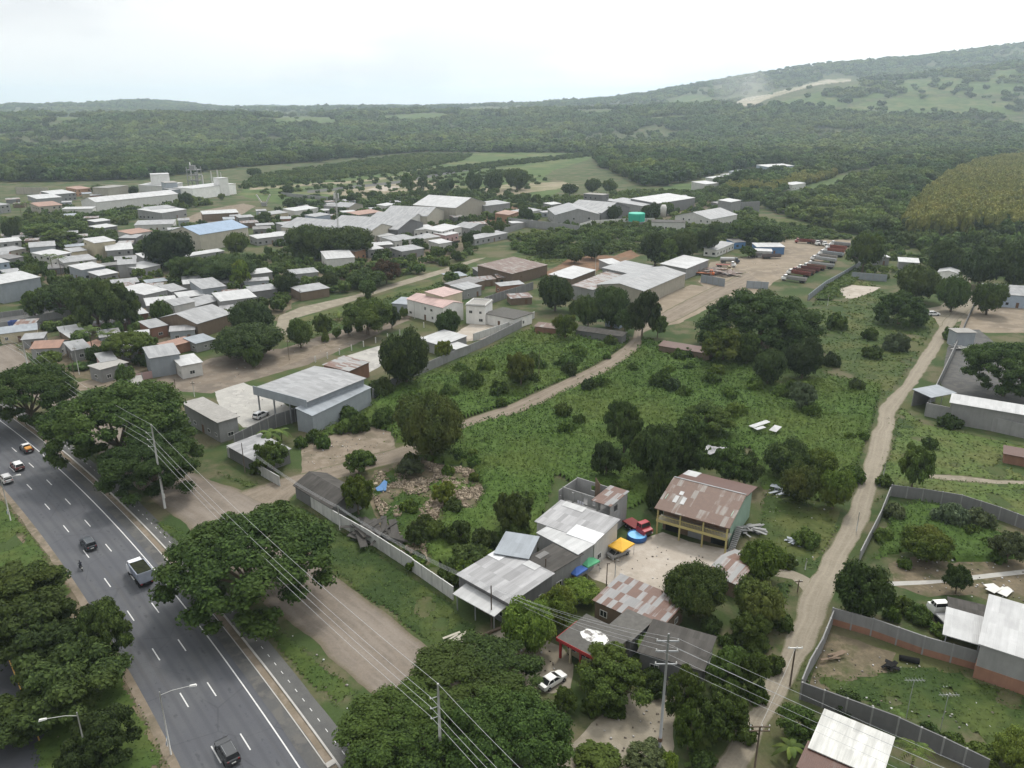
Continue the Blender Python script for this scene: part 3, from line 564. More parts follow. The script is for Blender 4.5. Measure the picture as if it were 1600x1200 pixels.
def car(label,px,py,d,kind='suv',col=(.03,.03,.035),cat='car',name='car',roofc=None,world=None,z=0.03,load=None,group=None):
    b=world or P(px,py); rz=math.atan2(d.y,d.x); root=empty(name,(b.x,b.y,z),rz); tag(root,label,cat,group)
    pm=paint('%.2f_%.2f_%.2f'%col,col); rm=paint('%.2f_%.2f_%.2f'%roofc,roofc) if roofc else None
    mb=MB()
    if kind=='suv':
        loft(mb,[(-2.3,.80,.42,1.0),(-2.2,.92,.32,1.08),(-1.2,.94,.28,1.10),(.9,.94,.28,1.08),(1.9,.92,.30,1.0),(2.25,.84,.36,.86)]); mb.build('body',pm,root,smooth=False)
        greenhouse(root,-2.15,1.05,-1.95,.25,1.06,1.66,.84,.70,pm,rm); lights(root,2.22,-2.27,.84,.78,.9)
        for x in (-1.35,1.4):
            for y in (-.85,.85): wheel(root,x,y,.37,.24)
        for y in (-.6,.6): MB().tube([(-1.7,y,1.76),(.1,y,1.76)],.025,5).build('roof_rail',MAT['steel'],root)
        MB().box(-2.36,-.8,.36,-2.24,.8,.58).build('bumper',MAT['black_plastic'],root)
    elif kind=='sedan':
        loft(mb,[(-2.25,.74,.4,.92),(-2.1,.86,.28,.96),(-1.3,.88,.24,.95),(.8,.88,.24,.92),(1.8,.86,.26,.80),(2.2,.74,.34,.66)]); mb.build('body',pm,root)
        greenhouse(root,-1.75,1.1,-1.05,.2,.92,1.38,.78,.62,pm,rm); lights(root,2.16,-2.22,.76,.62,.76)
        for x in (-1.35,1.4):
            for y in (-.8,.8): wheel(root,x,y,.32,.2)
    elif kind=='pickup':
        loft(mb,[(-2.6,.84,.42,.62),(-2.5,.90,.40,.66),(-.7,.92,.32,.70),(-.68,.92,.30,1.08),(1.2,.92,.30,1.06),(2.2,.90,.32,.98),(2.5,.82,.38,.84)]); 
        for y in (-.9,.82): mb.box(-2.55,y,.6,-.69,y+.08,1.1)
        mb.box(-2.62,-.82,.6,-2.54,.82,1.08); mb.build('body',pm,root)
        greenhouse(root,-.7,1.25,-.55,.55,1.06,1.62,.82,.68,pm,rm); lights(root,2.47,-2.6,.84,.76,.86)
        for x in (-1.6,1.5):
            for y in (-.85,.85): wheel(root,x,y,.38,.25)
        if load: 
            q=MB().hexa([(-2.5,-.78,.72),(-.75,-.78,.72),(-.75,.78,.72),(-2.5,.78,.72)],[(-2.35,-.6,1.28),(-.9,-.6,1.34),(-.9,.6,1.3),(-2.3,.55,1.22)]); l=q.build('cargo',plain('cargo_orange',(.42,.2,.05),.8),root)
    return root
def big_truck(label,loc,rz,cab=(.7,.7,.7),bodyc=(.3,.3,.3),kind='tub',z=.02,L=9.5,name='truck',cat='truck',group=None,load=None):
    root=empty(name,(loc.x,loc.y,z),rz); tag(root,label,cat,group); cm_=paint('%.2f_%.2f_%.2f'%cab,cab); bm=plain('tk_%.2f_%.2f_%.2f'%bodyc,bodyc,.7,.25,.3,.6)
    f=L/2
    if kind!='trailer':
        c=MB(); loft(c,[(f-2.2,1.15,.7,2.0),(f-.9,1.18,.6,2.0),(f-.88,1.18,.6,1.75),(f,1.1,.62,1.6)]); c.build('cab',cm_,root)
        greenhouse(root,f-2.15,f-.8,f-2.1,f-1.05,1.98,2.65,1.08,.98,cm_)
        MB().box(f-.02,-.8,.7,f+.05,.8,1.4).build('grille',MAT['black_plastic'],root)
        for s in (-1,1):
            MB().box(f-.03,s*.85-.16,.8,f+.06,s*.85+.16,1.02).build('headlight',MAT['lamp_clear'],root)
            wheel(root,f-1.0,s*1.0,.48,.3)
        bf=f-2.5
    else: bf=f
    MB().box(-f,-.5,.75,bf+.2,.5,1.0).build('chassis',MAT['black_plastic'],root)
    b=MB(); x0,x1=-f,bf; w0,w1=1.0,1.25; z0,z1=1.02,2.35 if kind!='stake' else 2.9; t=.08
    if kind=='flat': b.box(x0,-1.2,1.02,x1,1.2,1.2)
    elif kind=='tank':
        n=14; vs=[(x,1.1*math.cos(2*math.pi*k/n),2.05+.95*math.sin(2*math.pi*k/n)) for x in (x0,x1) for k in range(n)]
        b.add(vs,[tuple(range(n-1,-1,-1)),tuple(range(n,2*n))]+[(k,(k+1)%n,n+(k+1)%n,n+k) for k in range(n)])
    else:
        b.box(x0,-w0,z0,x1,w0,z0+.12)
        for s in (-1,1):
            b.hexa([(x0,s*w0,z0),(x1,s*w0,z0),(x1,s*(w0-t),z0),(x0,s*(w0-t),z0)],[(x0,s*w1,z1),(x1,s*w1,z1),(x1,s*(w1-t),z1),(x0,s*(w1-t),z1)])
            for k in range(int((x1-x0)/.75)+1): 
                x=x0+.05+k*.75; b.hexa([(x,s*w0,z0),(x+.08,s*w0,z0),(x+.08,s*(w0+.07),z0),(x,s*(w0+.07),z0)],[(x,s*w1,z1),(x+.08,s*w1,z1),(x+.08,s*(w1+.07),z1),(x,s*(w1+.07),z1)])
        for x in (x0,x1-t): b.hexa([(x,-w0,z0),(x+t,-w0,z0),(x+t,w0,z0),(x,w0,z0)],[(x,-w1,z1),(x+t,-w1,z1),(x+t,w1,z1),(x,w1,z1)])
    b.build('cargo_body',bm,root)
    if load:
        q=MB(); N=9
        hh=lambda i,j:z1-.06+.22*float(vn(i*.8,j*.8,6))
        for i in range(N):
            for j in range(4):
                xa,xb=x0+.1+(x1-x0-.2)*i/N,x0+.1+(x1-x0-.2)*(i+1)/N; ya,yb=-1.12+.56*j,-1.12+.56*(j+1)
                q.add([(xa,ya,hh(i,j)),(xb,ya,hh(i+1,j)),(xb,yb,hh(i+1,j+1)),(xa,yb,hh(i,j+1))],[(0,1,2,3)])
        q.build('load',MAT[load],root)
    ax=[-f+1.0,-f+2.2]+([-f+3.4] if kind=='trailer' else [])
    for x in ax:
        for s in (-1,1): wheel(root,x,s*.95,.48,.42)
    for s in (-1,1): MB().box(-f-.04,s*.85-.14,.8,-f+.02,s*.85+.14,.98).build('taillight',MAT['lamp_red'],root)
    return root
for q in """the blue-roofed warehouse|345|368
the cream three-storey house|163|388
the slim telecom mast|530|350
the white factory tower|250|283
the long white factory shed|205|308
the pink-roofed house|675|465
the white cube house|745|492
the long grey roadside shed|1000|435
the green water tank|995|344
the white chimney|1036|330
the white gable warehouse|725|325
the big rusty shed|807|420
the open-fronted steel warehouse|480|592
the yellow-posted balcony house|1100|795
the red-trimmed house|925|1000
the roofless block house|925|785
the tin-roofed row house|800|890
the white perimeter wall|590|850
the blue tarpaulin|598|763
the white hilltop house|1487|425
the twin-gabled mill|630|357
the parked white sedan|862|1065
the white-roofed workshop|1545,|985
the brick-footed wall|1400|1020
the compound's white strip roof|1545|632
the white-cross chapel hut|1450|355
the grey gabled depot|900|340
the plank-sided shed|335|500
the lane junction|1490|485
the striped tin shed|1345|1160
the highway cargo truck|220|893
the slatted brick office|325|648
the low rusty wall-shed|1085|535""".split('\n'):
    a,x,y=q.replace(',','').split('|'); lm(a,float(x),float(y))
# ================================================================= nearby buildings
# --- steel warehouse, open to the yard
c,rz,w,d=frame2((400,607),(478,628),(575,593),7.0)
wr=empty('warehouse',c,rz); tag(wr,'large pale grey steel warehouse open towards its concrete yard','warehouse')
mb=MB(); hx,hy=w/2,d/2; h=7.0
mb.box(-hx,hy-.2,-.1,hx,hy,h); mb.box(-hx,-hy+9,-.1,-hx+.2,hy-.2,h-1.2); mb.box(-hx+.2,-hy+13,-.1,hx-.2,-hy+13.2,5.2); mb.box(hx-.2,-hy,-.1,hx,hy-.2,h); mb.build('wall',MAT['metal_grey'],wr)
rb=MB(); rb.extr([(-hx-.6,h+.0),(0,h+.55),(hx+.6,h+.0),(hx+.6,h+.14),(0,h+.69),(-hx-.6,h+.14)],-hy-.2,hy+.4); o=rb.build('roof',MAT['tin'],wr)
o.rotation_euler=(0,0,R(90)); o.scale=(1,1,1)
MB().box(-hx-.62,-hy-.5,h-1.6,hx+.62,-hy-.32,h+.74).build('fascia',MAT['metal_grey'],wr)
for k in range(4): MB().box(-hx+.2+k*(w-.6)/3,-hy,0,-hx+.5+k*(w-.6)/3,-hy+.3,h-1.7).build('column',MAT['steel'],wr)
for k in range(3): MB().box(-hx+3+k*5.2,-hy+12.7,0,-hx+6.6+k*5.2,-hy+12.95,3.6).build('partition',MAT['beige' if k%2 else 'conc'],wr)
# lean-to along its right side
a=P(478,640,4.6);b=P(574,598,4.6)
def wing(look,A,B,dep,h,**k): return hs(look,*A,*B,dep,h,label=look,**k)
wing('pale lean-to with sloping tin roof along the steel warehouse',(488,650),(579,606),5,4.8,rm='tin_b',wm='metal_grey',win=0,door=0,name='lean_to',cat='shed',rise=1.0,o=.2)
wing('low red-brown roofed annex at the back of the steel warehouse',(545,580),(576,566),9,4.5,rm='rusty',wm='brick',win=0,door=0,name='annex',cat='shed',rise=.5)
wing('slatted brick office with flat grey roof beside the concrete yard',(287,630),(341,660),(368,650),5.2,roof='flat',rm='slab',wm='conc',win=1,name='office_building',cat='office',o=.5)
wing('low grey block store with patched tin roof behind the frontage wall',(357,697),(402,722),(430,693),3.0,rm='tin_mix',wm='conc_d',win=0,name='store',cat='store',rise=.4)
# --- dark hipped shelter behind the white wall
wing('dark tiled open shelter with pale ridge caps inside the white wall',(461,758),(519,793),(549,762),2.9,roof='gable',rm='eternit',wm='conc_d',win=0,door=0,name='shelter',cat='shelter',rise=1.6)
# --- row house under its chain of tin roofs
wing('white corrugated porch roof over a red stall counter by the path',(712,928),(772,961),(796,940),3.0,rm='tin_w',wm='red_paint',rise=.5,openf=1,name='porch',cat='porch')
wing('broad grey tin-roofed row house with one pale corner sheet',(717,898),(796,942),(858,897),4.3,rm='tin_mix',wm='conc_d',rise=.25,name='row_house',pane=True)
wing('blue-grey tin roofed dwelling stepped up behind the broad row house',(775,864),(824,872),(866,846),4.9,rm='tin_b',wm='conc',rise=.2,name='row_house')
wing('dwelling under a dark mouldy fibre-cement roof beside the tents',(826,874),(862,894),(903,866),4.5,rm='eternit',wm='conc',rise=.2,name='row_house')
wing('dwelling with bright tin roof between the mouldy roof and long white eave',(842,833),(903,865),(928,852),4.9,rm='tin_w',wm='conc',rise=.3,name='row_house')
wing('wide grey-roofed dwelling with bright white eave strip by yellow tent',(839,815),(929,847),(972,819),5.2,rm='tin_mix',wm='white',rise=.5,name='row_house',pane=True)
def sheet_on(o,x0,x1,y0,y1,mat):   # loose pale sheets lying on a mono-pitch roof (fractions of its width and depth)
    r=[c for c in o.children if c.name.startswith('roof')][0]; vs=[v.co for v in r.data.vertices]; X0,X1=min(v.x for v in vs),max(v.x for v in vs); Y0,Y1=min(v.y for v in vs),max(v.y for v in vs); zt=max(v.z for v in vs if v.y<Y0+.01); zb=max(v.z for v in vs if v.y>Y1-.01)
    f=lambda a,b: (X0+(X1-X0)*a,Y0+(Y1-Y0)*b,zt+(zb-zt)*b+.02); p=[f(x0,y0),f(x1,y0),f(x1,y1),f(x0,y1)]; MB().hexa(p,[(a,b,c_+.04) for a,b,c_ in p]).build('pale_sheets',MAT[mat],o)
rw=[o for o in bpy.data.objects if o.type=='EMPTY' and o.name.startswith('row_house')]
sheet_on(rw[-1],.55,1.0,-.04,.36,'tin_w2'); sheet_on(rw[-1],.1,.45,.80,1.0,'tin_w'); sheet_on(rw[0],0.0,.22,.68,1.0,'tin_w2'); sheet_on(rw[0],.52,.75,.85,1.0,'tin_w'); sheet_on(rw[2],.1,.3,.2,.5,'tin_d')
# --- roofless concrete block house
c,rz,w,d=frame2((874,764),(953,790),(984,771),6.4)
bh=empty('unfinished_house',c,rz); tag(bh,'roofless grey concrete block house, two storeys, tin over one corner','house'); hx,hy=w/2,d/2
def holed(x0,x1,z0,z1,holes,y0,y1,mb):   # wall in x-z with rectangular holes
    xs=sorted({x0,x1,*[q for a in holes for q in (a[0],a[1])]})
    for a,b in zip(xs[:-1],xs[1:]):
        hh=[q for q in holes if q[0]<=a+1e-6 and q[1]>=b-1e-6]
        if hh: q=hh[0]; mb.box(a,y0,z0,b,y1,q[2]); mb.box(a,y0,q[3],b,y1,z1)
        else: mb.box(a,y0,z0,b,y1,z1)
mb=MB(); k=w/10
holed(-hx,hx-2.4*k,-.1,4.0,[(-hx+1*k,-hx+2*k,1.9,3.0),(-hx+3.6*k,-hx+4.5*k,1.7,2.9),(hx-3.9*k,hx-3.1*k,1.6,2.7)],-hy,-hy+.16,mb)
holed(-hx,hx-2.4*k,4.0,6.4,[(-hx+4.3*k,-hx+5.1*k,4.3,5.7),(-hx+6*k,-hx+6.7*k,4.6,5.8)],-hy+1.1,-hy+1.25,mb)
holed(-hx,hx,-.1,6.4,[(-hx+3*k,-hx+4*k,4.6,5.7)],hy-.16,hy,mb)
mb.box(-hx-.16,-hy,-.1,-hx-.002,hy,6.1); 
rot=MB(); 
for a,b,z0,z1 in ((-hy,-hy+1.2*d/6,-.1,6.3),(-hy+1.2*d/6,-hy+2.6*d/6,-.1,4.4),(-hy+1.2*d/6,-hy+2.6*d/6,5.7,6.3),(-hy+2.6*d/6,hy,-.1,6.3)): mb.box(hx+.002,a,z0,hx+.16,b,z1)
mb.build('wall',MAT['conc'],bh)
MB().box(-hx,-hy+.17,3.1,hx,hy-.17,3.3).build('floor_slab',MAT['conc_d'],bh)
for x in (-hx+.2,-hx+2.7*k,hx-2.4*k): MB().box(x-.14,-hy-.04,-.1,x+.14,-hy+.28,6.5 if x>-hx+1 else 5).build('column',MAT['conc'],bh)
MB().hexa([(hx-3.4*k,-hy-.4,6.42),(hx+.4,-hy-.4,6.42),(hx+.4,hy+.3,6.6),(hx-3.4*k,hy+.3,6.6)],[(hx-3.4*k,-hy-.4,6.5),(hx+.4,-hy-.4,6.5),(hx+.4,hy+.3,6.7),(hx-3.4*k,hy+.3,6.7)]).build('roof',MAT['patch'],bh)
for i in range(4): MB().box(-hx+4.2*k+i*.28,hy-.9,3.3,-hx+4.4*k+i*.28,hy-.75,7.9-.3*i).build('timber_post',MAT['timber'],bh)
MB().box(hx-2.2*k,-hy+.1,3.3,hx-.3,-hy+.2,4.1).build('balcony_wall',MAT['conc_d'],bh)
ln=MB(); 
for i in range(3): ln.box(-hx+3.2*k+i*.5,-hy+.9,4.15,-hx+3.2*k+.36+i*.5,-hy+.94,4.75)
tag(ln.build('laundry',plain('cloth_white',(.65,.65,.72),.9),None,c,rz),'white laundry hung on the upper ledge of the roofless block house','laundry')
# --- balcony house with rusted roof
c,rz,w,d=frame2((1028,793),(1138,823),(1181,768),5.5)
hh_=empty('balcony_house',c,rz); tag(hh_,'two-storey house with rusted tin roof, yellow posts and balcony','house'); hx,hy=w/2,d/2
mb=MB(); mb.box(-hx+.3,-hy+2.4,-.1,hx-.3,hy-.3,5.9); mb.build('wall',MAT['timber'],hh_)  # dull dark wall colour paints in the shade of the balcony recess
for q in (-1,1): MB().box(min(q*(hx-.3),q*(hx-.24)),-hy+2.35,-.1,max(q*(hx-.3),q*(hx-.24)),hy-.3,5.9).build('side_wall',MAT['greenw'],hh_)
rb=MB(); yr=-hy+d*.56; 
rb.extr([(-hy-.5,5.35),(yr,7.75),(yr,7.9),(-hy-.5,5.5)],-hx-.5,hx+.4); rb.build('front_roof',MAT['rust'],hh_)
MB().extr([(yr+.02,7.55),(hy+.5,6.2),(hy+.5,6.32),(yr+.02,7.67)],-hx-.2,hx+.5).build('rear_roof',MAT['rust2'],hh_)
MB().extr([(-hy+2.45,5.9),(hy-.35,5.9),(hy-.35,6.2),(yr,7.45),(-hy+2.45,6.4)],hx-.42,hx-.32).build('gable_wall',MAT['greenw'],hh_)
MB().extr([(-hy+2.45,5.9),(hy-.35,5.9),(hy-.35,6.2),(yr,7.45),(-hy+2.45,6.4)],-hx+.32,-hx+.42).build('gable_wall',MAT['greenw'],hh_)
for k in range(4):
    x=-hx+.1+k*(w-.2)/3; MB().box(x-.13,-hy-.13,-.1,x+.13,-hy+.13,5.45).build('post',MAT['yellow_paint'],hh_)
MB().box(-hx-.1,-hy-.12,2.75,hx+.1,-hy+2.4,2.95).build('balcony_floor',MAT['beige'],hh_)
MB().box(-hx-.12,-hy-.2,2.7,hx+.12,-hy-.135,3.25).build('balcony_band',MAT['yellow_paint'],hh_)
rl=MB(); rl.box(-hx,-hy-.05,3.95,hx,-hy+.02,4.05)
for k in range(int(w/.28)): rl.box(-hx+.1+k*.28,-hy-.03,3.26,-hx+.16+k*.28,-hy,3.95)
rl.build('railing',MAT['yellow_paint'],hh_)
for k in range(3):
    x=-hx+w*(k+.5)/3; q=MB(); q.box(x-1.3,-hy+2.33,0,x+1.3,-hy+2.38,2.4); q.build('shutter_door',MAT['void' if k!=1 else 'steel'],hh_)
    q=MB(); q.box(x-.9,-hy+2.33,3.4,x+.1,-hy+2.38,5.2); q.build('door',MAT['door_brown'],hh_); q=MB(); q.box(x+.5,-hy+2.33,3.9,x+1.5,-hy+2.38,5.0); q.build('window',MAT['glass_dark'],hh_)
st=MB()
for i in range(14): st.box(hx+.05,-hy+.8+i*.36,i*.205,hx+1.15,-hy+1.16+i*.36,i*.205+.2)
st.extr([(-hy+.8,-.1),(-hy+5.9,-.1),(-hy+5.9,2.86),(-hy+5.84,2.86)],hx+.001,hx+.045); st.build('staircase',MAT['conc'],hh_)
MB().box(-hx-.4,yr-.12,7.9,hx+.3,yr+.2,7.97).build('ridge_cap',MAT['tin'],hh_)
MB().extr([(yr+.6,7.47),(hy+.5,6.34),(hy+.5,6.38),(yr+.6,7.51)],-hx-.1,-hx+2.6).build('pale_sheet',MAT['tin_w'],hh_)
for (x,y,z0,L) in ((-hx*.72,-hy+2.2,.35,1.9),(-hx*.50,-hy+2.2,.35,1.9),(-hx*.66,-hy+4.5,.6,1.0)):
    k=2.4/(d*.56+.5); zz=5.5+k*(y+hy+.5); MB().hexa([(x,y,zz+.02),(x+.75,y,zz+.02),(x+.75,y+L,zz+.02+k*L),(x,y+L,zz+.02+k*L)],[(x,y,zz+.06),(x+.75,y,zz+.06),(x+.75,y+L,zz+.06+k*L),(x,y+L,zz+.06+k*L)]).build('roof_light',MAT['tin_w'],hh_)
# --- red-trimmed house
c,rz,w,d=frame2((874,996),(941,1031),(990,997),3.5)
rh=empty('house',c,rz); tag(rh,'flat-roofed single-storey house with red fascia and pillars by sedan','house'); hx,hy=w/2,d/2
MB().box(-hx+.2,-hy+1.6,-.1,hx-.2,hy-.2,3.3).build('wall',MAT['cream'],rh); MB().box(-hx-.3,-hy-.3,3.31,hx+.3,hy+.3,3.5).build('roof',MAT['slab_dark'],rh)
f=MB(); f.box(-hx-.33,-hy-.36,3.0,hx+.33,-hy-.305,3.52); f.box(-hx-.36,-hy-.3,3.0,-hx-.305,hy*.4,3.52); f.build('fascia',MAT['red_paint'],rh)
for k in range(5): x=-hx+k*(w-.3)/4; MB().box(x,-hy,-.1,x+.3,-hy+.3,3.3).build('pillar',MAT['red_paint' if k%2==0 else 'cream'],rh)
for k in range(3): window(rh,0,w-.4,d-3.0+.2,-hx+w*(k+.5)/3,1.0,1.6,1.3)
tw=NT('whitewash'); n1=tw.noise(tw.obj,.8,5,.7); al=tw.ramp(n1,.42,.52); MAT['whitewash']=tw.done(tw.mix(al,(.16,.15,.14),(.62,.62,.60)),.9,.1)
v=[(1.9*math.cos(a)*(1+.25*float(vn(a*2,3,2))),1.25*math.sin(a)*(1+.3*float(vn(a*2,7,2))),3.506) for a in [2*math.pi*i/26 for i in range(26)]]
MB().add(v,[tuple(range(26))]).build('whitewash_patch',MAT['whitewash'],rh)
wing('patchwork shack roofed with loose rusty and silver tin sheets',(930,938),(1030,982),(1056,938),3.3,rm='patch',wm='timber',rise=.4,name='shack',cat='shack')
wing('long low building with weathered dark roof behind the big power pole',(1000,1018),(1097,1047),(1154,1010),3.4,rm='eternit',wm='conc_d',rise=.25,name='house',pane=True)
wing('low grey slab-roofed room joining the red-trimmed house and shack',(950,983),(985,1000),(1024,972),3.3,roof='flat',rm='slab_dark',wm='conc_d',win=0,name='outbuilding',cat='outbuilding')
wing('small ridge-roofed shed, one side rusty and one side silver',(1107,893),(1150,912),(1168,868),2.8,roof='gable',rm='rusty',wm='timber',win=0,door=0,name='shed',cat='shed',rise=.9)
# --- right side
wing('white-roofed workshop of grey blocks over a brick footing',(1533,1006),(1625,1036),(1640,965),5.6,rm='tin_w',wm='conc',rise=.6,name='workshop',cat='workshop',win=0,door=0,base=('brick',2.0))
wing('open white-roofed lean-to with dark bays beside the workshop',(1477,991),(1532,1007),(1541,972),4.0,rm='tin_w',wm='conc_d',rise=.4,openf=1,name='lean_to',cat='shed')
wing('dark mesh-roofed pen behind the open white lean-to',(1486,965),(1541,978),(1548,951),2.6,rm='eternit',wm='timber',win=0,name='pen',cat='pen',rise=.1)
wing('white tin shed roof streaked with black mould beside grey wall',(1268,1168),(1374,1214),(1404,1163),3.8,rm='stained_w',wm='conc',rise=.4,name='shed',cat='shed')
wing('brown striped tin shed standing below the mould-streaked white roof',(1250,1198),(1345,1242),(1370,1213),3.3,rm='rust2',wm='timber',rise=.3,win=0,name='shed',cat='shed')
wing('long grey block building with narrow white strip roof',(1486,629),(1640,655),5,5.5,rm='tin_w',wm='conc',win=0,door=0,rise=.6,name='block_building',cat='building')
wing('grey tin carport at the compound gate by the lane',(1455,621),(1492,614),(1492,599),4.2,rm='tin_b',wm='conc',rise=.3,openf=1,name='carport',cat='carport')
wing('grey cube store with flat white roof at compound corner',(1496,520),(1525,520),5,5.0,roof='flat',rm='slab',wm='metal_grey',win=0,name='store',cat='store')
wing('long blue-grey depot with wide tin roof above the dirt yard',(1548,459),(1640,465),16,5,rm='tin',wm='lblue',roof='shed',rise=.8,name='depot',cat='depot')
wing('white gabled house standing alone near the top of lane',(1466,425),(1497,428),9,5,roof='gable',rm='tin_w',wm='bright',ridge='y',win=.6)
wing('white pyramid-roofed chapel hut with a pole at the plantation edge',(1436,358),(1464,358),10,3.2,roof='hip',rm='tin_w',wm='conc',rise=3.6,win=0,name='hut',cat='hut')
wing('thatched brown lean-to lying along the edge of dry meadow',(1570,709),(1640,722),4,2.2,rm='rust2',wm='brick',win=0,name='lean_to',cat='shed')
# ================================================================= walls
wall('long whitewashed perimeter wall stained grey along the grass verge',[(466,778),(520,815),(580,850),(645,893),(709,938)],2.6,.16,'white_wall')
wall('short whitewashed wall by the frontage road below the banana',[(357,714),(400,738),(438,760)],2.4,.16,'white_wall')
wall('grey block wall running beside the open-fronted warehouse to banana',[(368,702),(432,668),(490,650)],3.6,.2,'conc_d')
wall('grey block wall from the warehouse back to the white cube house',[(583,622),(640,592),(700,566),(760,540),(815,512)],2.8,.18,'conc')
wall('brick-footed block wall between the garden and the grassy courtyard',[(1298,975),(1360,993),(1440,1022),(1530,1048),(1640,1082)],3.0,.2,'conc',lower=('brick',1.1))
wall('grey block wall along the lane side of the grassy courtyard',[(1300,975),(1282,1020),(1262,1055),(1250,1085)],2.6,.18,'conc')
wall('dark grey block wall behind the striped tin shed',[(1250,1092),(1320,1118),(1400,1148),(1470,1180),(1540,1215)],2.8,.2,'conc_d')
wall('grey block wall dividing the vine garden from dry meadow',[(1391,775),(1440,782),(1500,792),(1560,812),(1640,842)],2.6,.18,'conc_d')
wall('slim grey wall beside the lane at the vine garden',[(1389,776),(1375,812),(1356,850),(1342,878)],2.2,.15,'conc')
wall('tall grey block wall below the white strip roof',[(1445,650),(1490,660),(1600,685),(1650,695)],3.6,.2,'conc')
wall('grey compound wall with pipes along the lane verge',[(1445,648),(1462,612),(1482,570),(1500,530)],2.8,.18,'conc')
wall('low wall of the depot yard beside the lane junction',[(1500,528),(1512,500),(1526,470)],2.0,.18,'conc_d')
wall('brick and pink wall fronting the village plots',[(188,602),(240,590),(292,577)],2.2,.18,'pinkw')
wall('long grey village wall with a dark gateway',[(0,515),(75,500),(145,490)],2.6,.2,'conc')
wall('pale grey wall along the grass below the village trees',[(-10,498),(60,488),(130,478)],2.0,.2,'conc')
wall('long grey yard wall in front of the grey gabled depot',[(795,352),(850,358),(905,365)],5,.3,'conc',piers=6)
wall('pale yard wall of the green tank yard',[(905,360),(925,354),(985,350),(1022,350)],4,.3,'white',piers=6)
wall('grey wall along the truck yard and green field',[(1262,470),(1290,448),(1330,425),(1345,415)],2.6,.2,'metal_grey')
wall('grey wall of the plot beside the white sand patch',[(1330,436),(1385,440)],3.2,.2,'metal_grey')
wall('blue-grey tin fence at the truck yard entrance',[(1095,441),(1132,448)],3.5,.15,'metal_grey')
wall('grey tin hoarding beside the great dark tree by entrance',[(1166,450),(1200,452)],3.2,.15,'metal_grey')
wall('long pale wall along the grassy street by the mill',[(742,378),(800,362),(830,352)],3.5,.25,'conc',piers=6)
wall('white yard wall of the cube house against vine field',[(740,533),(800,512),(835,497)],2.6,.2,'white_wall')
wall('grey wall between cube house and long roadside shed',[(757,478),(800,463),(833,452)],3.4,.2,'conc_d')
wall('factory boundary wall of pale blocks under the wooded rise',[(26,303),(77,304)],6,.3,'beige',piers=8)
wall('long grey wall of the meadow behind the village',[(440,306),(480,310),(530,315)],3,.3,'conc',piers=8)
wall('row of fluted grey wall panels behind the wide-eaved hall',[(1126,331),(1186,330)],7,.5,'conc',piers=4)
wing('rusty low tin shed built along the wall before the great tree',(1030,540),(1108,553),4,2.6,rm='rust2',wm='timber',win=0,door=0,name='wall_shed',cat='shed',rise=.5)
wing('rusty red low shed at the top of the vine field',(836,510),(872,514),4,2.8,rm='rust',wm='brick',win=0,door=0,name='wall_shed',cat='shed',rise=.4)
wing('dark mossy wall shed beside the dirt track bend',(900,516),(972,526),4,2.6,rm='eternit',wm='conc_d',win=0,door=0,name='wall_shed',cat='shed',rise=.4)
# ================================================================= mid-distance and far buildings
wing('long grey roadside shed with pale side wall beside the dirt track',(1005,455),(1071,427),(1019,413),6,roof='gable',rm='tin',wm='beige',win=.0,name='warehouse',cat='warehouse',rise=1.8)
wing('rusty and grey striped hall built against the long roadside shed',(926,453),(985,428),(962,422),5,roof='shed',rm='rusty',wm='conc',win=.2,name='warehouse',cat='warehouse',rise=.8)
wing('bright white-roofed open shed behind the round tree of cube house',(893,436),(930,422),(905,415),4.5,rm='tin_w',wm='timber',win=0,name='shed',cat='shed')
wing('pale low hall at the far end of the roadside shed',(1072,420),(1107,406),(1076,399),5,rm='tin_w',wm='conc',win=.3,name='hall',cat='hall')
def T(s):
    for ln in s.strip().split('\n'):
        q=[a.strip() for a in ln.split('|')]; n=[float(a) for a in q[1].split()]; k={}
        for a in (q[2] if len(q)>2 else '').split():
            i,j=a.split('=')
            try: j=float(j)
            except ValueError: pass
            k[i]=j
        hs(q[0],*n,**k)
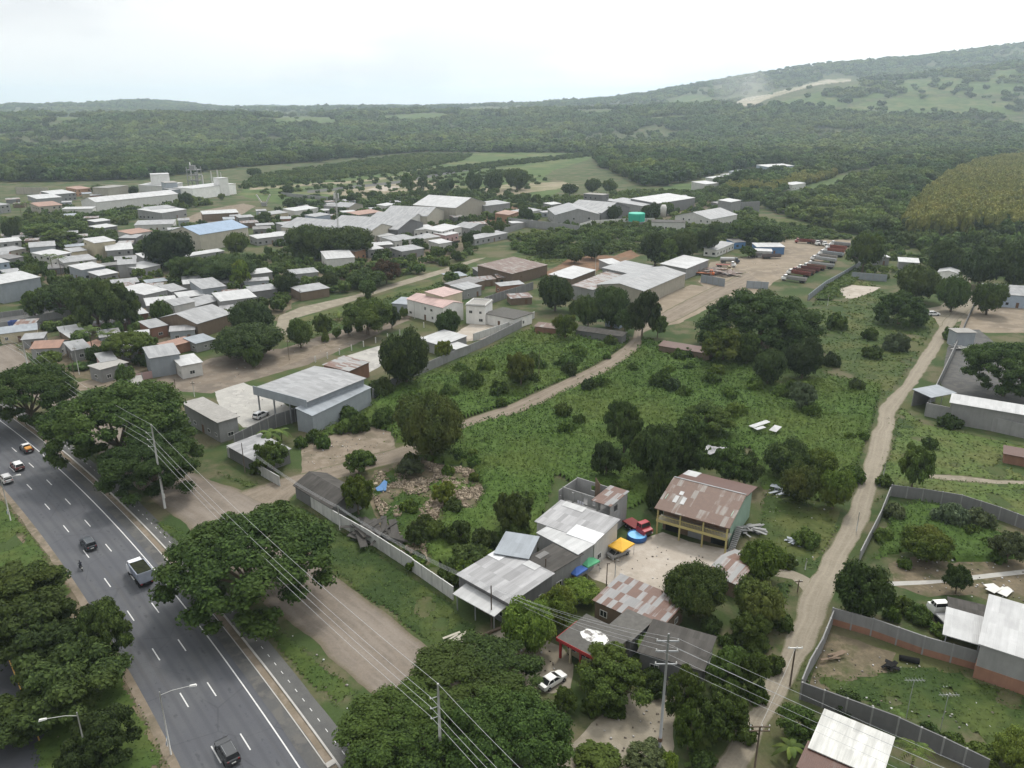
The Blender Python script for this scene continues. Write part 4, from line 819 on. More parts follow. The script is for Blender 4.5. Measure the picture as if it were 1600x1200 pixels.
T("""
grey-roofed workshop|985 428 1020 416 14 6|rm=tin wm=conc win=.4 name=workshop cat=workshop
small white canopy hut|952 413 972 411 9 3.5|rm=tin_w wm=conc win=0
small grey hut with silver roof|946 496 968 500 9 3.2|rm=tin_b wm=lblue
big rusty shed with brown walls|800 428 855 414 20 5|rm=rust wm=timber win=0 roof=shed name=shed cat=shed
dark flat shed|718 449 757 438 8 4|rm=tin_d wm=timber
grey workers' house|725 453 752 447 8 4|rm=tin wm=conc
pink-tiled two-storey villa|636 467 692 481 10 6.4|rm=pink_roof wm=bright roof=gable win=.3
cream upper block of the villa|693 464 722 456 9 8.5|rm=pink_roof wm=cream roof=shed win=.2
low grey garage of the villa|613 474 636 476 8 4|rm=tin_b wm=metal_grey win=0
white cube house with parapet|728 477 758 479 9 6.8|roof=flat rm=slab wm=bright parapet=.5 win=.2
long white bungalow with dark flat roof|757 490 803 499 11 3.8|roof=flat rm=slab_dark wm=bright win=.6
white tin roof over parked trailers|655 530 690 540 11 3.5|rm=tin_w wm=conc win=0
small white shelter|712 546 730 540 7 3|rm=tin_w wm=conc win=0
light grey hall with dark side|470 457 514 450 9 3.6|rm=tin wm=timber win=0
long low grey shed|395 456 433 451 8 3.5|rm=tin wm=conc_d win=0
flat grey bungalow|457 429 497 425 8 4.5|rm=tin wm=conc
low white shed|376 431 425 425 8 4|rm=tin_w wm=conc
white clinic block with pale roof|510 405 554 402 16 5|rm=tin_w wm=white win=.3
orange brick cottage|555 393 571 389 9 5|rm=tin_w wm=orange
white-roofed cottage|575 391 599 388 12 4|rm=tin_w wm=conc
great grey gabled mill hall|572 366 620 355 62 7|roof=gable ridge=y rm=tin wm=beige win=0 name=warehouse cat=warehouse
dark-fronted gabled mill hall|621 359 661 348 48 7|roof=gable ridge=y rm=tin wm=conc_d win=0 name=warehouse cat=warehouse
low grey wing of the mill|462 358 502 353 22 5|rm=tin wm=conc
grey gabled sawmill|667 338 694 329 32 7|roof=gable ridge=y rm=tin wm=beige win=0 name=warehouse cat=warehouse
grey gabled workshop|640 344 665 338 30 6|roof=gable ridge=y rm=tin wm=white win=.4 name=workshop cat=workshop
white gable warehouse with pale roof|712 325 759 316 36 9|roof=gable ridge=y rm=tin_w wm=beige win=0 name=warehouse cat=warehouse
long flat-roofed store|758 322 797 317 14 7|rm=tin wm=conc win=0
white two-storey house|690 362 721 354 12 5.5|rm=tin_w wm=white
pink-walled house|696 368 716 364 9 4|rm=tin_w wm=pinkw
white-roofed house|645 360 681 357 12 4|rm=tin_w wm=white
grey-roofed house|617 377 651 372 12 4|rm=tin wm=white
white-walled cottage|593 370 616 367 8 4.5|rm=tin_w wm=white
grey hip-roofed house|660 373 688 369 10 4|rm=tin wm=beige roof=hip
wide grey house|628 393 662 388 10 4|rm=tin wm=conc
pale bungalow|686 381 706 378 9 4|rm=tin_w wm=white
light blue house|492 339 516 335 9 5|rm=tin wm=lblue
white-roofed pair of houses|461 330 497 325 12 5|rm=tin_w wm=white
cream bungalow|418 336 450 332 10 4.5|rm=tin wm=cream
dark-roofed shop|518 323 539 320 8 5|rm=tin_d wm=conc
grey gabled house|545 324 567 320 14 5|roof=gable ridge=y rm=tin wm=beige
red-roofed house|560 336 597 331 12 4.2|rm=red_tile wm=conc
small white-roofed kiosk|602 322 619 319 8 4|rm=tin_w wm=white
long pale-roofed bungalow|402 373 446 368 10 4|rm=tin_w wm=conc
pale green-roofed house|440 368 473 364 10 4|rm=tin_w wm=white
gabled grey house|735 357 763 353 14 4.5|roof=gable ridge=y rm=tin wm=conc
low row of grey roofs|742 374 793 364 8 3.5|rm=tin wm=conc
blue-roofed warehouse with beige walls|312 367 387 355 26 9|roof=gable rm=blue_roof wm=beige win=0 door=0 name=warehouse cat=warehouse
long low white-roofed row|265 405 350 392 6 4|rm=tin_w wm=conc
""")
T("""
two-storey grey house|0 379 33 376 10 6|rm=tin_w wm=conc
low mossy-roofed house|0 395 40 388 9 3.6|rm=tin wm=beige
grey windowless hall|46 387 86 384 12 5.5|rm=tin wm=metal_grey win=0
white-walled house with grey roof|79 401 111 395 13 5.5|rm=tin_w wm=white
small yellow house|112 394 136 391 9 5|rm=tin wm=cream
cream three-storey house with open gallery|148 380 180 376 13 8.8|rm=tin_w wm=cream win=.1
long grey-sided house with white roof|166 392 207 389 15 6|rm=tin_w wm=conc
grey house stepped by the tall tree|224 403 249 400 10 5|rm=tin_w wm=conc
wide beige house|100 411 150 405 12 4.6|rm=tin wm=white
grey two-roofed house|128 422 164 416 11 5|rm=tin_w wm=metal_grey
tall grey block house|184 414 212 412 9 6|rm=tin wm=conc win=.6
white-roofed low house|216 421 250 414 11 4.2|rm=tin_w wm=conc
flat pale annex|155 431 184 426 9 3.4|rm=tin_w wm=conc
light blue two-storey house|0 411 14 409 11 6|rm=tin_w wm=lblue
brown-roofed house|15 405 36 401 10 4.5|rm=tin_d wm=conc
grey-roofed hut|8 428 33 425 8 3|rm=tin wm=lblue
long white-roofed store with ribbed walls|0 444 62 433 14 8|rm=tin_w wm=metal_grey win=0 name=warehouse cat=warehouse
broad grey house with dark side|226 461 261 453 15 5|rm=tin_w wm=conc
small grey house|268 456 291 452 11 4|rm=tin wm=conc
grey panel-walled hall|316 452 352 447 15 5.5|rm=tin wm=metal_grey win=0
low white kiosk roof|232 464 253 460 5 3|rm=tin_w wm=brick
white-roofed grey cottage|190 469 211 466 9 4|rm=tin_w wm=conc
pale tin-roofed house|230 478 277 473 10 4|rm=tin_w wm=conc
two-storey white house with grey gables|272 478 304 471 10 6.4|roof=gable rm=tin wm=white win=.1
plank-sided shed with broad grey gable|308 506 361 490 18 5|roof=gable rm=tin wm=timber win=0 name=shed cat=shed
low grey workshop roof|305 479 350 467 9 4|rm=tin wm=conc win=0
pale flat hall|345 471 400 464 12 5|rm=tin_w wm=conc win=.4
white lean house|200 494 231 489 10 4|rm=tin_w wm=brick
brick cottage with tin roof|235 513 261 508 9 4|rm=tin wm=brick
open pale-roofed shelter|110 528 141 522 8 3|rm=tin_w wm=timber win=0
tiny white-roofed shelter|94 518 122 514 5 2.6|rm=tin_w wm=timber win=0
grey-roofed cottage|113 548 141 543 9 3.6|rm=tin wm=conc
red-tiled roof|48 545 92 543 9 3.4|rm=red_tile wm=conc roof=gable
brick hut|150 545 172 539 7 3.2|rm=red_tile wm=brick
brown-roofed wall shed|262 543 303 532 5 3|rm=red_tile wm=brick win=0
pale grey block hut with faded paint|139 572 157 578 8 4|roof=flat rm=slab wm=conc
pink-stained block hut|158 566 182 562 8 4.2|rm=tin wm=pinkw
grey metal box store|234 560 280 553 10 6|rm=tin wm=metal_grey win=0 name=store cat=store
curved white-roofed kiosk|283 572 315 566 8 4|rm=tin_w wm=white
low white slab hut|188 602 222 597 6 2.6|roof=flat rm=slab wm=white win=0
pair of teal-grey roofs|306 537 335 530 7 3|rm=tin_b wm=conc
white-roofed cabin|156 357 183 353 10 4|rm=tin_w wm=conc_d
white-roofed hut|148 347 172 344 8 4|rm=tin_w wm=conc_d
tall white cabin|118 372 131 370 8 5|rm=tin_w wm=white
grey-walled block|237 328 275 324 12 6|rm=tin wm=conc
pale gabled open shed|253 333 291 327 22 5|rm=tin_w wm=conc roof=shed
long open lumber shed|317 335 372 332 12 5|rm=tin_w wm=timber win=0
low pale sheds|210 352 270 350 14 4|rm=tin wm=white
orange-tiled house|205 366 238 361 12 5|rm=red_tile wm=white
grey house among trees|186 372 212 372 9 4|rm=tin wm=conc_d
long white factory shed|150 316 278 303 20 8|roof=gable rm=tin_w wm=white win=0 name=factory_shed cat=factory
low white factory hall|216 289 259 291 20 9|rm=tin_w wm=white win=0 name=factory_hall cat=factory
tall white factory tower block|236 273 264 272 14 18|roof=flat rm=tin_w wm=bright win=0 name=factory_tower cat=factory
grey factory block|258 286 277 285 14 13|roof=flat rm=slab wm=metal_grey win=0 name=factory_block cat=factory
grey pump house|270 297 300 294 14 8|rm=tin wm=metal_grey win=0 name=factory_hall cat=factory
long pale factory enclosure|301 295 368 287 22 9|roof=flat rm=tin_w wm=bright win=0 name=factory_hall cat=factory
white square silo house|342 279 356 278 10 15|roof=flat rm=tin_w wm=bright win=0 name=silo_house cat=factory
orange-walled house|120 296 142 294 16 6|rm=red_tile wm=orange
white-roofed yard building|85 304 118 301 20 6|rm=tin_w wm=conc
wide pale roof|58 311 96 308 20 5|rm=tin_w wm=conc win=0
red-brick roofed hall|61 323 97 320 18 6|rm=red_tile wm=beige
long low white wall building|97 327 144 326 8 5|rm=tin_w wm=white win=0
small grey roof|0 321 15 319 14 6|rm=tin wm=conc
beige factory store|168 294 200 290 16 9|roof=flat rm=slab wm=beige win=0
grey gabled depot|868 336 937 335 34 7|roof=gable ridge=y rm=tin wm=conc win=.3 name=depot cat=depot
grey two-slope hall|940 333 984 324 30 7|roof=gable ridge=y rm=tin wm=conc_d win=0 name=hall cat=hall
pale roofed hall|1003 322 1026 317 28 7|rm=tin wm=conc win=0 name=hall cat=hall
far grey hall|1028 318 1086 309 24 8|rm=tin_w wm=conc_d win=0 name=hall cat=hall
wide-eaved hall with blue door|1055 337 1110 343 34 6|roof=gable ridge=y rm=tin wm=white win=.3 name=hall cat=hall
white bungalow with dark flat roof|1019 347 1071 348 11 5|roof=flat rm=slab_dark wm=white win=.7
white house with grey roof|818 333 846 328 11 4|rm=tin wm=white
orange brick house|795 336 810 331 10 5|rm=red_tile wm=orange
low white lean-to|800 349 837 347 6 3|rm=tin_w wm=conc win=0
tall unfinished grey house with flat canopy|912 303 942 305 10 10|roof=flat rm=slab wm=conc_d
small white canopy|861 320 877 318 8 4|rm=tin_w wm=conc
fluted grey hangar|1142 316 1158 313 10 9|rm=tin_w wm=conc win=0
pale cabin row|1120 391 1147 380 7 3.6|rm=tin wm=white
blue cabin row|1148 379 1165 378 8 3.6|rm=tin_d wm=blue_paint
blue site office with long white roof|1183 386 1226 386 9 4|rm=tin_w wm=blue_paint
white stacked cabin|1180 392 1206 393 5 3.4|rm=tin_w wm=white
far white roof|1102 288 1123 286 16 6|rm=tin_w wm=white win=0
far white hall|1128 281 1150 278 18 6|rm=tin_w wm=white win=0
far pale hall|1150 276 1172 273 18 6|rm=tin wm=white win=0
far light-blue hall|1172 272 1198 268 24 7|rm=tin_b wm=lblue win=0
far long bluish-white hall|1200 261 1241 259 18 9|rm=tin_w wm=lblue win=0
small white farmhouse|1238 289 1259 286 10 5|rm=tin_w wm=white
low shed with white roof|1360 402 1390 402 9 4|rm=tin_w wm=conc
white-roofed cabin in the trees|1405 409 1436 411 9 3.6|rm=tin_w wm=conc
far white-walled hut|1225 178 1229 178 10 6|rm=tin_w wm=white win=0
""".replace("far white-walled hut|1225 178 1229 178 10 6|rm=tin_w wm=white win=0\n",""))
# factory frame tower, stacks, mast, tank
def thing_mesh(name,label,cat,mb,mat,loc,rz=0,smooth=False): return tag(mb.build(name,MAT[mat],None,loc,rz,smooth),label,cat)
ft=empty('plant_tower',P(306,292)); tag(ft,'open steel plant tower with pipes above the pale factory enclosure','tower')
for k in range(4): MB().tube([(-5+10*(k%2),-5+10*(k//2),0),(-5+10*(k%2),-5+10*(k//2),19)],.45,6).build('leg',MAT['conc'],ft)
for z in (6,11,16): MB().box(-5.6,-5.6,z,5.6,5.6,z+.6).build('deck',MAT['conc'],ft)
MB().box(-3,-3,16.7,2,1,20.5).build('cabin',MAT['conc'],ft); MB().tube([(-4.5,4,6.7),(-4.5,4,23)],.5,8).build('pipe',MAT['bright'],ft); MB().tube([(4,-4,1),(9,-9,.5)],.9,8).build('chute',MAT['bright'],ft); MB().lathe([(1.4,.5),(1.6,14)],12,(2,0)).build('silo',MAT['white'],ft)
for i,(x,y0,y1,r,lab) in enumerate(((332,291,268,.7,'slim pale stack rising from the middle of the factory'),(342,291,266,.8,'tall leaning-looking white stack beside the square silo house'),(347,291,270,.6,'short white stack tight against the square silo house'),(318,292,274,.9,'pale cylinder stack next to the open plant tower'))):
    hgt=topz(x,y0,y1); thing_mesh('chimney',lab,'chimney',MB().lathe([(r,0),(r*.8,hgt),(r*.95,hgt+.3)],10),'white',P(x,y0))
thing_mesh('chimney','white standing cylinder tank taller than the depot roofs','chimney',MB().lathe([(2.2,0),(2.2,topz(1036,338,324)),(1.4,topz(1036,338,320))],14),'white',P(1036,338),0,True)
tk=empty('water_tank',P(994,350)); tag(tk,'bright green round water tank on a concrete base','tank'); MB().lathe([(7,0),(7,2)],20).build('base',MAT['conc'],tk); MB().lathe([(5.6,2.01),(5.6,7),(5.2,7.4)],20).build('tank',plain('tank_green',(.02,.36,.25),.5),tk)
ms=empty('telecom_mast',P(531,392)); tag(ms,'slim guyed telecom mast with antennas rising above the village','mast'); mh=topz(531,392,298); q=MB()
for k in range(3):
    a=2*math.pi*k/3; q.tube([(.7*math.cos(a),.7*math.sin(a),0),(.3*math.cos(a),.3*math.sin(a),mh)],.09,5)
for i in range(int(mh/1.5)):
    f=i*1.5/mh; g=(i+1)*1.5/mh
    for k in range(3):
        a=2*math.pi*k/3;b=2*math.pi*(k+1)/3; ra=.7-.4*f;rb_=.7-.4*g; q.tube([(ra*math.cos(a),ra*math.sin(a),f*mh),(rb_*math.cos(b),rb_*math.sin(b),g*mh)],.05,4)
q.build('lattice',MAT['pole_c'],ms)
for k in range(3):
    a=2*math.pi*k/3; MB().box(-.3,-.15,mh-4,.3,.15,mh-1.2).build('antenna',MAT['frame_w'],ms,(1.3*math.cos(a),1.3*math.sin(a),0))
hop=empty('conveyor',P(413,322)); tag(hop,'white angled conveyor pair at the lumber yard heap','conveyor'); 
for s,t in ((-1,1),(1,1)): MB().tube([(s*1,0,1),(s*5.5,0,9)],.6,6).build('arm',MAT['white'],hop)
MB().box(-2,-1,0,2,1,3).build('base',MAT['conc'],hop)
# tents and pool in the sandy yard
def tent(label,A,B,C,h,col):
    c,rz,w,d=frame2(A,B,C,h); w=max(w,3);d=max(d,3); r=empty('canopy_tent',c,rz); tag(r,label,'tent'); hx,hy=w/2,d/2; t=MB()
    t.add([(-hx,-hy,h),(hx,-hy,h),(hx,hy,h),(-hx,hy,h),(0,0,h+.7),(-hx,-hy,h-.25),(hx,-hy,h-.25),(hx,hy,h-.25),(-hx,hy,h-.25)],[(0,1,4),(1,2,4),(2,3,4),(3,0,4),(5,6,1,0),(6,7,2,1),(7,8,3,2),(8,5,0,3)]); t.build('cover',plain('tent_%.2f%.2f%.2f'%col,col,.7,.2,.08),r)
    for x in (-hx+.05,hx-.05):
        for y in (-hy+.05,hy-.05): MB().tube([(x,y,0),(x,y,h)],.035,6).build('leg',MAT['steel'],r)
tent('yellow canopy tent sheltering a car beside the row house',(950,852),(972,862),(987,847),2.2,(.62,.36,.05)); tent('green canopy tent next to the blue canopy tent',(899,875),(918,886),(937,876),2.3,(.10,.36,.19)); tent('blue canopy tent between green tent and leafy mango tree',(880,888),(902,899),(918,889),2.2,(.06,.13,.38))
pl=empty('pool',P(995,842)); tag(pl,'round above-ground pool, light blue inside, in the sandy yard','pool'); MB().lathe([(1.75,0),(1.85,.5),(1.75,1.0),(1.68,1.0),(1.68,.82)],18).build('pool_wall',plain('pool_dark',(.03,.1,.28),.5),pl)
MB().add([(1.66*math.cos(2*math.pi*k/18),1.66*math.sin(2*math.pi*k/18),.83) for k in range(18)],[tuple(range(18))]).build('water',plain('pool_water',(.16,.42,.68),.2,.5,.2,1.2),pl)
tp=MB(); tp.add([(-1.2,-.8,.5),(.6,-1,.35),(1.4,.9,1.3),(.9,1.5,1.5),(-.4,.6,.9),(-1.3,.2,.7),(-1.1,-.7,.05),(.7,-.9,.03)],[(0,1,4,5),(1,2,3,4),(6,7,1,0)]); thing_mesh('tarpaulin','crumpled blue tarpaulin lying on the rubble heap','tarpaulin',tp,'blue_paint',P(597,766),.4)
# ================================================================= road vehicles
def s_of(px,py): p=P(px,py); return p.dot(UD)
car('dark grey off-road wagon driving away at the bottom of highway',356,1180,hdir(s_of(356,1180)),'suv',(.035,.037,.04))
car('dark estate car in mid highway ahead of the motorbike',139,854,hdir(s_of(139,854)),'suv',(.03,.037,.045))
car('silver off-road wagon nearest the median on the highway',10,752,hdir(s_of(10,752)),'suv',(.42,.42,.42))
car('maroon hatchback with a white roof on the highway',28,732,hdir(s_of(28,732)),'suv',(.13,.045,.04),roofc=(.7,.7,.69))
car('black pickup carrying an orange load on the highway',42,704,hdir(s_of(42,704)),'pickup',(.04,.036,.035),roofc=(.6,.6,.6),load=1)
ldg=leaf('produce',[(.007,.010,.004),(.013,.016,.006),(.018,.019,.008)],0); d_=hdir(s_of(218,903))
big_truck('stake-bed cargo truck loaded with dark green produce',P(220,904),math.atan2(d_.y,d_.x),(.62,.63,.66),(.34,.37,.44),'stake',.03,7.0,load='produce')
car('white sedan parked on the dirt by the red-trimmed house',863,1068,(P(884,1053)-P(845,1078)).normalized(),'sedan',(.68,.68,.66),z=.015)
car('dusty grey car parked beneath the yellow canopy tent',966,868,(P(990,850)-P(950,866)).normalized(),'sedan',(.25,.25,.25),z=.018)
big_truck('old dark red flatbed lorry parked behind the round pool',P(996,830),math.atan2((P(1010,838)-P(982,820)).y,(P(1010,838)-P(982,820)).x),(.30,.02,.03),(.16,.03,.03),'flat',0,6.0)
big_truck('small white pickup lorry parked at the workshop garden',P(1471,968),R(95),(.66,.66,.64),(.35,.35,.35),'flat',0,5.0)
car('white and dark car in the concrete yard of the warehouse',408,652,(P(425,640)-P(395,655)).normalized(),'suv',(.6,.6,.6),z=.02)
car('white car by the trees at the lane bend',1458,493,Vector((1,.1,0)),'suv',(.62,.63,.63),z=.02)
bus=big_truck('blue and white minibus waiting on the village road',P(38,513),R(12),(.5,.53,.6),(.08,.12,.3),'stake',.02,9,name='minibus',cat='bus')
for i,(x,y) in enumerate(((706,331),(714,329),(722,327),(729,325),(736,323))): car(('first','second','third','fourth','fifth')[i]+' dark car from the gable end in the row before the white gable warehouse',x,y,Vector((.3,1,0)),'sedan',(.04,.04,.045),z=.03,group='dark cars parked at the gable warehouse')
# truck yard: parked tippers and trailers
dy=(P(1300,395)-P(1225,442)).normalized(); az=math.atan2((P(1230,432)-P(1265,437)).y,(P(1230,432)-P(1265,437)).x)
ty=[(1240,440,'grey ribbed tipper',(.72,.72,.7),(.30,.29,.28),'tub','at the front end of the east row'),(1247,431,'dark red tipper',(.7,.7,.68),(.17,.05,.04),'tub','second from the front of the east row'),(1262,424,'maroon tipper',(.66,.66,.64),(.13,.04,.035),'tub','behind a grey ribbed tipper of the east row'),(1281,418,'silver trailer truck',(.7,.7,.7),(.34,.34,.34),'tub','in the middle of the east row'),(1286,409,'pale grey trailer truck',(.72,.72,.72),(.38,.38,.39),'tub','after the middle of the east row'),(1298,400,'long steel-blue trailer truck',(.7,.7,.7),(.26,.28,.30),'tub','towards the far end of the east row'),(1306,390,'wide brick-red tipper',(.6,.6,.6),(.2,.06,.045),'tub','at the far end of the east row')]
ty+=[(1254,428,'low rusty flat-sided tipper',(.2,.06,.05),(.15,.07,.055),'tub','squeezed between the front pair of the east row'),(1271,421,'brown-sided tipper',(.66,.66,.64),(.19,.10,.075),'tub','beside the maroon tipper of the east row'),(1290,405,'dusty ribbed tipper',(.5,.5,.5),(.28,.26,.24),'tub','between two pale trailer trucks of the east row'),(1302,395,'faded red tipper',(.68,.68,.66),(.22,.08,.06),'tub','beside the long steel-blue trailer truck'),(1312,385,'grey flat-topped tipper',(.6,.6,.6),(.24,.24,.25),'tub','behind the wide brick-red tipper')]
for x,y,l,cb,bc,k,wh in ty: big_truck(l+' parked '+wh,P(x,y),az+rnd.uniform(-.06,.06),cb,bc,k,.02,13 if 'trailer' in l else 11,group='trucks in the dirt yard')
for x,y,l,cb,bc,k,a in [(1255,380,'dark red tipper nosed to the back hedge of the yard',(.25,.05,.04),(.18,.05,.04),'tub',2.8),(1272,382,'white-cabbed tipper at the back of the truck yard',(.72,.72,.7),(.12,.05,.045),'tub',4.9),(1283,383,'second white-cabbed tipper at the back of the yard',(.72,.72,.7),(.12,.1,.1),'tub',4.9),(1215,377,'rust-red low trailer behind the blue site office',(.2,.06,.05),(.2,.06,.05),'trailer',.1),(1195,372,'dark trailer parked behind the round yard tree',(.1,.1,.1),(.10,.10,.11),'trailer',.1),(1140,411,'grey tanker truck with navy cab beside the grey halls',(.03,.04,.06),(.36,.36,.36),'tank',-.1),(1134,417,'white-cabbed red flatbed in the scrap corner',(.7,.7,.7),(.2,.06,.04),'flat',-.15),(1100,430,'orange lorry by the tin fence of the truck yard',(.5,.12,.03),(.3,.1,.04),'flat',-.3),(1205,404,'dark flat trailer parked mid-yard by stacked cabin',(.1,.1,.1),(.12,.1,.1),'trailer',.05),(1185,402,'grey low trailer beside the stacked white cabin',(.2,.2,.2),(.2,.19,.18),'trailer',.1),(1128,424,'yellow-brown stripped lorry in the scrap corner',(.35,.27,.12),(.25,.13,.06),'flat',-.1)]:
    big_truck(l,P(x,y),a,cb,bc,k,.02,9.5,group='trucks in the dirt yard')
# motorbike and rider
d_=hdir(s_of(126,890)); b=P(127,890); mbk=empty('motorbike',(b.x,b.y,.03),math.atan2(d_.y,d_.x)); tag(mbk,'small dark motorbike ridden up the highway','motorbike')
MB().tube([(-.45,0,.62),(-.1,0,.62),(.15,0,.72),(.4,0,.78)],[.14,.16,.17,.1],8).build('body',MAT['black_plastic'],mbk); MB().tube([(.42,0,.85),(.68,0,.32)],.035,6).build('fork',MAT['steel'],mbk); MB().tube([(.34,-.33,1.0),(.4,0,.95),(.34,.33,1.0)],.02,6).build('handlebar',MAT['steel'],mbk)
MB().box(-.6,-.14,.74,.12,.14,.84).build('seat',MAT['black_plastic'],mbk); MB().box(-.86,-.1,.6,-.8,.1,.72).build('licence_plate',MAT['plate'],mbk)
for x in (-.62,.68): wheel(mbk,x,0,.3,.1)
sk=[((-.2,0,.86),.15),((-.17,0,1.1),.15),((-.08,0,1.36),.17),((-.05,0,1.5),.06),((-.02,0,1.56),.07),((0,0,1.7),.105),((-.06,.2,1.4),.065),((.1,.27,1.18),.05),((.33,.3,1.02),.04),((-.06,-.2,1.4),.065),((.1,-.27,1.18),.05),((.33,-.3,1.02),.04),((-.16,.11,.86),.1),((.2,.2,.8),.085),((.1,.2,.4),.06),((.25,.2,.34),.05),((-.16,-.11,.86),.1),((.2,-.2,.8),.085),((.1,-.2,.4),.06),((.25,-.2,.34),.05)]
me=bpy.data.meshes.new('person'); me.from_pydata([q[0] for q in sk],[(0,1),(1,2),(2,3),(3,4),(4,5),(2,6),(6,7),(7,8),(2,9),(9,10),(10,11),(0,12),(12,13),(13,14),(14,15),(0,16),(16,17),(17,18),(18,19)],[])
pe=bpy.data.objects.new('person',me); COL.objects.link(pe); pe.location=(b.x,b.y,.03); pe.rotation_euler=(0,0,math.atan2(d_.y,d_.x)); pe.modifiers.new('skin','SKIN'); pe.modifiers.new('sub','SUBSURF').render_levels=1
for i,(q,r) in enumerate(sk): me.skin_vertices[0].data[i].radius=(r,r)
me.skin_vertices[0].data[0].use_root=True; me.materials.append(plain('dark_clothes',(.03,.032,.045),.9)); tag(pe,'rider in dark clothes and helmet seated on the motorbike','person')
MB().lathe([(.05,1.585),(.125,1.63),(.135,1.72),(.09,1.83),(.02,1.85)],12).build('helmet',MAT['black_plastic'],pe,smooth=True)
# ================================================================= poles, lamps, cables
def arm3(root,h,dirs):  # three side brackets as on the concrete line
    for z in dirs:
        a=MB().tube([(0,0,z-.15),(-1.1,0,z+.12)],.05,6).build('bracket',MAT['steel'],root); MB().lathe([(.04,z+.1),(.09,z+.18),(.04,z+.26),(.08,z+.34),(.03,z+.4)],8,(-1.12,0)).build('insulator',MAT['frame_w'],a)
azl=math.atan2(ND.y,ND.x)
def bigpole(label,px,py,ty,world=None,h=None):
    r,b,h=pole(label,px,py,ty,.24,.13,az=azl,world=world,h=h); z=[h-1.6,h-3.0,h-4.4]; arm3(r,h,z)
    MB().box(-.02,-.25,2.2,.27,.25,3.2).build('plate',MAT['frame_w'],r)
    n=Vector((math.cos(azl),math.sin(azl),0)); return [b-n*1.12+Vector((0,0,q+.4)) for q in z]+[b+Vector((0,0,h))],b,h
A1,b1,h1=bigpole('tall grey concrete line pole standing in the roadside trees far along',46,584,531)
A2,b2,h2=bigpole('tall grey concrete line pole with white plate beside umbrella trees',258,794,663)
w3=P(690,1216); A3,b3,h3=bigpole('tall grey concrete line pole among the feathery trees beside frontage road',690,1216,1068)
far0=[q-(A2[i]-q)*1.0 for i,q in enumerate(A1)]; ext=[A3[i]+(A3[i]-A2[i]).normalized()*45+Vector((0,0,-.5)) for i in range(4)]
for i,nme in enumerate(('topmost bracket','middle bracket','lowest bracket','pole-top')): cable('long %s line cable strung along the highway concrete poles'%nme,[far0[i],A1[i],A2[i],A3[i],ext[i]],1.6,.02)
r4,b4,h4=pole('big grey steel power pole with three crossarms by dirt yard',1029,1188,990,.2,.12,'pole_s',arms=[])
for z in (h4-1.2,h4-2.6,h4-4.4):
    a=MB().box(-1.3,.16,z-.08,1.3,.28,z+.08).build('crossarm',MAT['steel'],r4)
    for x in (-1.2,0,1.2): MB().lathe([(.04,z+.081),(.09,z+.15),(.04,z+.23),(.08,z+.3),(.02,z+.36)],8,(x,.22)).build('insulator',MAT['frame_w'],a)
MB().lathe([(.272,3.0),(.27,3.5)],12).build('rust_band',MAT['rust'],r4)
r5,b5,h5=pole('thin dark wooden pole before the row house porch',768,980,915,.12,.09,'wood_p'); r6,b6,h6=pole('thin whitish pole leaning over the white perimeter wall',531,828,790,.11,.08); r7,b7,h7=pole('slim dark pole beside the short whitewashed wall',383,738,692,.11,.08,'wood_p')
r8,b8,h8=pole('wooden pole with a crossarm beside the dirt lane bend',1234,1072,1013,.13,.1,'wood_p',[(6.3,2.0,'frame_w')]); 
r9,b9,h9=pole('wooden pole with double crossarm at the lane foot',1177,1215,1135,.13,.1,'wood_p',[(h_,2.4,'wood_p') for h_ in (7.0,7.6)])
r10,b10,h10=pole('slim pole standing behind the tin-roofed row house',852,923,873,.12,.09,'wood_p')
T4=lambda z,x:b4+Vector((x,.2,z+.36))
end=P(1330,1330,9.0)
for i,(z,x) in enumerate(((h4-1.2,-1.2),(h4-1.2,1.2),(h4-2.6,-1.2),(h4-2.6,1.2),(h4-4.4,0))):
    cable(('upper outer','upper inner','middle outer','middle inner','single lower')[i]+' cable running from the steel crossarm pole across the lane',[T4(z,x),b4+(Vector((60,-42,0)))*(1+.06*i)+Vector((x,0,z-.8))],1.1,.015)
    cable(('first','second','third','fourth','fifth')[i]+' slack cable over the shack roofs from crossarm pole to thin poles',[T4(z,x),b5+Vector((.1*i,0,h5-.25*i)),b6+Vector((.1*i,0,h6-.2*i)),b7+Vector((0,0,h7-.2*i))],1.2,.013)
cable('single cable linking the two wooden lane poles',[b8+Vector((0,0,h8)),b9+Vector((0,0,h9))],.8,.016)
for i,(x,y,t) in enumerate(((117,592,546),(124,585,541),(382,565,540),(452,563,530),(648,498,470),(1293,478,460),(842,590,545),(1172,505,487),(1380,745,723),(1246,925,906),(1258,890,873),(304,620,595),(277,625,592),(41,505,487),(104,532,510),(316,497,485),(1338,830,800),(961,900,870),(947,925,880),(242,315,300),(930,430,395),(470,470,452),(735,447,425),(1110,440,418))):
    pole(describe('thin pale service pole' if i%3 else 'thin dark wooden pole',x,t),x,y,t,.1,.07,'pole_c' if i%3 else 'wood_p',[(max(2,topz(x,y,t)-.8),1.2,'wood_p')] if i%2 else (),'service_pole')
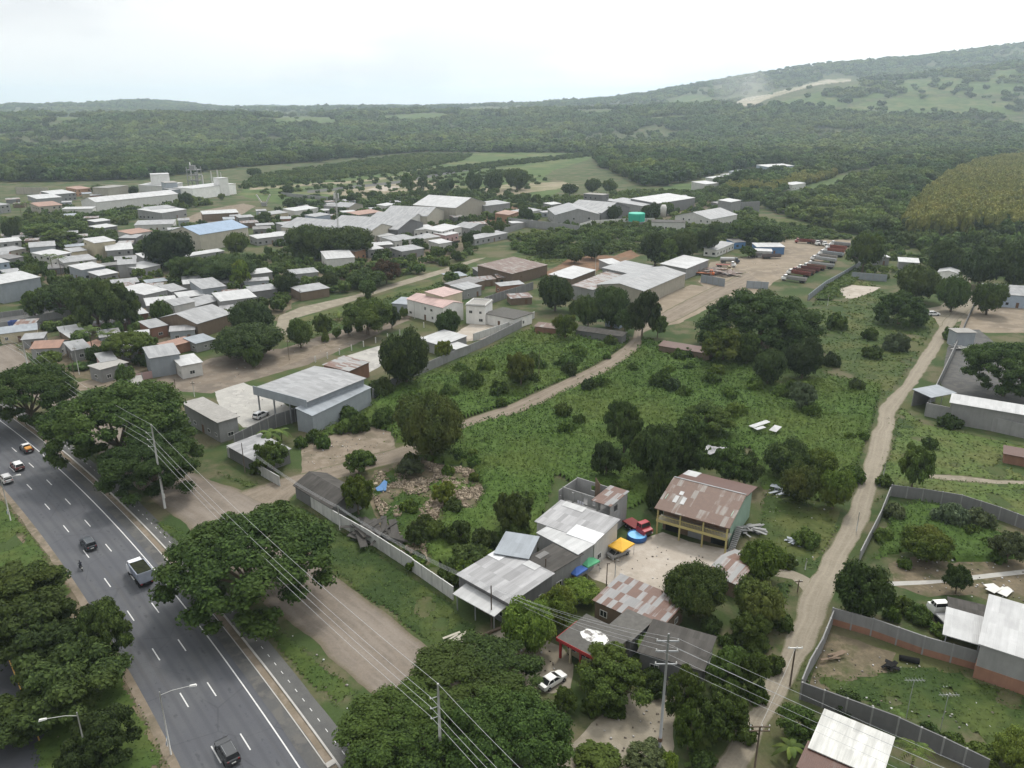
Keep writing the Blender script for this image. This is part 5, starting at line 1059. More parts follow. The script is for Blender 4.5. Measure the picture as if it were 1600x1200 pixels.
def lamp(label,base,h,dirv,L,sign=False,tilt=.8):
    r=empty('street_lamp',base,math.atan2(dirv.y,dirv.x)); tag(r,label,'street lamp'); MB().tube([(0,0,-.2),(0,0,h)],[.11,.065],10).build('pole',MAT['pole_c'],r,smooth=True)
    a=MB().tube([(0,0,h-.5),(L*.4,0,h-.05),(L,0,h+tilt*.25)],.035,6).build('arm',MAT['pole_c'],r)
    e=MB(); e.hexa([(L-.1,-.12,h+tilt*.25-.06),(L+.75,-.17,h+tilt*.25-.06),(L+.75,.17,h+tilt*.25-.06),(L-.1,.12,h+tilt*.25-.06)],[(L-.05,-.07,h+tilt*.25+.1),(L+.65,-.11,h+tilt*.25+.14),(L+.65,.11,h+tilt*.25+.14),(L-.05,.07,h+tilt*.25+.1)]); e.build('lamp_head',MAT['frame_w'],r)
    if sign:
        s=MB().box(-.03,-.42,1.6,.0,.42,2.6).build('sign_panel',MAT['frame_w'],r); MB().hexa([(-.14,-.42,1.75),(-.112,-.42,1.75),(-.112,.42,2.2),(-.14,.42,2.2)],[(-.14,-.42,2.05),(-.112,-.42,2.05),(-.112,.42,2.5),(-.14,.42,2.5)]).build('sign_emblem',MAT['blue_paint'],s); s.location=(-.11,0,0)
    return r
lh=9.5; pA=P(303,1073,lh); b_l=P(249,1081,lh); bl=Vector((b_l.x,b_l.y,0)); lamp('street lamp on the median verge reaching over the highway lanes',bl,lh,(Vector((pA.x,pA.y,0))-bl).normalized(),(Vector((pA.x,pA.y,0))-bl).length-.4,True)
b_l=P(120,1113,lh);bl2=Vector((b_l.x,b_l.y,0)); pA=P(66,1127,lh); lamp('street lamp in the median trees reaching over the other carriageway',bl2,lh,(Vector((pA.x,pA.y,0))-bl2).normalized(),(Vector((pA.x,pA.y,0))-bl2).length-.4)
bl3=P(17,814); lamp('street lamp with blue and white sign at the median edge',bl3,9.0,Vector((.75,.3,0)).normalized(),2.6,True)
for i in range(12):  # concrete fence posts along the trailer pad
    t=i/11; p=P(493+(700-493)*t,566-(566-500)*t); fp=MB().box(-.14,-.14,-.1,.14,.14,2.0).build('fence_post',MAT['white'],None,p,.4); tag(fp,'short pale concrete fence post in the row along the trailer pad','fence post','fence posts along the trailer pad')
for lab,x,y,L in (('tall aerial mast with a horizontal rod antenna in the grassy courtyard',1413,1135,1063),('shorter slanting aerial mast in the grassy courtyard weeds',1467,1150,1086)):
    h=topz(x,y,L); r=empty('aerial',P(x,y)); tag(r,lab,'aerial'); MB().tube([(0,0,0),(0,0,h)],.035,6).build('mast',MAT['steel'],r); q=MB().box(-1.2,-.02,h,1.4,.02,h+.04)
    for k in range(6): q.box(-.9+k*.4,-.4,h+.051,-.88+k*.4,.4,h+.07)
    q.build('rods',MAT['steel'],r)
# small loose things
def plank_pile(label,x,y,n,L,mat,seed,name='plank_pile',cat='scrap',wd=.25):
    rr=random.Random(seed); q=MB(); 
    for i in range(n):
        a=rr.uniform(0,math.pi) if seed%2 else rr.uniform(-.35,.35)+.5; cx,cy,z=rr.uniform(-L*.5,L*.5),rr.uniform(-L*.35,L*.35),.05+.06*i; l=rr.uniform(.5,1)*L/2; u=Vector((math.cos(a)*l,math.sin(a)*l,rr.uniform(-.15,.3))); v=Vector((-math.sin(a),math.cos(a),0))*wd*rr.uniform(.5,1.6); c0=Vector((cx,cy,z+.25)); t=Vector((0,0,.05))
        q.hexa([c0-u-v,c0+u-v,c0+u+v,c0-u+v],[c0-u-v+t,c0+u-v+t,c0+u+v+t,c0-u+v+t])
    return thing_mesh(name,label,cat,q,mat,P(x,y)+Vector((0,0,1.5 if name in ('tin_sheets','ruined_hut') else 0)))
plank_pile('collapsed roof of grey boards and sheets against the white wall',590,838,26,7.5,'eternit',3,'collapsed_roof','ruin',.45)
plank_pile('pale planks dumped at the end of the fallen log',718,1004,7,3,'beige',4); plank_pile('white corrugated sheets lying in the green field',1191,676,4,5.5,'tin_w',2,'tin_sheets','tin sheets',.7)
plank_pile('grey scrap heap along the wall of the balcony house',1172,832,16,3.5,'conc',5,'scrap_heap','scrap'); plank_pile('scrap metal and rags in the shade under the mango trees',1222,770,12,4,'metal_grey',7,'scrap_heap','scrap'); plank_pile('scrap pile beside the round bush on dry ground',1247,848,10,3,'metal_grey',9,'scrap_heap','scrap')
plank_pile('fallen boards of a ruined hut beside the dark trees',1115,716,8,3.5,'tin_mix',11,'ruined_hut','ruin',.5); plank_pile('wooden frame table of boards in the grassy courtyard',1296,1027,6,3.4,'timber',12,'frame','frame',.14); plank_pile('dark burnt heap on the courtyard grass',1388,1046,9,1.8,'void',13,'burnt_heap','heap'); plank_pile('white boards stacked on the soil above the workshop',1562,925,4,3.0,'white',14,'board_stack','boards',.6)
plank_pile('pipes and blocks stacked inside the concrete compound',1506,545,12,6,'white',15,'pipe_stack','pipes',.2); plank_pile('scrap machinery heap at the grey halls corner of truck yard',1122,428,30,13,'rust',17,'scrap_heap','scrap',.7)
lg=MB().tube([(-5,0,.35),(0,.2,.4),(5,0,.3)],[.22,.26,.2],8); thing_mesh('fallen_log','long fallen grey log beside the porch path','log',lg,'wood_p',P(758,996),R(38)); dr=MB().lathe([(.4,-1.3),(.42,1.3)],12); dr_=thing_mesh('water_pipe','thick dark pipe section lying in the courtyard grass','pipe',dr,'void',P(1420,1034)+Vector((0,0,.42)),0); dr_.rotation_euler=(R(90),0,R(70))

# smaller dwellings that crowd the lots between the larger ones
occ=[(o.location.x,o.location.y,7.5) for o in bpy.data.objects if o.type=='EMPTY' and o.get('category') in ('house','warehouse','hall','shed','store','office','workshop','factory','depot','building')]
for o in list(bpy.data.objects):
    if o.type=='EMPTY' and o.get('category') in ('warehouse','hall','factory','depot'):
        for c in o.children:
            if c.name.startswith('wall'): occ.append((o.location.x,o.location.y,max(c.dimensions.x,c.dimensions.y)*.55+4))
def crowd(px,n,seed,hmax=3.6):
    rr=random.Random(seed); pts=[P(*q) for q in px]; xs=[p.x for p in pts];ys_=[p.y for p in pts]; k=0;tries=0; poly=[(p.x,p.y) for p in pts]
    looks=(('small grey-roofed dwelling','tin','conc'),('little rusty-roofed dwelling','rusty','conc_d'),('low pale-roofed dwelling','tin_w','conc'),('patched tin-roofed hut','patch','timber'),('small brick dwelling','tin','brick'),('dark-roofed lean hut','tin_d','conc_d'),('small cream dwelling','tin_b','cream'),('low grey shed-roofed store','tin_mix','metal_grey'))
    while k<n and tries<4000:
        tries+=1; x=rr.uniform(min(xs),max(xs));y=rr.uniform(min(ys_),max(ys_)); c=False
        for i in range(len(poly)):
            a,b=poly[i],poly[(i+1)%len(poly)]
            if (a[1]>y)!=(b[1]>y) and x<(b[0]-a[0])*(y-a[1])/(b[1]-a[1])+a[0]: c=not c
        if not c or any((x-a)**2+(y-b)**2<(r+4.5)**2 for a,b,r in occ): continue
        w_,d_=rr.uniform(6,11),rr.uniform(5,8); h=rr.uniform(2.6,hmax); l=rr.choice(looks); a=R(27)+rr.uniform(-.2,.2)
        dx,dy=math.cos(a)*w_/2,math.sin(a)*w_/2; q0=proj(x-dx,y-dy,h);q1=proj(x+dx,y+dy,h)
        hs(l[0],q0[0],q0[1],q1[0],q1[1],d_,h,rm=l[1],wm=l[2],roof='gable' if rr.random()<.25 else 'shed',win=.5); occ.append((x,y,6)); k+=1
crowd([(0,376),(110,372),(215,385),(255,400),(245,428),(60,432),(0,425)],16,1)
crowd([(190,452),(300,440),(420,452),(440,470),(360,500),(280,515),(190,500)],12,2)
crowd([(20,520),(150,515),(280,520),(330,545),(230,585),(120,575),(40,545)],13,3)
crowd([(380,350),(480,325),(600,315),(700,340),(760,352),(700,385),(560,400),(440,385)],22,4)
crowd([(190,365),(300,345),(420,335),(440,365),(300,395),(220,385)],10,5)
crowd([(0,318),(60,306),(150,300),(210,320),(150,350),(40,335)],9,6)
crowd([(700,440),(760,430),(850,440),(880,462),(830,480),(740,470)],6,7)
crowd([(830,345),(900,325),(1020,308),(1120,312),(1160,330),(1080,350),(940,352)],8,8)
# ================================================================= vegetation
LF={'dark':leaf('leaf_dark',[(.024,.043,.017),(.055,.085,.03),(.06,.085,.026)]),'mid':leaf('leaf_mid',[(.035,.06,.02),(.075,.12,.035),(.085,.12,.032)]),
'light':leaf('leaf_light',[(.06,.10,.022),(.11,.16,.035),(.15,.17,.04)],.28),'brown':leaf('leaf_brown',[(.038,.064,.021),(.085,.118,.035),(.115,.13,.04)]),
'umb':leaf('leaf_umbrella',[(.025,.048,.016),(.058,.098,.028),(.068,.105,.03)],.25,.2),'grey':leaf('leaf_grey',[(.05,.07,.045),(.085,.11,.07),(.07,.09,.05)]),
'red':leaf('leaf_red',[(.08,.05,.035),(.13,.07,.05),(.05,.06,.03)]),'palm':leaf('leaf_palm',[(.05,.085,.028),(.09,.13,.04),(.11,.13,.04)]),
'teak':leaf('leaf_teak',[(.11,.13,.04),(.22,.215,.07),(.25,.235,.085)],.2,.18,.05),
'far':leaf('leaf_far',[(.022,.046,.018),(.055,.10,.034),(.10,.135,.04)],.15,.55,.006),'farl':leaf('leaf_far_light',[(.05,.085,.025),(.08,.125,.035),(.11,.14,.045)],.15,.35,.01)}
LF['vbush']=leaf('leaf_vine_bush',[(.034,.066,.017),(.08,.13,.032),(.10,.14,.038)],.28,.3,.1); 
plain('bark',(.12,.095,.07),.95,.1,.3,.6,objvar=.3); plain('bark_pale',(.34,.32,.29),.95,.1,.3,.6)
def unit(v): return v/np.maximum(np.linalg.norm(v,axis=-1,keepdims=True),1e-9)
def leaf_cards(cen,rad,n,size,g,flat=1.0,up=.35,asp=.62):
    """n leaf sprays on the skins of ellipsoid clumps"""
    k=len(cen); w=rad[:,0]*rad[:,1]; idx=g.choice(k,n,p=w/w.sum()); d=unit(g.normal(size=(n,3))); d[:,2]=np.where(g.random(n)<.7,np.abs(d[:,2]),d[:,2])
    p=cen[idx]+rad[idx]*d*g.uniform(.6,1.14,(n,1)); nr=unit(d*np.array([1,1,1.2])+np.array([0,0,up])+g.normal(size=(n,3))*.5)
    a=unit(np.cross(nr,g.normal(size=(n,3)))); b=np.cross(nr,a); s=size*g.uniform(.6,1.35,(n,1)); a=a*s; b=b*s*asp
    V=np.stack([p-a,p-b*1.0,p+a,p+b],1); return V.reshape(-1,3),np.arange(4*n).reshape(-1,4)
_c=[(-1,-1,-1),(1,-1,-1),(1,1,-1),(-1,1,-1),(-1,-1,1),(1,-1,1),(1,1,1),(-1,1,1)]
def cube_sphere(k=3):
    V=[];Q=[];g=np.linspace(-1,1,k+1)
    for ax in range(3):
        for s in (-1,1):
            o=len(V)
            for i in range(k+1):
                for j in range(k+1):
                    q=[0,0,0];q[ax]=s;q[(ax+1)%3]=g[i];q[(ax+2)%3]=g[j]*s; V.append(q)
            for i in range(k):
                for j in range(k): a=o+i*(k+1)+j; Q.append((a,a+k+1,a+k+2,a+1))
    return unit(np.array(V,float)),np.array(Q)
CSV,CSQ=cube_sphere(3); CS2V,CS2Q=cube_sphere(2)
def clumps(kind,g):
    C=[];Rr=[]
    def put(p,r): C.append(p);Rr.append(r)
    if kind=='U':
        for i in range(70):
            r=math.sqrt((i+.5)/70)*.88; a=i*2.39996+g.uniform(-.25,.25); z=.66+.27*(1-r**1.8)+g.uniform(-.06,.06)-(.05 if r>.75 else 0); s=g.uniform(.11,.19); put((r*math.cos(a),r*math.sin(a),z),(s,s,s*.62))
        for i in range(44):
            r=g.uniform(.45,.93);a=i*2.39996; s=g.uniform(.1,.16); put((r*math.cos(a),r*math.sin(a),g.uniform(.22,.6)),(s,s,s*.6))
    elif kind=='M':
        for i in range(62):
            z=1-2*(i+.5)/62; q=math.sqrt(max(0,1-z*z)); a=i*2.39996+g.uniform(-.3,.3); f=g.uniform(.62,.84); s=g.uniform(.17,.29); put((q*math.cos(a)*f,q*math.sin(a)*f,.55+z*.41*f),(s,s,s*.68))
    elif kind=='B':
        for i in range(58):
            z=1-2*(i+.5)/58; q=math.sqrt(max(0,1-z*z)); a=i*2.39996+g.uniform(-.6,.6); f=g.uniform(.35,.92); s=g.uniform(.12,.24); put((q*math.cos(a)*f,q*math.sin(a)*f,.58+z*.40*f+g.uniform(-.04,.04)),(s,s,s*.6))
    elif kind=='C':
        for i in range(55):
            z=(i+.5)/55; r=(1-z)**.75*g.uniform(.5,.85); a=i*2.39996; s=.1+.2*(1-z); put((r*math.cos(a),r*math.sin(a),.1+.86*z),(s,s,s*.5))
    elif kind=='D':
        for i in range(120):
            z=(i+.5)/120; q=math.sqrt(max(0,1-z*z)); a=i*2.39996+g.uniform(-.4,.4); f=g.uniform(.74,.92); s=g.uniform(.09,.17); put((q*math.cos(a)*f,q*math.sin(a)*f,z**.8*.8*f+.1),(s,s,s*.62))
    elif kind=='S':
        for i in range(34):
            z=(i+.5)/34; q=math.sqrt(max(0,1-z*z)); a=i*2.39996+g.uniform(-.5,.5); f=g.uniform(.5,.85); s=g.uniform(.18,.32); put((q*math.cos(a)*f,q*math.sin(a)*f,z*.78*f+.08),(s,s,s*.8))
    C=np.array(C);Rr=np.array(Rr); k=g.random(len(C))>(.13 if kind in 'UB' else .07); C=C[k];Rr=Rr[k]*g.uniform(.78,1.22,(int(k.sum()),1)); return C,Rr
NCARD={'D':30000,'U':30000,'M':21000,'B':18000,'C':10000,'S':8000}; SZ={'D':.022,'U':.0225,'M':.031,'B':.034,'C':.04,'S':.058}
PR={}
def proto(kind,var,lod,mk):
    k=(kind,var,lod,mk)
    if k in PR:return PR[k]
    g=np.random.default_rng(hash((kind,var))%9999 if False else (ord(kind)*31+var*7)); C,Rr=clumps(kind,g); f=(1,.42,.14)[lod]; ls=(1,1.45,2.3)[lod]
    V,Q=leaf_cards(C,Rr,int(NCARD[kind]*f),SZ[kind]*ls,g)
    bv,bq=(CSV,CSQ) if lod<1 else (CS2V,CS2Q); n0=len(V)
    cv=(C[:,None,:]+Rr[:,None,:]*.66*bv[None]*(1+.16*g.normal(size=(len(C),len(bv),1)))).reshape(-1,3); cq=(bq[None]+(np.arange(len(C))*len(bv))[:,None,None]).reshape(-1,4)+n0
    cr=np_mesh('crown',np.concatenate([V,cv]),np.concatenate([Q,cq]),LF[mk])
    tb=MB(); top={'U':.62,'M':.5,'B':.55,'C':.85,'S':.2,'D':.4}[kind]; r0={'U':.045,'M':.06,'B':.05,'C':.06,'S':.05,'D':.05}[kind]
    sp={'U':.22,'M':.2,'B':.25}.get(kind,top*.8)
    tb.tube([(0,0,-.02),(.01,.0,sp*.5),(0,.01,sp)],[r0*1.25,r0,r0*.85],7)
    if kind in 'UMBS':
        for i in range(7 if kind!='S' else 4):
            a=i*2*math.pi/7+.3; q=C[int((i*9+3)%len(C))]; tb.tube([(0,0,sp*.95),(q[0]*.4,q[1]*.4,sp+(q[2]-sp)*.5),(q[0]*.85,q[1]*.85,q[2]-.03)],[r0*.6,r0*.38,r0*.15],5)
    me=tb.build('trunk',MAT['bark']); tm=me.data; bpy.data.objects.remove(me); PR[k]=(cr,tm); return PR[k]
NT_=[0]
CWX={'vbush':'vine-green'}
KW={'U':('umbrella-crowned tree','tree'),'M':('round dense tree','tree'),'B':('loose leafy tree','tree'),'C':('pointed conical tree','tree'),'S':('rounded shrub','shrub'),'D':('domed tree','tree')}
CW={'dark':'dark','mid':'mid-green','light':'yellow-green','brown':'brownish-green','umb':'dark feathery','grey':'grey-green','red':'reddish','palm':'green','far':'deep green','farl':'light green','teak':'yellowish'}
TREES=[]   # (label or None, kind, material, x0,y0,x1,y1)
def solve(x0,y0,x1,y1):
    ym=(y0+y1)/2; f=lambda y:(F*SN+(y-600)*CS)/(F*CS-(y-600)*SN)
    rb,rt=f(y1),f(y0); Yc=P(800,y1).y; Rr=(x1-x0)/2*pxm(y1)
    for _ in range(6):
        # bottom: (H-.12h)/(Yc-.75R)=rb ; top: (H-.93h)/(Yc+.45R)=rt
        A=np.array([[rb,.12],[rt,.93]]); bb=np.array([H+.75*rb*Rr,H-.45*rt*Rr]); Yc,h=np.linalg.solve(A,bb)
        Rr=(x1-x0)/2*math.hypot(Yc,H)/F*.9
    xc=(x0+x1)/2; v=ym-600; zc=h*.5; d=F*SN+v*CS; w_=F*CS-v*SN; X=(xc-800)*Yc/w_
    return X,Yc,Rr,h*.93
def tree(kind,mk,x0,y0,x1,y1,label=None,trunk='bark',hlim=None):
    X,Y,Rr,h=solve(x0,y0,x1,y1); Rr*=1.09 if kind in 'UD' else 1; lo,hi={'U':(.45,1.2),'M':(.8,2.3),'B':(.7,2.6),'C':(1.2,5),'S':(.6,1.7),'D':(.55,1.4)}[kind]; h=min(max(h,lo*Rr),hi*Rr); 
    lod=0 if (x1-x0)>95 else 1 if (x1-x0)>42 else 2; var=rnd.randrange(3); cr,tm=proto(kind,var,lod,mk)
    root=empty('shrub' if kind=='S' else 'tree',(X,Y,0),rnd.uniform(0,6.28),(Rr,Rr,h)); lk,cat=KW[kind]
    size='broad ' if (x1-x0)>110 else 'small ' if (x1-x0)<30 else ''
    tag(root,label or describe(size+CW.get(mk,'vine-green')+' '+lk,(x0+x1)/2,(y0+y1)/2),cat)
    link('crown',cr,root); t=link('trunk',tm,root)
    if trunk!='bark':
        t.data=tm.copy(); t.data.materials[0]=MAT[trunk]
    return root
def TT(s):
    for ln in s.strip().split('\n'):
        q=ln.split('|'); a=q[0].split(); tree(a[0],a[1],*[float(v) for v in a[2:6]],label=(q[1].strip() if len(q)>1 and q[1].strip() else None),trunk=a[6] if len(a)>6 else 'bark')
TT("""
U umb 72 598 292 742|huge dark umbrella tree overhanging the highway kerb, behind its twin
U umb 156 676 320 786|dark umbrella tree at the concrete pole, nearer twin of the kerb pair
U umb 260 803 525 985|largest umbrella tree, standing between cycle path and frontage road
U umb -40 522 112 668|dark spreading tree at the far bend of the frontage road
B dark -50 870 112 975|dark bushy tree in the median, farthest from the lamp
B dark -25 925 150 1062|dark bushy tree filling the median beside the yellow edge line
B dark 112 942 210 1052|leafy median tree leaning over the highway lane edge
B dark 10 1000 205 1150|broad dark median tree behind the lamp over the other carriageway
B dark -30 1075 105 1175|dark median tree drooping over the other carriageway
B dark 90 1110 215 1230|low dark median tree at the foot of the lamp
U mid 640 1008 850 1150|feathery wide tree screening the end of frontage road, farther one
U umb 535 1085 735 1240|feathery wide tree around the near concrete pole
U umb 700 1060 885 1260|dark feathery tree beside the lower dirt yard
M light 783 932 872 1030 bark_pale|yellow-green mango tree with a whitewashed trunk by the dirt forecourt
M light 832 915 904 988|yellow-green mango tree in the middle of the row by the house
M light 870 902 940 950|yellow-green mango tree closest to the blue canopy tent
B mid 895 1012 1022 1115|dense leafy bushes hiding the corner of the red-trimmed house
B mid 862 1070 905 1120|
M brown 1035 876 1140 975|brownish mango tree between the sandy yard and dark roof
M brown 1142 900 1228 985|brownish tree beside the mouth of the side track
M light 1153 842 1230 915|bright green round tree behind the ridge-roofed shed
B mid 1100 1008 1170 1090|
B mid 1150 995 1205 1085|leafy lane-side tree sprinkled with white blossom
B mid 1036 1045 1108 1140|
B light 1050 1105 1105 1180|
B mid 1090 1075 1180 1170|
M light 1028 1165 1062 1215|bright yellow-green young tree at the foot of the steel pole
B grey 970 1160 1050 1225|
S mid 890 1180 975 1220|
B mid 1140 950 1205 1012|
S dark 1145 975 1185 1012|
B mid 1212 1102 1284 1172|
S mid 1298 1074 1352 1118|
S mid 1360 1095 1388 1132|
S mid 1430 1120 1470 1160|
S mid 1462 1135 1510 1180|
S mid 1500 1150 1560 1200|
M light 1555 1140 1625 1215|
M mid 1300 874 1395 975|bright round tree at the corner of lane and brick-footed wall
M light 1407 822 1492 885|yellow-green domed tree standing in the vine garden
B mid 1473 878 1522 932|slender leafy tree beside the concrete garden path
B grey 1545 826 1610 885|
S grey 1455 775 1520 825|
S grey 1505 785 1560 830|
B mid 1400 686 1462 765|upright bushy tree beside the lane opposite the field
S mid 1368 735 1398 760|
D
""".replace('\nD\n','\n'))
TT("""
M dark 1190 682 1268 750|dark round tree behind the yellow-green mangoes near the lane
M light 1250 698 1312 745|
M brown 1216 722 1286 790|brownish mango nearest the scrap heap, in front of the others
M light 1276 712 1338 795|
S mid 1236 815 1282 855|
B mid 942 612 1012 708|tall leafy tree rising above the dark grove in the field
M mid 980 658 1070 755|
B mid 1030 650 1118 740|
B dark 918 688 978 752|
B mid 1055 630 1155 690|
B mid 1100 695 1180 765|
C dark 1006 712 1052 795|dark conical tree behind the balcony house
B dark 1050 690 1105 745|
B dark 1135 705 1195 762|
M brown 612 608 732 722|big yellow-flowering mango tree standing beside the dirt track
B dark 764 763 838 842|
B light 528 738 588 806|lacy bare-limbed tree over the collapsed grey roof
B mid 532 700 588 745|
B grey 614 714 668 748|
B light 672 752 716 790|
S mid 770 835 830 880|
S dark 700 840 770 885|
S mid 720 870 780 915|
B dark 628 818 668 858|
S dark 635 852 670 885|
S mid 680 862 735 912|
B mid 392 684 458 740|
S mid 418 765 455 805|
S mid 385 712 420 740|
M dark 588 513 678 602|big dark mango tree at the corner of the vine field
S dark 572 576 619 618|
M mid 676 482 722 528|
S dark 492 618 538 655|
S mid 520 625 560 655|
B light 678 530 708 565|
B light 786 545 842 605|
S mid 868 543 908 575|
M dark 836 428 900 484|dark round tree standing over the white cube house yard
B light 862 486 905 530|
M dark 925 445 988 510|
M mid 895 455 945 510|
B dark 975 455 1035 525|
B mid 958 485 995 520|
S mid 886 463 914 488|
B mid 1012 488 1045 526|
D umb 1092 436 1290 552|great dark spreading tree on the field below the truck yard
B light 1092 512 1172 570|
B mid 1145 520 1195 570|
M dark 1172 543 1232 602|
M dark 1224 528 1290 592|
B grey 1230 598 1282 642|
S mid 1345 535 1385 560|
S grey 1378 512 1425 548|
D umb 1368 428 1453 505|
M dark 1396 412 1475 470|
M mid 1462 430 1520 485|
M mid 1518 438 1575 490|
U umb 1512 492 1650 620|huge dark tree spreading over the concrete compound
B mid 1322 363 1382 422|
S mid 1472 504 1504 530|
S mid 1462 640 1505 668|
S mid 1440 660 1470 700|
S mid 1428 690 1455 720|
M dark 1448 375 1510 430|
M dark 1500 385 1570 445|
M dark 1555 370 1640 450|
B mid 1205 380 1225 392|
B mid 1155 385 1185 402|round tree inside the truck yard among the cabins
U dark 52 420 135 492|
B dark 95 428 200 518|tall dark tree with bare lower trunk, middle of the village
B dark 165 450 225 512|
U mid 160 508 240 568|
M dark 132 538 164 570|
M mid 178 568 212 604|
M mid 233 468 272 508|
M dark 352 468 432 525|
M dark 328 503 448 566|
M mid 446 496 490 542|
M mid 378 540 412 574|small bright round tree with pale trunk in the dirt lot
B mid 488 490 520 525|
B mid 525 460 622 525|
C dark 564 445 586 488|
B dark 595 472 628 512|
M dark 445 348 525 402|
M dark 500 352 590 402|
M dark 218 358 302 418|
M mid 348 362 390 398|
M dark 498 424 532 452|
M dark 542 418 605 450|
B red 578 405 628 442|
M dark 425 425 470 460|
B mid 258 395 325 440|
M dark 300 395 400 445|
B light 355 408 395 448|
M dark 0 330 30 372|
B mid 30 345 105 375|
B mid 60 365 130 388|
S mid 25 430 62 475|
M mid 30 412 62 436|
B mid 35 460 70 500|
M dark 405 330 425 345|
M dark 452 345 480 362|
M dark 470 328 492 344|
M dark 720 360 742 385|
M mid 560 436 590 462|
M mid 700 410 735 432|
B mid 690 425 722 446|
M mid 750 352 775 372|
M dark 770 345 790 365|
B dark 640 372 668 392|
B dark 505 378 560 405|
S mid 590 400 630 420|
M mid 730 470 760 490|
M dark 668 470 700 495|
M dark 1000 362 1050 412|
M mid 1040 358 1095 405|
B mid 1015 375 1060 415|
B dark 1085 355 1125 395|
M dark 905 376 945 404|
M dark 880 385 915 410|
B mid 835 372 872 400|
B mid 862 362 900 385|
B mid 920 362 960 385|
M dark 945 320 972 345|
M dark 1000 318 1035 345|
M mid 1030 315 1055 335|
M dark 1105 345 1140 368|
B mid 1130 340 1190 380|
B mid 1165 350 1230 385|
M dark 808 322 835 345|
M mid 880 310 900 328|
M dark 725 268 755 298|
M dark 755 265 790 296|
M dark 785 262 830 294|
M dark 690 278 712 298|
B mid 625 272 648 298|
B mid 652 276 670 296|
M dark 680 282 702 300|
M dark 486 236 515 252|
M dark 552 234 576 248|
M dark 440 288 460 304|
M dark 385 262 410 275|
M mid 340 302 352 312|
M dark 278 300 302 322|
M dark 142 288 170 304|
M dark 200 290 216 306|
M dark 440 308 480 326|
M dark 540 305 555 318|
M dark 600 320 650 340|
B mid 660 310 700 330|
M dark 875 286 905 304|
M dark 912 278 940 300|
M mid 940 280 966 300|
""")
# scattered bushes in the vine field and along fences
sr=random.Random(21)
for (x,y,w_,mk) in ((880,640,34,'mid'),(885,668,34,'mid'),(905,655,26,'mid'),(920,600,30,'dark'),(940,595,28,'mid'),(1035,590,44,'mid'),(1050,600,34,'dark'),(1070,610,30,'mid'),(1240,608,40,'mid'),(985,640,30,'mid'),(760,570,36,'mid'),(735,590,44,'mid'),(700,610,36,'mid'),(810,585,40,'light'),(830,560,34,'mid'),(780,605,38,'mid'),(650,620,36,'mid'),(600,650,46,'mid'),(560,660,42,'mid'),(530,640,36,'dark'),(900,560,24,'mid'),(890,575,30,'dark'),(1150,640,40,'mid'),(1180,600,34,'mid'),(1110,590,36,'mid'),(1300,560,34,'dark'),(1340,600,30,'dark'),(1360,520,30,'mid'),(1310,500,40,'mid'),(1270,640,34,'mid'),(600,605,30,'mid'),(1395,470,34,'mid'),(1415,880,26,'mid'),(1440,840,30,'grey'),(1520,830,34,'mid'),(1545,850,30,'mid'),(1400,800,40,'grey'),(1380,835,34,'mid'),(1560,870,30,'mid'),(1440,960,46,'mid'),(1410,945,40,'mid'),(1470,985,34,'mid'),(1395,960,34,'mid'),(560,750,26,'mid'),(505,690,30,'mid'),(640,790,34,'mid'),(700,735,26,'mid'),(740,745,22,'light'),(660,835,26,'mid'),(650,880,40,'mid'),(470,690,26,'mid')):
    h_=w_*.85; tree('S','vbush' if mk=='mid' else mk,x-w_/2,y-h_*.6,x+w_/2,y+h_*.4)
def palm(label,px,py,ty,w_px,kind='palm',mk='palm'):
    b=P(px,py); h=topz(px,py,ty)*.97; L=w_px/2*pxm(py)*1.15; rr=random.Random(int(px)); root=empty('palm_tree' if kind=='palm' else 'banana_plant',b); tag(root,label,'palm' if kind=='palm' else 'banana plant')
    hs_=h*.82 if kind=='palm' else h*.5; MB().tube([(0,0,-.1),(.15,.1,hs_*.5),(0,0,hs_)],[.2,.15,.12] if kind=='palm' else [.16,.13,.08],8).build('trunk' if kind=='palm' else 'stem',MAT['bark'] if kind=='palm' else LF['light'],root)
    for i in range(14 if kind=='palm' else 8):
        a=i*2.4+rr.uniform(-.2,.2); e=rr.uniform(.25,1.1); V=[];Q=[]; d=Vector((math.cos(a),math.sin(a),0)); s=Vector((-d.y,d.x,0)); n=10
        for k in range(n+1):
            t=k/n; p=d*(L*t*math.cos(e*.6))+Vector((0,0,hs_+L*(math.sin(e)*t-.85*t*t)))
            if kind=='palm':
                wd=L*.22*(1-t)**.6*min(1,t*5+.15); 
                if k<n:
                    for sg in (-1,1):
                        o=len(V); q=p+s*sg*wd+d*wd*.5-Vector((0,0,wd*.45)); V+=[p,p+d*(L/n*.75),q+d*(L/n*.35),q]; Q.append((o,o+1,o+2,o+3))
            else:
                wd=L*.17*math.sin(math.pi*min(.97,.08+t*.92))**.6; o=len(V); V+=[p-s*wd-Vector((0,0,wd*.35)),p,p+s*wd-Vector((0,0,wd*.35))]
                if k: Q+= [(o-3,o-2,o+1,o),(o-2,o-1,o+2,o+1)]
        link('frond' if kind=='palm' else 'leaf',np_mesh('frond',V,Q,LF[mk]),root)
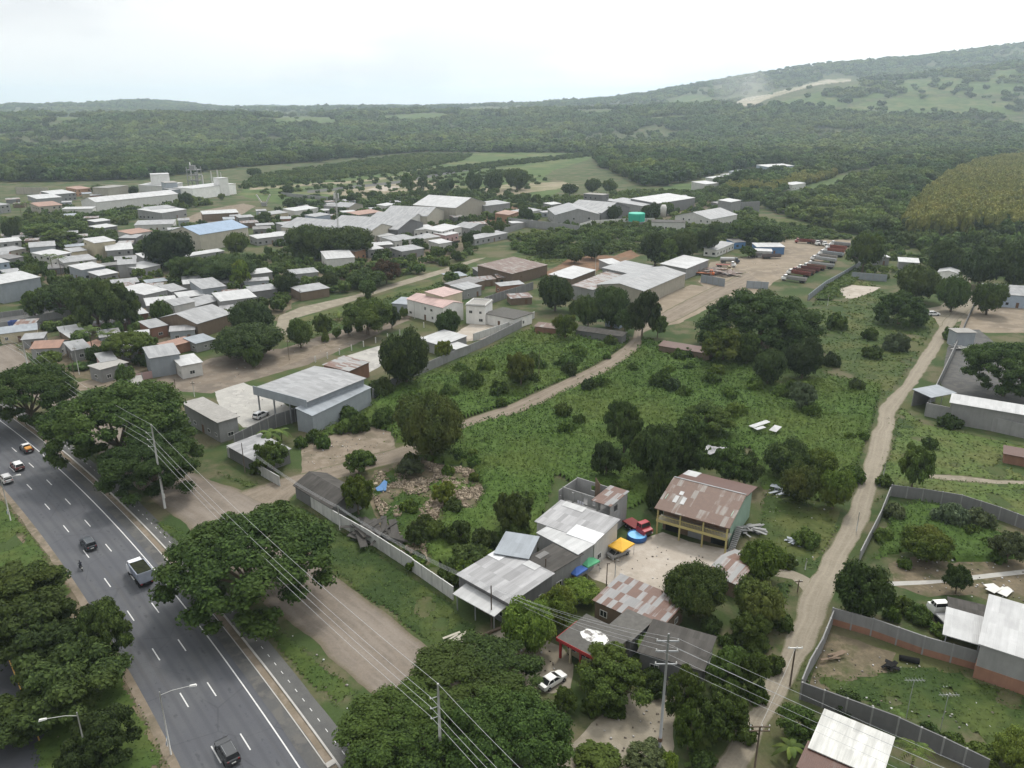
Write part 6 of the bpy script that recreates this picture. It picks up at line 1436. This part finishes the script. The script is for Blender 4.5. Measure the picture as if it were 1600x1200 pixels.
for l,x,y,t,w_,k in (('tall coconut palm among the village plots',146,560,505,44,'palm'),('coconut palm with arched fronds by the pale village roofs',172,548,515,38,'palm'),('banana plant bunch by the grey block wall of warehouse',424,700,648,42,'b'),('smaller banana plant below the grey block wall',440,690,655,34,'b'),('banana plant at the rear corner of red-trimmed house',1002,1020,975,42,'b'),('banana clump at the lane foot beside the leafy tree',1232,1192,1140,50,'b'),('young banana plant in the courtyard below the wall',1400,1128,1100,26,'b'),('palm at the bottom wall below the courtyard',1420,1215,1160,60,'palm'),('banana plant by the white wall of villa',530,500,478,26,'b'),('coconut palm above the village rooftops',83,428,392,26,'palm'),('second coconut palm leaning over the village rooftops',96,430,396,26,'palm'),('slim palm in the row behind the factory shed',35,345,312,20,'palm'),('slim palm beside the yard building of the factory',46,342,310,20,'palm'),('banana plant beside the hidden white sedan bushes',880,1105,1065,36,'b'),('palm among trees beside the meadow wall',610,322,298,18,'palm'),('second palm among trees beside the meadow wall',632,322,296,18,'palm')):
    palm(l,x,y,t,w_,k)
for i in range(9):  # young trees along the service road
    x=508+i*17.5; y=532-i*5.2; tree('M' if i%3 else 'C',('light','mid','brown')[i%3],x-8,y-22,x+8,y,label=None)
# ------------------------------------------------------------------ polygons in world space for masks
def wp(px): return np.array([(P(*p).x,P(*p).y) for p in px])
def inside(poly,x,y):
    r=np.zeros(x.shape,bool); n=len(poly)
    for i in range(n):
        x0,y0=poly[i];x1,y1=poly[(i+1)%n]
        c=((y0>y)!=(y1>y)); 
        with np.errstate(divide='ignore',invalid='ignore'): r^=c&(x<(x1-x0)*(y-y0)/(y1-y0+1e-12)+x0)
    return r
def outline(n):
    v=np.array([(q.co.x,q.co.y) for q in bpy.data.objects[n].data.vertices])
    return np.concatenate([v[0::9],v[8::9][::-1]]) if n in ('dirt_track','lane','frontage_road') else v
ROADS=[outline(n) for n in ('dirt_track','lane','truck_yard','side_yard','sand_yard','frontage_road','side_track','car_yard','lower_yard','warehouse_yard','rubble_ground','spoil_ground','street','trailer_pad','service_road','white_sand_patch','lane_junction','garden_path','foot_trail','compound_yard','dirt_lot','white_lot','grey_lot','depot_yard')]
BLD=[]
for o in bpy.data.objects:
    if o.type=='EMPTY' and o.get('category') in ('house','warehouse','shed','shack','store','office','porch','shelter','workshop','outbuilding','building','hall','depot','carport','pen'):
        for c in o.children:
            if c.name.startswith(('wall','roof')):
                bb=[Matrix.Rotation(o.rotation_euler.z,3,'Z')@Vector(q)+o.location for q in c.bound_box]; q=[bb[0],bb[4],bb[7],bb[3]]; BLD.append(np.array([(a.x,a.y) for a in q])); break
def bil(x,y,s): return np.abs(2*vn(x,y,s)-1)
def hfield(x,y,a): return a*(.42*bil(x/2.6+.3*vn(x,y,3),y/2.6,31)+.5*bil(x/6.1,y/6.1,39)*vn(x/19,y/19,41)+.2*bil(x/1.2,y/1.2,35)+.35*fbm(x/11,y/11,2,37))
def cover(name,polys,dens,a,size,mk,seed,excl=True,cell=.8,up=.8,gap=0.0,far=None):
    g=np.random.default_rng(seed); VV=[];QQ=[];n0=0
    for poly in polys:
        w_=wp(poly); x0,y0=w_.min(0);x1,y1=w_.max(0)
        n=int((x1-x0)*(y1-y0)*dens); x=g.uniform(x0,x1,n);y=g.uniform(y0,y1,n); m=inside(w_,x,y)
        m&=g.random(n)<np.clip((150/np.maximum(y,60))**1.1,.18,1)
        x=x[m];y=y[m]
        if gap:
            k=fbm(x/7,y/7,3,51)>gap; x=x[k];y=y[k]
        if excl:
            bad=np.zeros(len(x),bool)
            for r in ROADS+BLD:
                lo=r.min(0);hi=r.max(0); c=(x>lo[0])&(x<hi[0])&(y>lo[1])&(y<hi[1])
                if c.any(): i=np.where(c)[0]; bad[i]|=inside(r,x[i],y[i])&(g.random(len(i))<.985)
            x=x[~bad];y=y[~bad]
        n=len(x); z=hfield(x,y,a); e=.3; gx=(hfield(x+e,y,a)-z)/e; gy=(hfield(x,y+e,a)-z)/e
        sc_=np.clip(y/150,.8,2.2)[:,None]; z=z+g.uniform(-.12,.14,n)*a
        nr=unit(np.stack([-gx,-gy,np.full(n,up)],1)+g.normal(size=(n,3))*.38); t=unit(np.cross(nr,g.normal(size=(n,3)))); b=np.cross(nr,t); s=size*sc_*g.uniform(.55,1.4,(n,1)); t=t*s;b=b*s*.65; p=np.stack([x,y,z],1)
        VV.append(np.stack([p-t,p-b,p+t,p+b],1).reshape(-1,3)); QQ.append(np.arange(4*n).reshape(-1,4)+n0); n0+=4*n
        # the matted layer under the leaves
        c=cell*(1 if y1<300 else 1.6); xs=np.arange(x0,x1,c);ys_=np.arange(y0,y1,c); X,Y=np.meshgrid(xs,ys_); ok=inside(w_,X.ravel(),Y.ravel()).reshape(X.shape)
        if gap: ok&=fbm(X/7,Y/7,3,51)>gap
        if excl:
            for r in ROADS+BLD:
                lo=r.min(0)-1;hi=r.max(0)+1; q=(X>lo[0])&(X<hi[0])&(Y>lo[1])&(Y<hi[1])
                if q.any(): i=np.where(q); bad=inside(r,X[i],Y[i]); ok[i[0][bad],i[1][bad]]=False
        Z=hfield(X,Y,a)-.1*a; edge=ok.copy(); edge[1:-1,1:-1]&=ok[:-2,1:-1]&ok[2:,1:-1]&ok[1:-1,:-2]&ok[1:-1,2:]; Z=np.where(edge,Z,-.02)
        idx=np.arange(X.size).reshape(X.shape); f=ok[:-1,:-1]&ok[1:,:-1]&ok[:-1,1:]&ok[1:,1:]
        q=np.stack([idx[:-1,:-1][f],idx[:-1,1:][f],idx[1:,1:][f],idx[1:,:-1][f]],1)
        used,inv=np.unique(q,return_inverse=True); VV.append(np.stack([X.ravel()[used],Y.ravel()[used],Z.ravel()[used]],1)); QQ.append(inv.reshape(-1,4)+n0); n0+=len(used)
    return link(name,np_mesh(name,np.concatenate(VV),np.concatenate(QQ),LF[mk]),kind='stuff')
LF['vine']=leaf('leaf_vine',[(.032,.06,.016),(.082,.135,.032),(.115,.15,.04)],.25,0,.03); LF['grass']=leaf('leaf_grass',[(.05,.078,.024),(.098,.14,.042),(.135,.14,.055)],.25,0,.06); LF['verge']=leaf('leaf_verge',[(.038,.064,.02),(.078,.12,.034),(.10,.125,.04)],.25,0,.12); LF['dry']=leaf('leaf_dry',[(.07,.085,.032),(.105,.11,.045),(.145,.125,.06)],.2,0,.08)
V1=[(480,668),(560,650),(620,605),(700,575),(740,558),(830,515),(880,520),(985,530),(985,545),(900,597),(800,632),(732,662),(640,690),(560,705),(500,700)]
V2=[(640,700),(735,668),(870,612),(1000,528),(1110,555),(1190,560),(1200,600),(1300,590),(1380,600),(1365,660),(1345,720),(1335,770),(1300,790),(1190,765),(1170,700),(1080,735),(1030,775),(985,800),(870,745),(840,850),(775,860),(720,880),(668,890),(660,860),(690,800),(740,795),(755,770),(735,730),(680,725),(640,715)]
V3=[(1180,560),(1225,520),(1290,455),(1345,430),(1400,470),(1465,500),(1440,545),(1405,600),(1372,632),(1300,640),(1220,610)]
cover('undergrowth',[V1,V2,[(1270,470),(1300,440),(1335,420),(1345,435),(1300,470)],[(1400,795),(1445,785),(1500,800),(1560,830),(1620,850),(1620,875),(1500,882),(1440,860),(1390,870),(1360,880)]],8.0,2.0,.21,'vine',5)
cover('tall_grass',[V3,[(560,480),(700,440),(860,395),(1000,380),(1180,352),(1290,345),(1300,372),(1200,375),(1100,392),(1000,395),(900,405),(860,415),(760,440),(650,475),(580,500)],[(440,515),(560,475),(660,450),(760,415),(850,395),(860,415),(740,445),(640,478),(560,495),(500,530),(450,530)],[(1380,610),(1440,660),(1480,670),(1640,705),(1640,840),(1560,810),(1440,780),(1390,772),(1345,800),(1362,720),(1382,680)],[(1190,770),(1300,800),(1310,830),(1280,890),(1220,885),(1180,850)]],2.6,.45,.26,'grass',6,gap=.34)
cover('weeds',[[(445,805),(475,790),(530,825),(590,862),(650,905),(705,940),(745,975),(740,1000),(700,1030),(600,960),(530,905),(480,870)],[(372,965),(430,975),(500,1030),(560,1080),(600,1120),(585,1150),(530,1110),(470,1060),(410,990)],[(540,1140),(600,1120),(700,1180),(700,1230),(600,1230)],[(225,800),(290,830),(330,880),(290,870),(250,830)],[(365,745),(440,765),(430,790),(330,735)],[(1215,905),(1240,912),(1230,960),(1200,1040),(1150,1130),(1090,1200),(1060,1200),(1120,1090),(1180,990)],[(1262,1050),(1290,1080),(1350,1100),(1540,1170),(1640,1200),(1640,1085),(1520,1050),(1420,1040),(1320,1060)]],5.0,.5,.2,'verge',7,gap=.22)
cover('verge_grass',[[(-80,760),(10,782),(62,850),(100,900),(150,975),(195,1055),(230,1125),(268,1200),(60,1230),(20,1060),(-20,960),(-80,900)],[(90,625),(150,650),(200,700),(160,700),(100,660)],[(1375,655),(1395,650),(1440,660),(1400,720),(1372,735)],[(1270,990),(1255,1060),(1240,1085),(1205,1085),(1245,1000)]],5.0,.35,.18,'verge',8,gap=.2)
cover('rubble_weeds',[[(588,738),(640,718),(690,728),(740,735),(760,775),(735,800),(690,810),(670,850),(668,890),(645,885),(620,850),(595,815),(576,770)]],4.5,.9,.26,'vbush',9,excl=False,gap=.5)
# rubble
g=np.random.default_rng(3); w_=wp([(588,738),(640,718),(690,728),(740,735),(757,772),(735,795),(690,795),(665,850),(668,880),(650,880),(625,850),(598,815),(578,770)]); x0,y0=w_.min(0);x1,y1=w_.max(0); x=g.uniform(x0,x1,26000);y=g.uniform(y0,y1,26000); m=inside(w_,x,y)&(fbm(x/4,y/4,3,61)>.46); x=x[m];y=y[m]; n=len(x)
s=g.uniform(.03,.17,(n,1,1))**1.0*np.where(g.random((n,1,1))<.03,2.4,1)*g.uniform(.4,1.2,(n,1,3)); rot=g.uniform(0,6.28,n); cb=np.array(_c,float)*.5; q=cb[None]*2*s; q=q+g.normal(size=q.shape)*.03; X=q[...,0]*np.cos(rot)[:,None]-q[...,1]*np.sin(rot)[:,None]+x[:,None]; Y=q[...,0]*np.sin(rot)[:,None]+q[...,1]*np.cos(rot)[:,None]+y[:,None]; Z=q[...,2]+(.9*np.clip(fbm(x/5,y/5,2,62)-.35,0,1)+.1)[:,None]
fq=np.array([(0,3,2,1),(4,5,6,7),(0,1,5,4),(1,2,6,5),(2,3,7,6),(3,0,4,7)]); t=NT('rubble'); i_=t.geo.outputs['Random Per Island']; MAT['rubble']=t.done(t.mix(i_,(.13,.10,.072),(.34,.285,.215)),.95,.1)
link('rubble',np_mesh('rubble',np.stack([X,Y,Z],-1).reshape(-1,3),(fq[None]+8*np.arange(n)[:,None,None]).reshape(-1,4),MAT['rubble']),kind='stuff')
# ------------------------------------------------------------------ the far woods
FARF=[]
def draped(name,px,mat,step=2.0,lift=.6):
    xs=[p[0] for p in px];ys_=[p[1] for p in px]; nx=max(2,int((max(xs)-min(xs))/step/2));ny=max(2,int((max(ys_)-min(ys_))/step)+1)
    gx=np.linspace(min(xs),max(xs),nx);gy=np.linspace(min(ys_),max(ys_),ny); pp=np.array([(float(a),float(b)) for a,b in px]); G,Hh=np.meshgrid(gx,gy); ok=inside(pp,G,Hh); V=np.zeros((ny,nx,3))
    near=ok.copy()
    for i in range(ny):
        for j in range(nx):
            if ok[max(0,i-1):i+2,max(0,j-1):j+2].any(): q=Pt(G[i,j],Hh[i,j]); V[i,j]=(q.x,q.y,q.z+lift)
    idx=np.arange(nx*ny).reshape(ny,nx); f=ok[:-1,:-1]&ok[1:,:-1]&ok[:-1,1:]&ok[1:,1:]; q=np.stack([idx[:-1,:-1][f],idx[1:,:-1][f],idx[1:,1:][f],idx[:-1,1:][f]],1); u,inv=np.unique(q,return_inverse=True)
    return link(name,np_mesh(name,V.reshape(-1,3)[u],inv.reshape(-1,4),MAT[mat],True),kind=S)
draped('quarry_face',[(1140,164),(1165,152),(1200,147),(1240,136),(1290,124),(1330,122),(1332,128),(1280,134),(1240,144),(1200,156),(1180,166),(1150,168)],'quarry_pale',1.2,1.0)
draped('hill_pasture',[(1185,172),(1215,158),(1260,147),(1335,131),(1440,123),(1540,112),(1640,102),(1640,146),(1560,148),(1480,148),(1400,150),(1340,160),(1290,172)],'grass_field',1.6,.4)
for i_,p_ in enumerate(([(230,178),(280,173),(350,173),(330,178)],[(860,178),(930,173),(1000,173),(960,179),(890,181)],[(470,178),(560,173),(650,171),(600,176)],[(40,186),(110,181),(160,184),(90,190)],[(980,186),(1060,180),(1120,181),(1060,188)],[(700,186),(760,182),(820,184),(770,189)])): draped(('valley_field','valley_meadow')[i_%2],p_,'grass_field',1.3,.6); FARF.append(p_)
draped('terrace_field',[(1305,172),(1350,160),(1400,152),(1480,150),(1560,158),(1600,160),(1600,180),(1480,184),(1360,182),(1310,180)],'grass_field',1.5,.6)
draped('hill_field',[(1040,160),(1070,148),(1110,150),(1125,163),(1090,168)],'grass_field',1.5,.6)
draped('far_field',[(560,188),(600,180),(680,176),(720,180),(690,188),(620,192)],'grass_field',1.5,.6); draped('far_meadow',[(400,190),(450,182),(540,184),(520,192),(450,196)],'grass_field',1.5,.6); draped('far_pasture',[(680,172),(760,168),(840,170),(800,176),(720,177)],'grass_field',1.5,.6)
BX=np.array([-200,0,120,200,280,330,372,420,520,640,800,935,905,850,880,1000,1100,1180,1200,1240,1330,1420,1600,1900],float)
def far_limit(px):
    return np.interp(px,[-300,0,210,300,372,500,640,925,940,1000,1100,1160,1200,1330,1420,1600,1900],[285,285,282,272,262,252,238,239,262,290,300,318,330,368,372,375,375])
CL=[[(1195,312),(1290,276),(1388,258),(1404,268),(1290,300),(1215,320)],[(985,303),(1100,278),(1190,259),(1245,256),(1205,277),(1120,294),(1040,308)],[(1414,348),(1418,338),(1456,298),(1512,260),(1566,246),(1660,240),(1660,355),(1430,355)],[(1095,290),(1150,268),(1245,254),(1245,268),(1180,282),(1110,294)],[(1230,282),(1265,280),(1265,294),(1230,296)]]
CLF=[[(1136,172),(1168,150),(1240,134),(1300,121),(1340,120),(1340,134),(1245,152),(1200,170),(1180,175)],[(1308,172),(1350,160),(1400,152),(1480,150),(1560,158),(1640,160),(1640,180),(1480,184),(1360,182)],[(1042,160),(1070,148),(1110,150),(1125,163),(1090,168)],[(560,188),(600,180),(680,176),(720,180),(690,188),(620,192)],[(400,190),(450,182),(540,184),(520,192),(450,196)],[(680,172),(760,168),(840,170),(800,176),(720,177)]]
def far_points():
    g=np.random.default_rng(77); out=[]
    for y0,y1,sp,rs in ((480,760,6.8,(2.4,6.0)),(760,1300,9.5,(3.6,9.0)),(1300,2300,14,(5.5,11)),(2300,4600,21,(8,12.5)),(4600,9000,40,(11,17))):
        ys_=np.arange(y0,y1,sp*.9); 
        for yv in ys_:
            n=int((1.44*yv)/sp); x=(np.arange(n)+g.uniform(-.45,.45,n))*sp-.72*yv; y=yv+g.uniform(-.45,.45,n)*sp; out.append(np.stack([x,y,g.uniform(*rs,n)*(.75+.5*vn(x/60,y/60,91)),np.full(n,y0)],1))
    a=np.concatenate(out); z=terr(a[:,0],a[:,1]); px,py=proj(a[:,0],a[:,1],z); m=(px>-60)&(px<1660)
    m&=(py<far_limit(px))|((a[:,1]>1500))
    for c in CL: m&=~inside(np.array(c,float),px,py)
    for c in CLF: m&=~(inside(np.array(c,float),px,py)&(g.random(len(px))<np.where((((py-150+px*.01)%9)<2.2)&(px>1300)&(py>148),.45,.98)))
    for c in FARF: m&=~(inside(np.array(c,float),px,py)&(g.random(len(px))<.96))
    hp=inside(np.array([(1185,172),(1215,158),(1260,147),(1335,131),(1440,123),(1540,112),(1640,102),(1640,146),(1400,150),(1290,172)],float),px,py); m&=~(hp&(fbm(a[:,0]/70,a[:,1]/70,3,77)>.42)&(g.random(len(px))<.92))
    m&=~((fbm(a[:,0]/170,a[:,1]/230,3,71)>np.where(a[:,1]>2600,.50,.60))&(a[:,1]>1500)&(g.random(len(px))<.88))
    for o in bpy.data.objects:
        if o.type=='EMPTY' and o.get('category') in ('house','hall','factory','depot') and o.location.y>480: m&=~((np.abs(a[:,0]-o.location.x)<16)&(np.abs(a[:,1]-o.location.y)<18))
    return a[m],z[m]
def proto_coll(name,kinds,mk,n,size,seed):
    c=bpy.data.collections.new(name)
    for i,k in enumerate(kinds):
        g=np.random.default_rng(seed+i); C,Rr=clumps(k,g); sel=g.permutation(len(C))[:26]; C=C[sel];Rr=Rr[sel]*1.35; V,Q=leaf_cards(C,Rr,n,size,g); cv=(C[:,None,:]+Rr[:,None,:]*.86*CS2V[None]*(1+.12*g.normal(size=(len(C),len(CS2V),1)))).reshape(-1,3); cq=(CS2Q[None]+(np.arange(len(C))*len(CS2V))[:,None,None]).reshape(-1,4)+len(V)
        o=bpy.data.objects.new('%s_shape'%name,np_mesh('far_crown',np.concatenate([V,cv]),np.concatenate([Q,cq]),LF[mk])); c.objects.link(o)
    return c
def scatter(name,pts,z,rad,hgt,coll,ncol,seed):
    g=np.random.default_rng(seed); n=len(pts); me=bpy.data.meshes.new(name); me.vertices.add(n); me.vertices.foreach_set('co',np.stack([pts[:,0],pts[:,1],z],1).astype(np.float32).ravel())
    a=me.attributes.new('s','FLOAT_VECTOR','POINT'); a.data.foreach_set('vector',np.stack([rad,rad,hgt],1).astype(np.float32).ravel()); a=me.attributes.new('r','FLOAT_VECTOR','POINT'); a.data.foreach_set('vector',np.stack([0*rad,0*rad,g.uniform(0,6.28,n)],1).astype(np.float32).ravel()); a=me.attributes.new('k','INT','POINT'); a.data.foreach_set('value',g.integers(0,ncol,n).astype(np.int32))
    ng=bpy.data.node_groups.new(name,'GeometryNodeTree'); ng.interface.new_socket('Geometry',in_out='INPUT',socket_type='NodeSocketGeometry'); ng.interface.new_socket('Geometry',in_out='OUTPUT',socket_type='NodeSocketGeometry'); N=ng.nodes; gi=N.new('NodeGroupInput');go=N.new('NodeGroupOutput'); ip=N.new('GeometryNodeInstanceOnPoints'); ci=N.new('GeometryNodeCollectionInfo'); ci.inputs[0].default_value=coll; ci.inputs[1].default_value=True; ci.inputs[2].default_value=True
    def at(nm,ty): q=N.new('GeometryNodeInputNamedAttribute'); q.data_type=ty; q.inputs[0].default_value=nm; return [o for o in q.outputs if o.enabled and o.name=='Attribute'][0]
    L=ng.links.new; L(gi.outputs[0],ip.inputs['Points']); L(ci.outputs[0],ip.inputs['Instance']); ip.inputs['Pick Instance'].default_value=True; L(at('k','INT'),ip.inputs['Instance Index'])
    er=N.new('FunctionNodeEulerToRotation'); L(at('r','FLOAT_VECTOR'),er.inputs[0]); L(er.outputs[0],ip.inputs['Rotation']); L(at('s','FLOAT_VECTOR'),ip.inputs['Scale']); L(ip.outputs[0],go.inputs[0])
    o=link(name,me,kind='stuff'); md=o.modifiers.new('scatter','NODES'); md.node_group=ng; return o
pts,z=far_points(); g=np.random.default_rng(5)
near=pts[:,3]<1000; h_=pts[:,2]*g.uniform(1.15,1.75,len(pts))
cA=proto_coll('wood',['M','B','M','U'],'far',420,.105,500); LF['hill']=leaf('leaf_hill_hazed',[(.04,.072,.032),(.085,.135,.052),(.13,.165,.06)],.15,.5,.004); cB=proto_coll('distant_wood',['M','B','M'],'hill',120,.2,600)  # hill leaves: paler colours paint distance haze into the far crowns
scatter('forest',pts[near],z[near],pts[near,2],h_[near],cA,4,1); scatter('distant_forest',pts[~near],z[~near],pts[~near,2]*1.15,h_[~near]*np.where(pts[~near,3]>4000,.55,.85),cB,3,2)
HOUSES=[]
for o in bpy.data.objects:
    if o.type=='EMPTY' and o.get('category') in ('house','warehouse','hall','factory','depot','shed','office','store','workshop','tower','tank') and o.location.y>190:
        w_=[c for c in o.children if c.name.startswith(('roof','wall'))]
        if w_:
            d_=w_[0].dimensions; a_=max(d_.x,d_.y);b_=max(min(d_.x,d_.y),4); k_=max(1,int(a_/b_*1.5)); ux=Vector((math.cos(o.rotation_euler.z),math.sin(o.rotation_euler.z),0)) if d_.x>=d_.y else Vector((-math.sin(o.rotation_euler.z),math.cos(o.rotation_euler.z),0))
            for q in range(k_): p_=o.location+ux*(a_-b_)*((q+.5)/k_-.5)*1.15; HOUSES.append((p_.x,p_.y,b_*.62+2.2))
def block(name,px,sp,rr,hh,coll,nc,seed,jit=.3):
    w_=wp(px); x0,y0=w_.min(0);x1,y1=w_.max(0); g=np.random.default_rng(seed); X,Y=np.meshgrid(np.arange(x0,x1,sp),np.arange(y0,y1,sp)); X=X.ravel()+g.uniform(-jit,jit,X.size)*sp;Y=Y.ravel()+g.uniform(-jit,jit,X.size)*sp; m=inside(w_,X,Y)
    for bx,by,br in HOUSES: m&=((X-bx)**2+(Y-by)**2>br*br)
    for rd in ROADS: m&=~inside(rd,X,Y)
    X=X[m];Y=Y[m]
    if coll is None: return X,Y
    r=g.uniform(*rr,len(X)); return scatter(name,np.stack([X,Y],1),np.zeros(len(X)),r,g.uniform(*hh,len(X)),coll,nc,seed)
cT=proto_coll('teak',['M','M','M'],'teak',1300,.075,700); cV=proto_coll('village_green',['M','B','S'],'mid',300,.12,820); cO=proto_coll('orchard',['M','B','S'],'farl',260,.13,800)
block('teak_plantation',[(1412,374),(1412,362),(1440,322),(1480,285),(1530,262),(1580,254),(1700,250),(1700,366),(1560,368)],7.0,(3.8,5.0),(11.5,14.8),cT,3,41)
block('orchard',[(372,296),(400,276),(500,262),(640,243),(740,242),(720,252),(620,270),(560,276),(420,292)],6.5,(2.2,3.6),(3.0,5.5),cO,3,42,.45)
block('teak_strip',[(1130,296),(1200,288),(1290,272),(1310,276),(1260,290),(1200,304),(1150,308)],6,(3,4),(7,10),cT,3,43)
block('brush',[(860,312),(985,303),(1100,300),(1150,320),(1190,345),(1160,350),(1120,318),(1000,312),(900,330)],5.5,(2,3.6),(2.5,5),cO,3,44,.45)
block('scrub',[(40,335),(60,325),(150,332),(230,318),(300,312),(330,320),(240,335),(200,350),(130,365),(60,362)],6,(2,3.6),(2.5,5.5),cO,3,45,.45)
block('hedge_scrub',[(800,372),(860,362),(950,352),(1060,352),(1190,345),(1330,372),(1330,376),(1200,375),(1130,392),(1000,400),(860,405),(800,395)],4.6,(1.6,3.0),(1.8,4),cO,3,46,.45)
block('village_scrub',[(255,440),(300,425),(400,420),(420,440),(330,452),(270,450)],5,(1.6,3.2),(2,4.5),cO,3,47,.45)
# dust over the quarry road and the far yard
def dust(label,px,r,dens,name='dust'):
    q=Pt(*px); o=MB(); o.lathe([(r*.3,0),(r*.9,r*.5),(r,r*1.0),(r*.7,r*1.5),(r*.15,r*1.7)],14); ob=o.build(name,None or bpy.data.materials.new('dust_air'),None,q); m=ob.data.materials[0]; m.use_nodes=True; m.node_tree.nodes.clear(); a=m.node_tree.nodes.new('ShaderNodeOutputMaterial'); b=m.node_tree.nodes.new('ShaderNodeVolumePrincipled'); b.inputs['Color'].default_value=(.95,.93,.9,1); b.inputs['Density'].default_value=dens; m.node_tree.links.new(b.outputs[0],a.inputs['Volume']); ob['kind']='stuff'

block('town_scrub',[(0,345),(60,340),(140,365),(220,372),(330,350),(300,395),(350,410),(420,400),(470,380),(560,405),(640,395),(740,385),(740,400),(620,440),(520,462),(440,480),(430,515),(300,500),(280,530),(240,580),(120,585),(0,560),(0,520),(120,505),(60,475),(0,470)],6.6,(1.8,3.9),(2.2,5.8),cV,3,48,.5)
block('mill_scrub',[(400,345),(470,322),(560,308),(700,300),(860,312),(880,330),(830,350),(740,372),(640,392),(520,402),(420,385)],8,(2,4.2),(2.5,6),cV,3,49,.5)
block('depot_scrub',[(880,315),(1000,300),(1130,310),(1180,330),(1180,350),(1000,368),(880,372)],9,(1.8,3.6),(2,5),cO,3,50,.5)
block('roadside_scrub',[(1345,385),(1430,380),(1640,380),(1640,445),(1520,440),(1450,425),(1380,445),(1345,430)],7,(1.5,3.2),(1.6,4),cO,3,52,.5)

block('wood_edge',[(1325,377),(1640,380),(1640,394),(1440,388),(1340,388)],6.5,(3,5),(5,9.5),cV,3,53,.5)
block('meadow_scrub',[(400,300),(500,275),(640,262),(760,262),(860,280),(760,325),(600,342),(450,325)],15,(1.8,4),(2,5),cV,3,54,.6)
block('field_hedge',[(640,272),(760,257),(925,240),(928,244),(770,262),(650,277)],6,(2,3.4),(3,5.5),cV,3,55,.5)
# litter and loose stones on verges and yards
g=np.random.default_rng(19); LV=[];LQ=[]; n0=0
for poly,n in (([(425,965),(520,1040),(600,1110),(580,1140),(500,1080),(430,1000)],40),([(720,985),(800,980),(880,1020),(880,1080),(800,1060)],40),([(900,900),(1000,850),(1150,870),(1100,930),(1000,930)],50),([(1190,760),(1290,790),(1270,880),(1200,870)],90),([(1270,1000),(1400,1030),(1560,1080),(1600,1180),(1400,1130),(1260,1070)],110),([(1390,870),(1600,870),(1600,940),(1420,930)],90),([(470,700),(610,670),(600,720),(480,740)],70),([(350,610),(440,600),(440,660),(360,650)],30),([(1110,430),(1200,400),(1290,400),(1200,450)],60),([(880,1180),(990,1080),(1050,1080),(1040,1190)],40),([(250,600),(430,560),(600,500),(480,560),(350,600)],70),([(100,890),(190,1050),(260,1180),(220,1180),(80,900)],25)):
    w_=wp(poly); lo=w_.min(0);hi=w_.max(0); x=g.uniform(lo[0],hi[0],n*4);y=g.uniform(lo[1],hi[1],n*4); m=inside(w_,x,y); x=x[m][:n];y=y[m][:n]; k=len(x)
    q=np.array(_c,float)[None]*g.uniform(.05,.24,(k,1,3))*np.array([.6,.6,.35])+g.normal(size=(k,8,3))*.02; q[...,0]+=x[:,None];q[...,1]+=y[:,None];q[...,2]+=.1; LV.append(q.reshape(-1,3)); LQ.append((fq[None]+8*np.arange(k)[:,None,None]).reshape(-1,4)+n0); n0+=8*k
t=NT('litter'); i_=t.geo.outputs['Random Per Island']; MAT['litter']=t.done(t.mix(t.ramp(i_,.3,1.0),(.13,.11,.09),(.52,.52,.52)),.9,.1); link('litter',np_mesh('litter',np.concatenate(LV),np.concatenate(LQ),MAT['litter']),kind='stuff')

for i,(x0,y0,x1,y1) in enumerate(((1060,1010,1112,1052),(1165,1055,1202,1100),(1115,1095,1155,1140),(1145,1125,1185,1162),(998,1036,1042,1076),(905,1080,945,1118),(940,1088,982,1124),(1010,1056,1045,1092),(1075,1165,1122,1205),(1125,1040,1165,1082),(1190,1005,1230,1052),(1160,980,1205,1020),(1205,935,1245,985),(700,865,748,908),(738,872,786,914),(640,796,684,832),(800,826,842,868),(1180,912,1218,952),(690,800,742,850),(730,808,784,862),(775,790,832,850),(745,846,792,892),(658,800,702,842),(690,770,728,800),(625,700,660,730),(560,700,590,725),(1215,860,1248,888),(1090,955,1130,990),(1120,985,1150,1012),(1022,990,1050,1010))):
    tree('S',('mid','vbush','mid','dark')[i%4],x0,y0,x1,y1)
def dusty(px,r,dens):
    q=Pt(*px) if px[1]<230 else P(*px); mb=MB(); mb.lathe([(r*.35,1),(r*.8,r*.35),(r,r*.8),(r*.85,r*1.3),(r*.4,r*1.75),(r*.05,r*1.9)],16); m=bpy.data.materials.new('dust_air'); o=mb.build('dust',m,None,q,smooth=True); o['kind']='stuff'; m.use_nodes=True; n=m.node_tree; n.nodes.clear(); a=n.nodes.new('ShaderNodeOutputMaterial'); b=n.nodes.new('ShaderNodeVolumePrincipled'); b.inputs['Color'].default_value=(.95,.95,.94,1); b.inputs['Density'].default_value=dens; n.links.new(b.outputs[0],a.inputs['Volume'])
dusty((1150,166),80,.0013); dusty((1180,163),52,.0016)
q_=random.Random(33)
for poly in (V1,V2):
    w_=wp(poly); lo=w_.min(0);hi=w_.max(0); k=0
    for _ in range(1500):
        if k>=26: break
        x,y=q_.uniform(lo[0],hi[0]),q_.uniform(lo[1],hi[1]); xx=np.array([x]);yy=np.array([y])
        if not inside(w_,xx,yy)[0] or float(fbm(x/14,y/14,2,83))<.54 or any(inside(r,xx,yy)[0] for r in ROADS): continue
        X_,Y_=(float(v) for v in proj(x,y,0)); s_=q_.uniform(1.3,3.4)/pxm(Y_); tree('S','vbush',X_-s_,Y_-s_*.9,X_+s_,Y_+s_*.55); k+=1
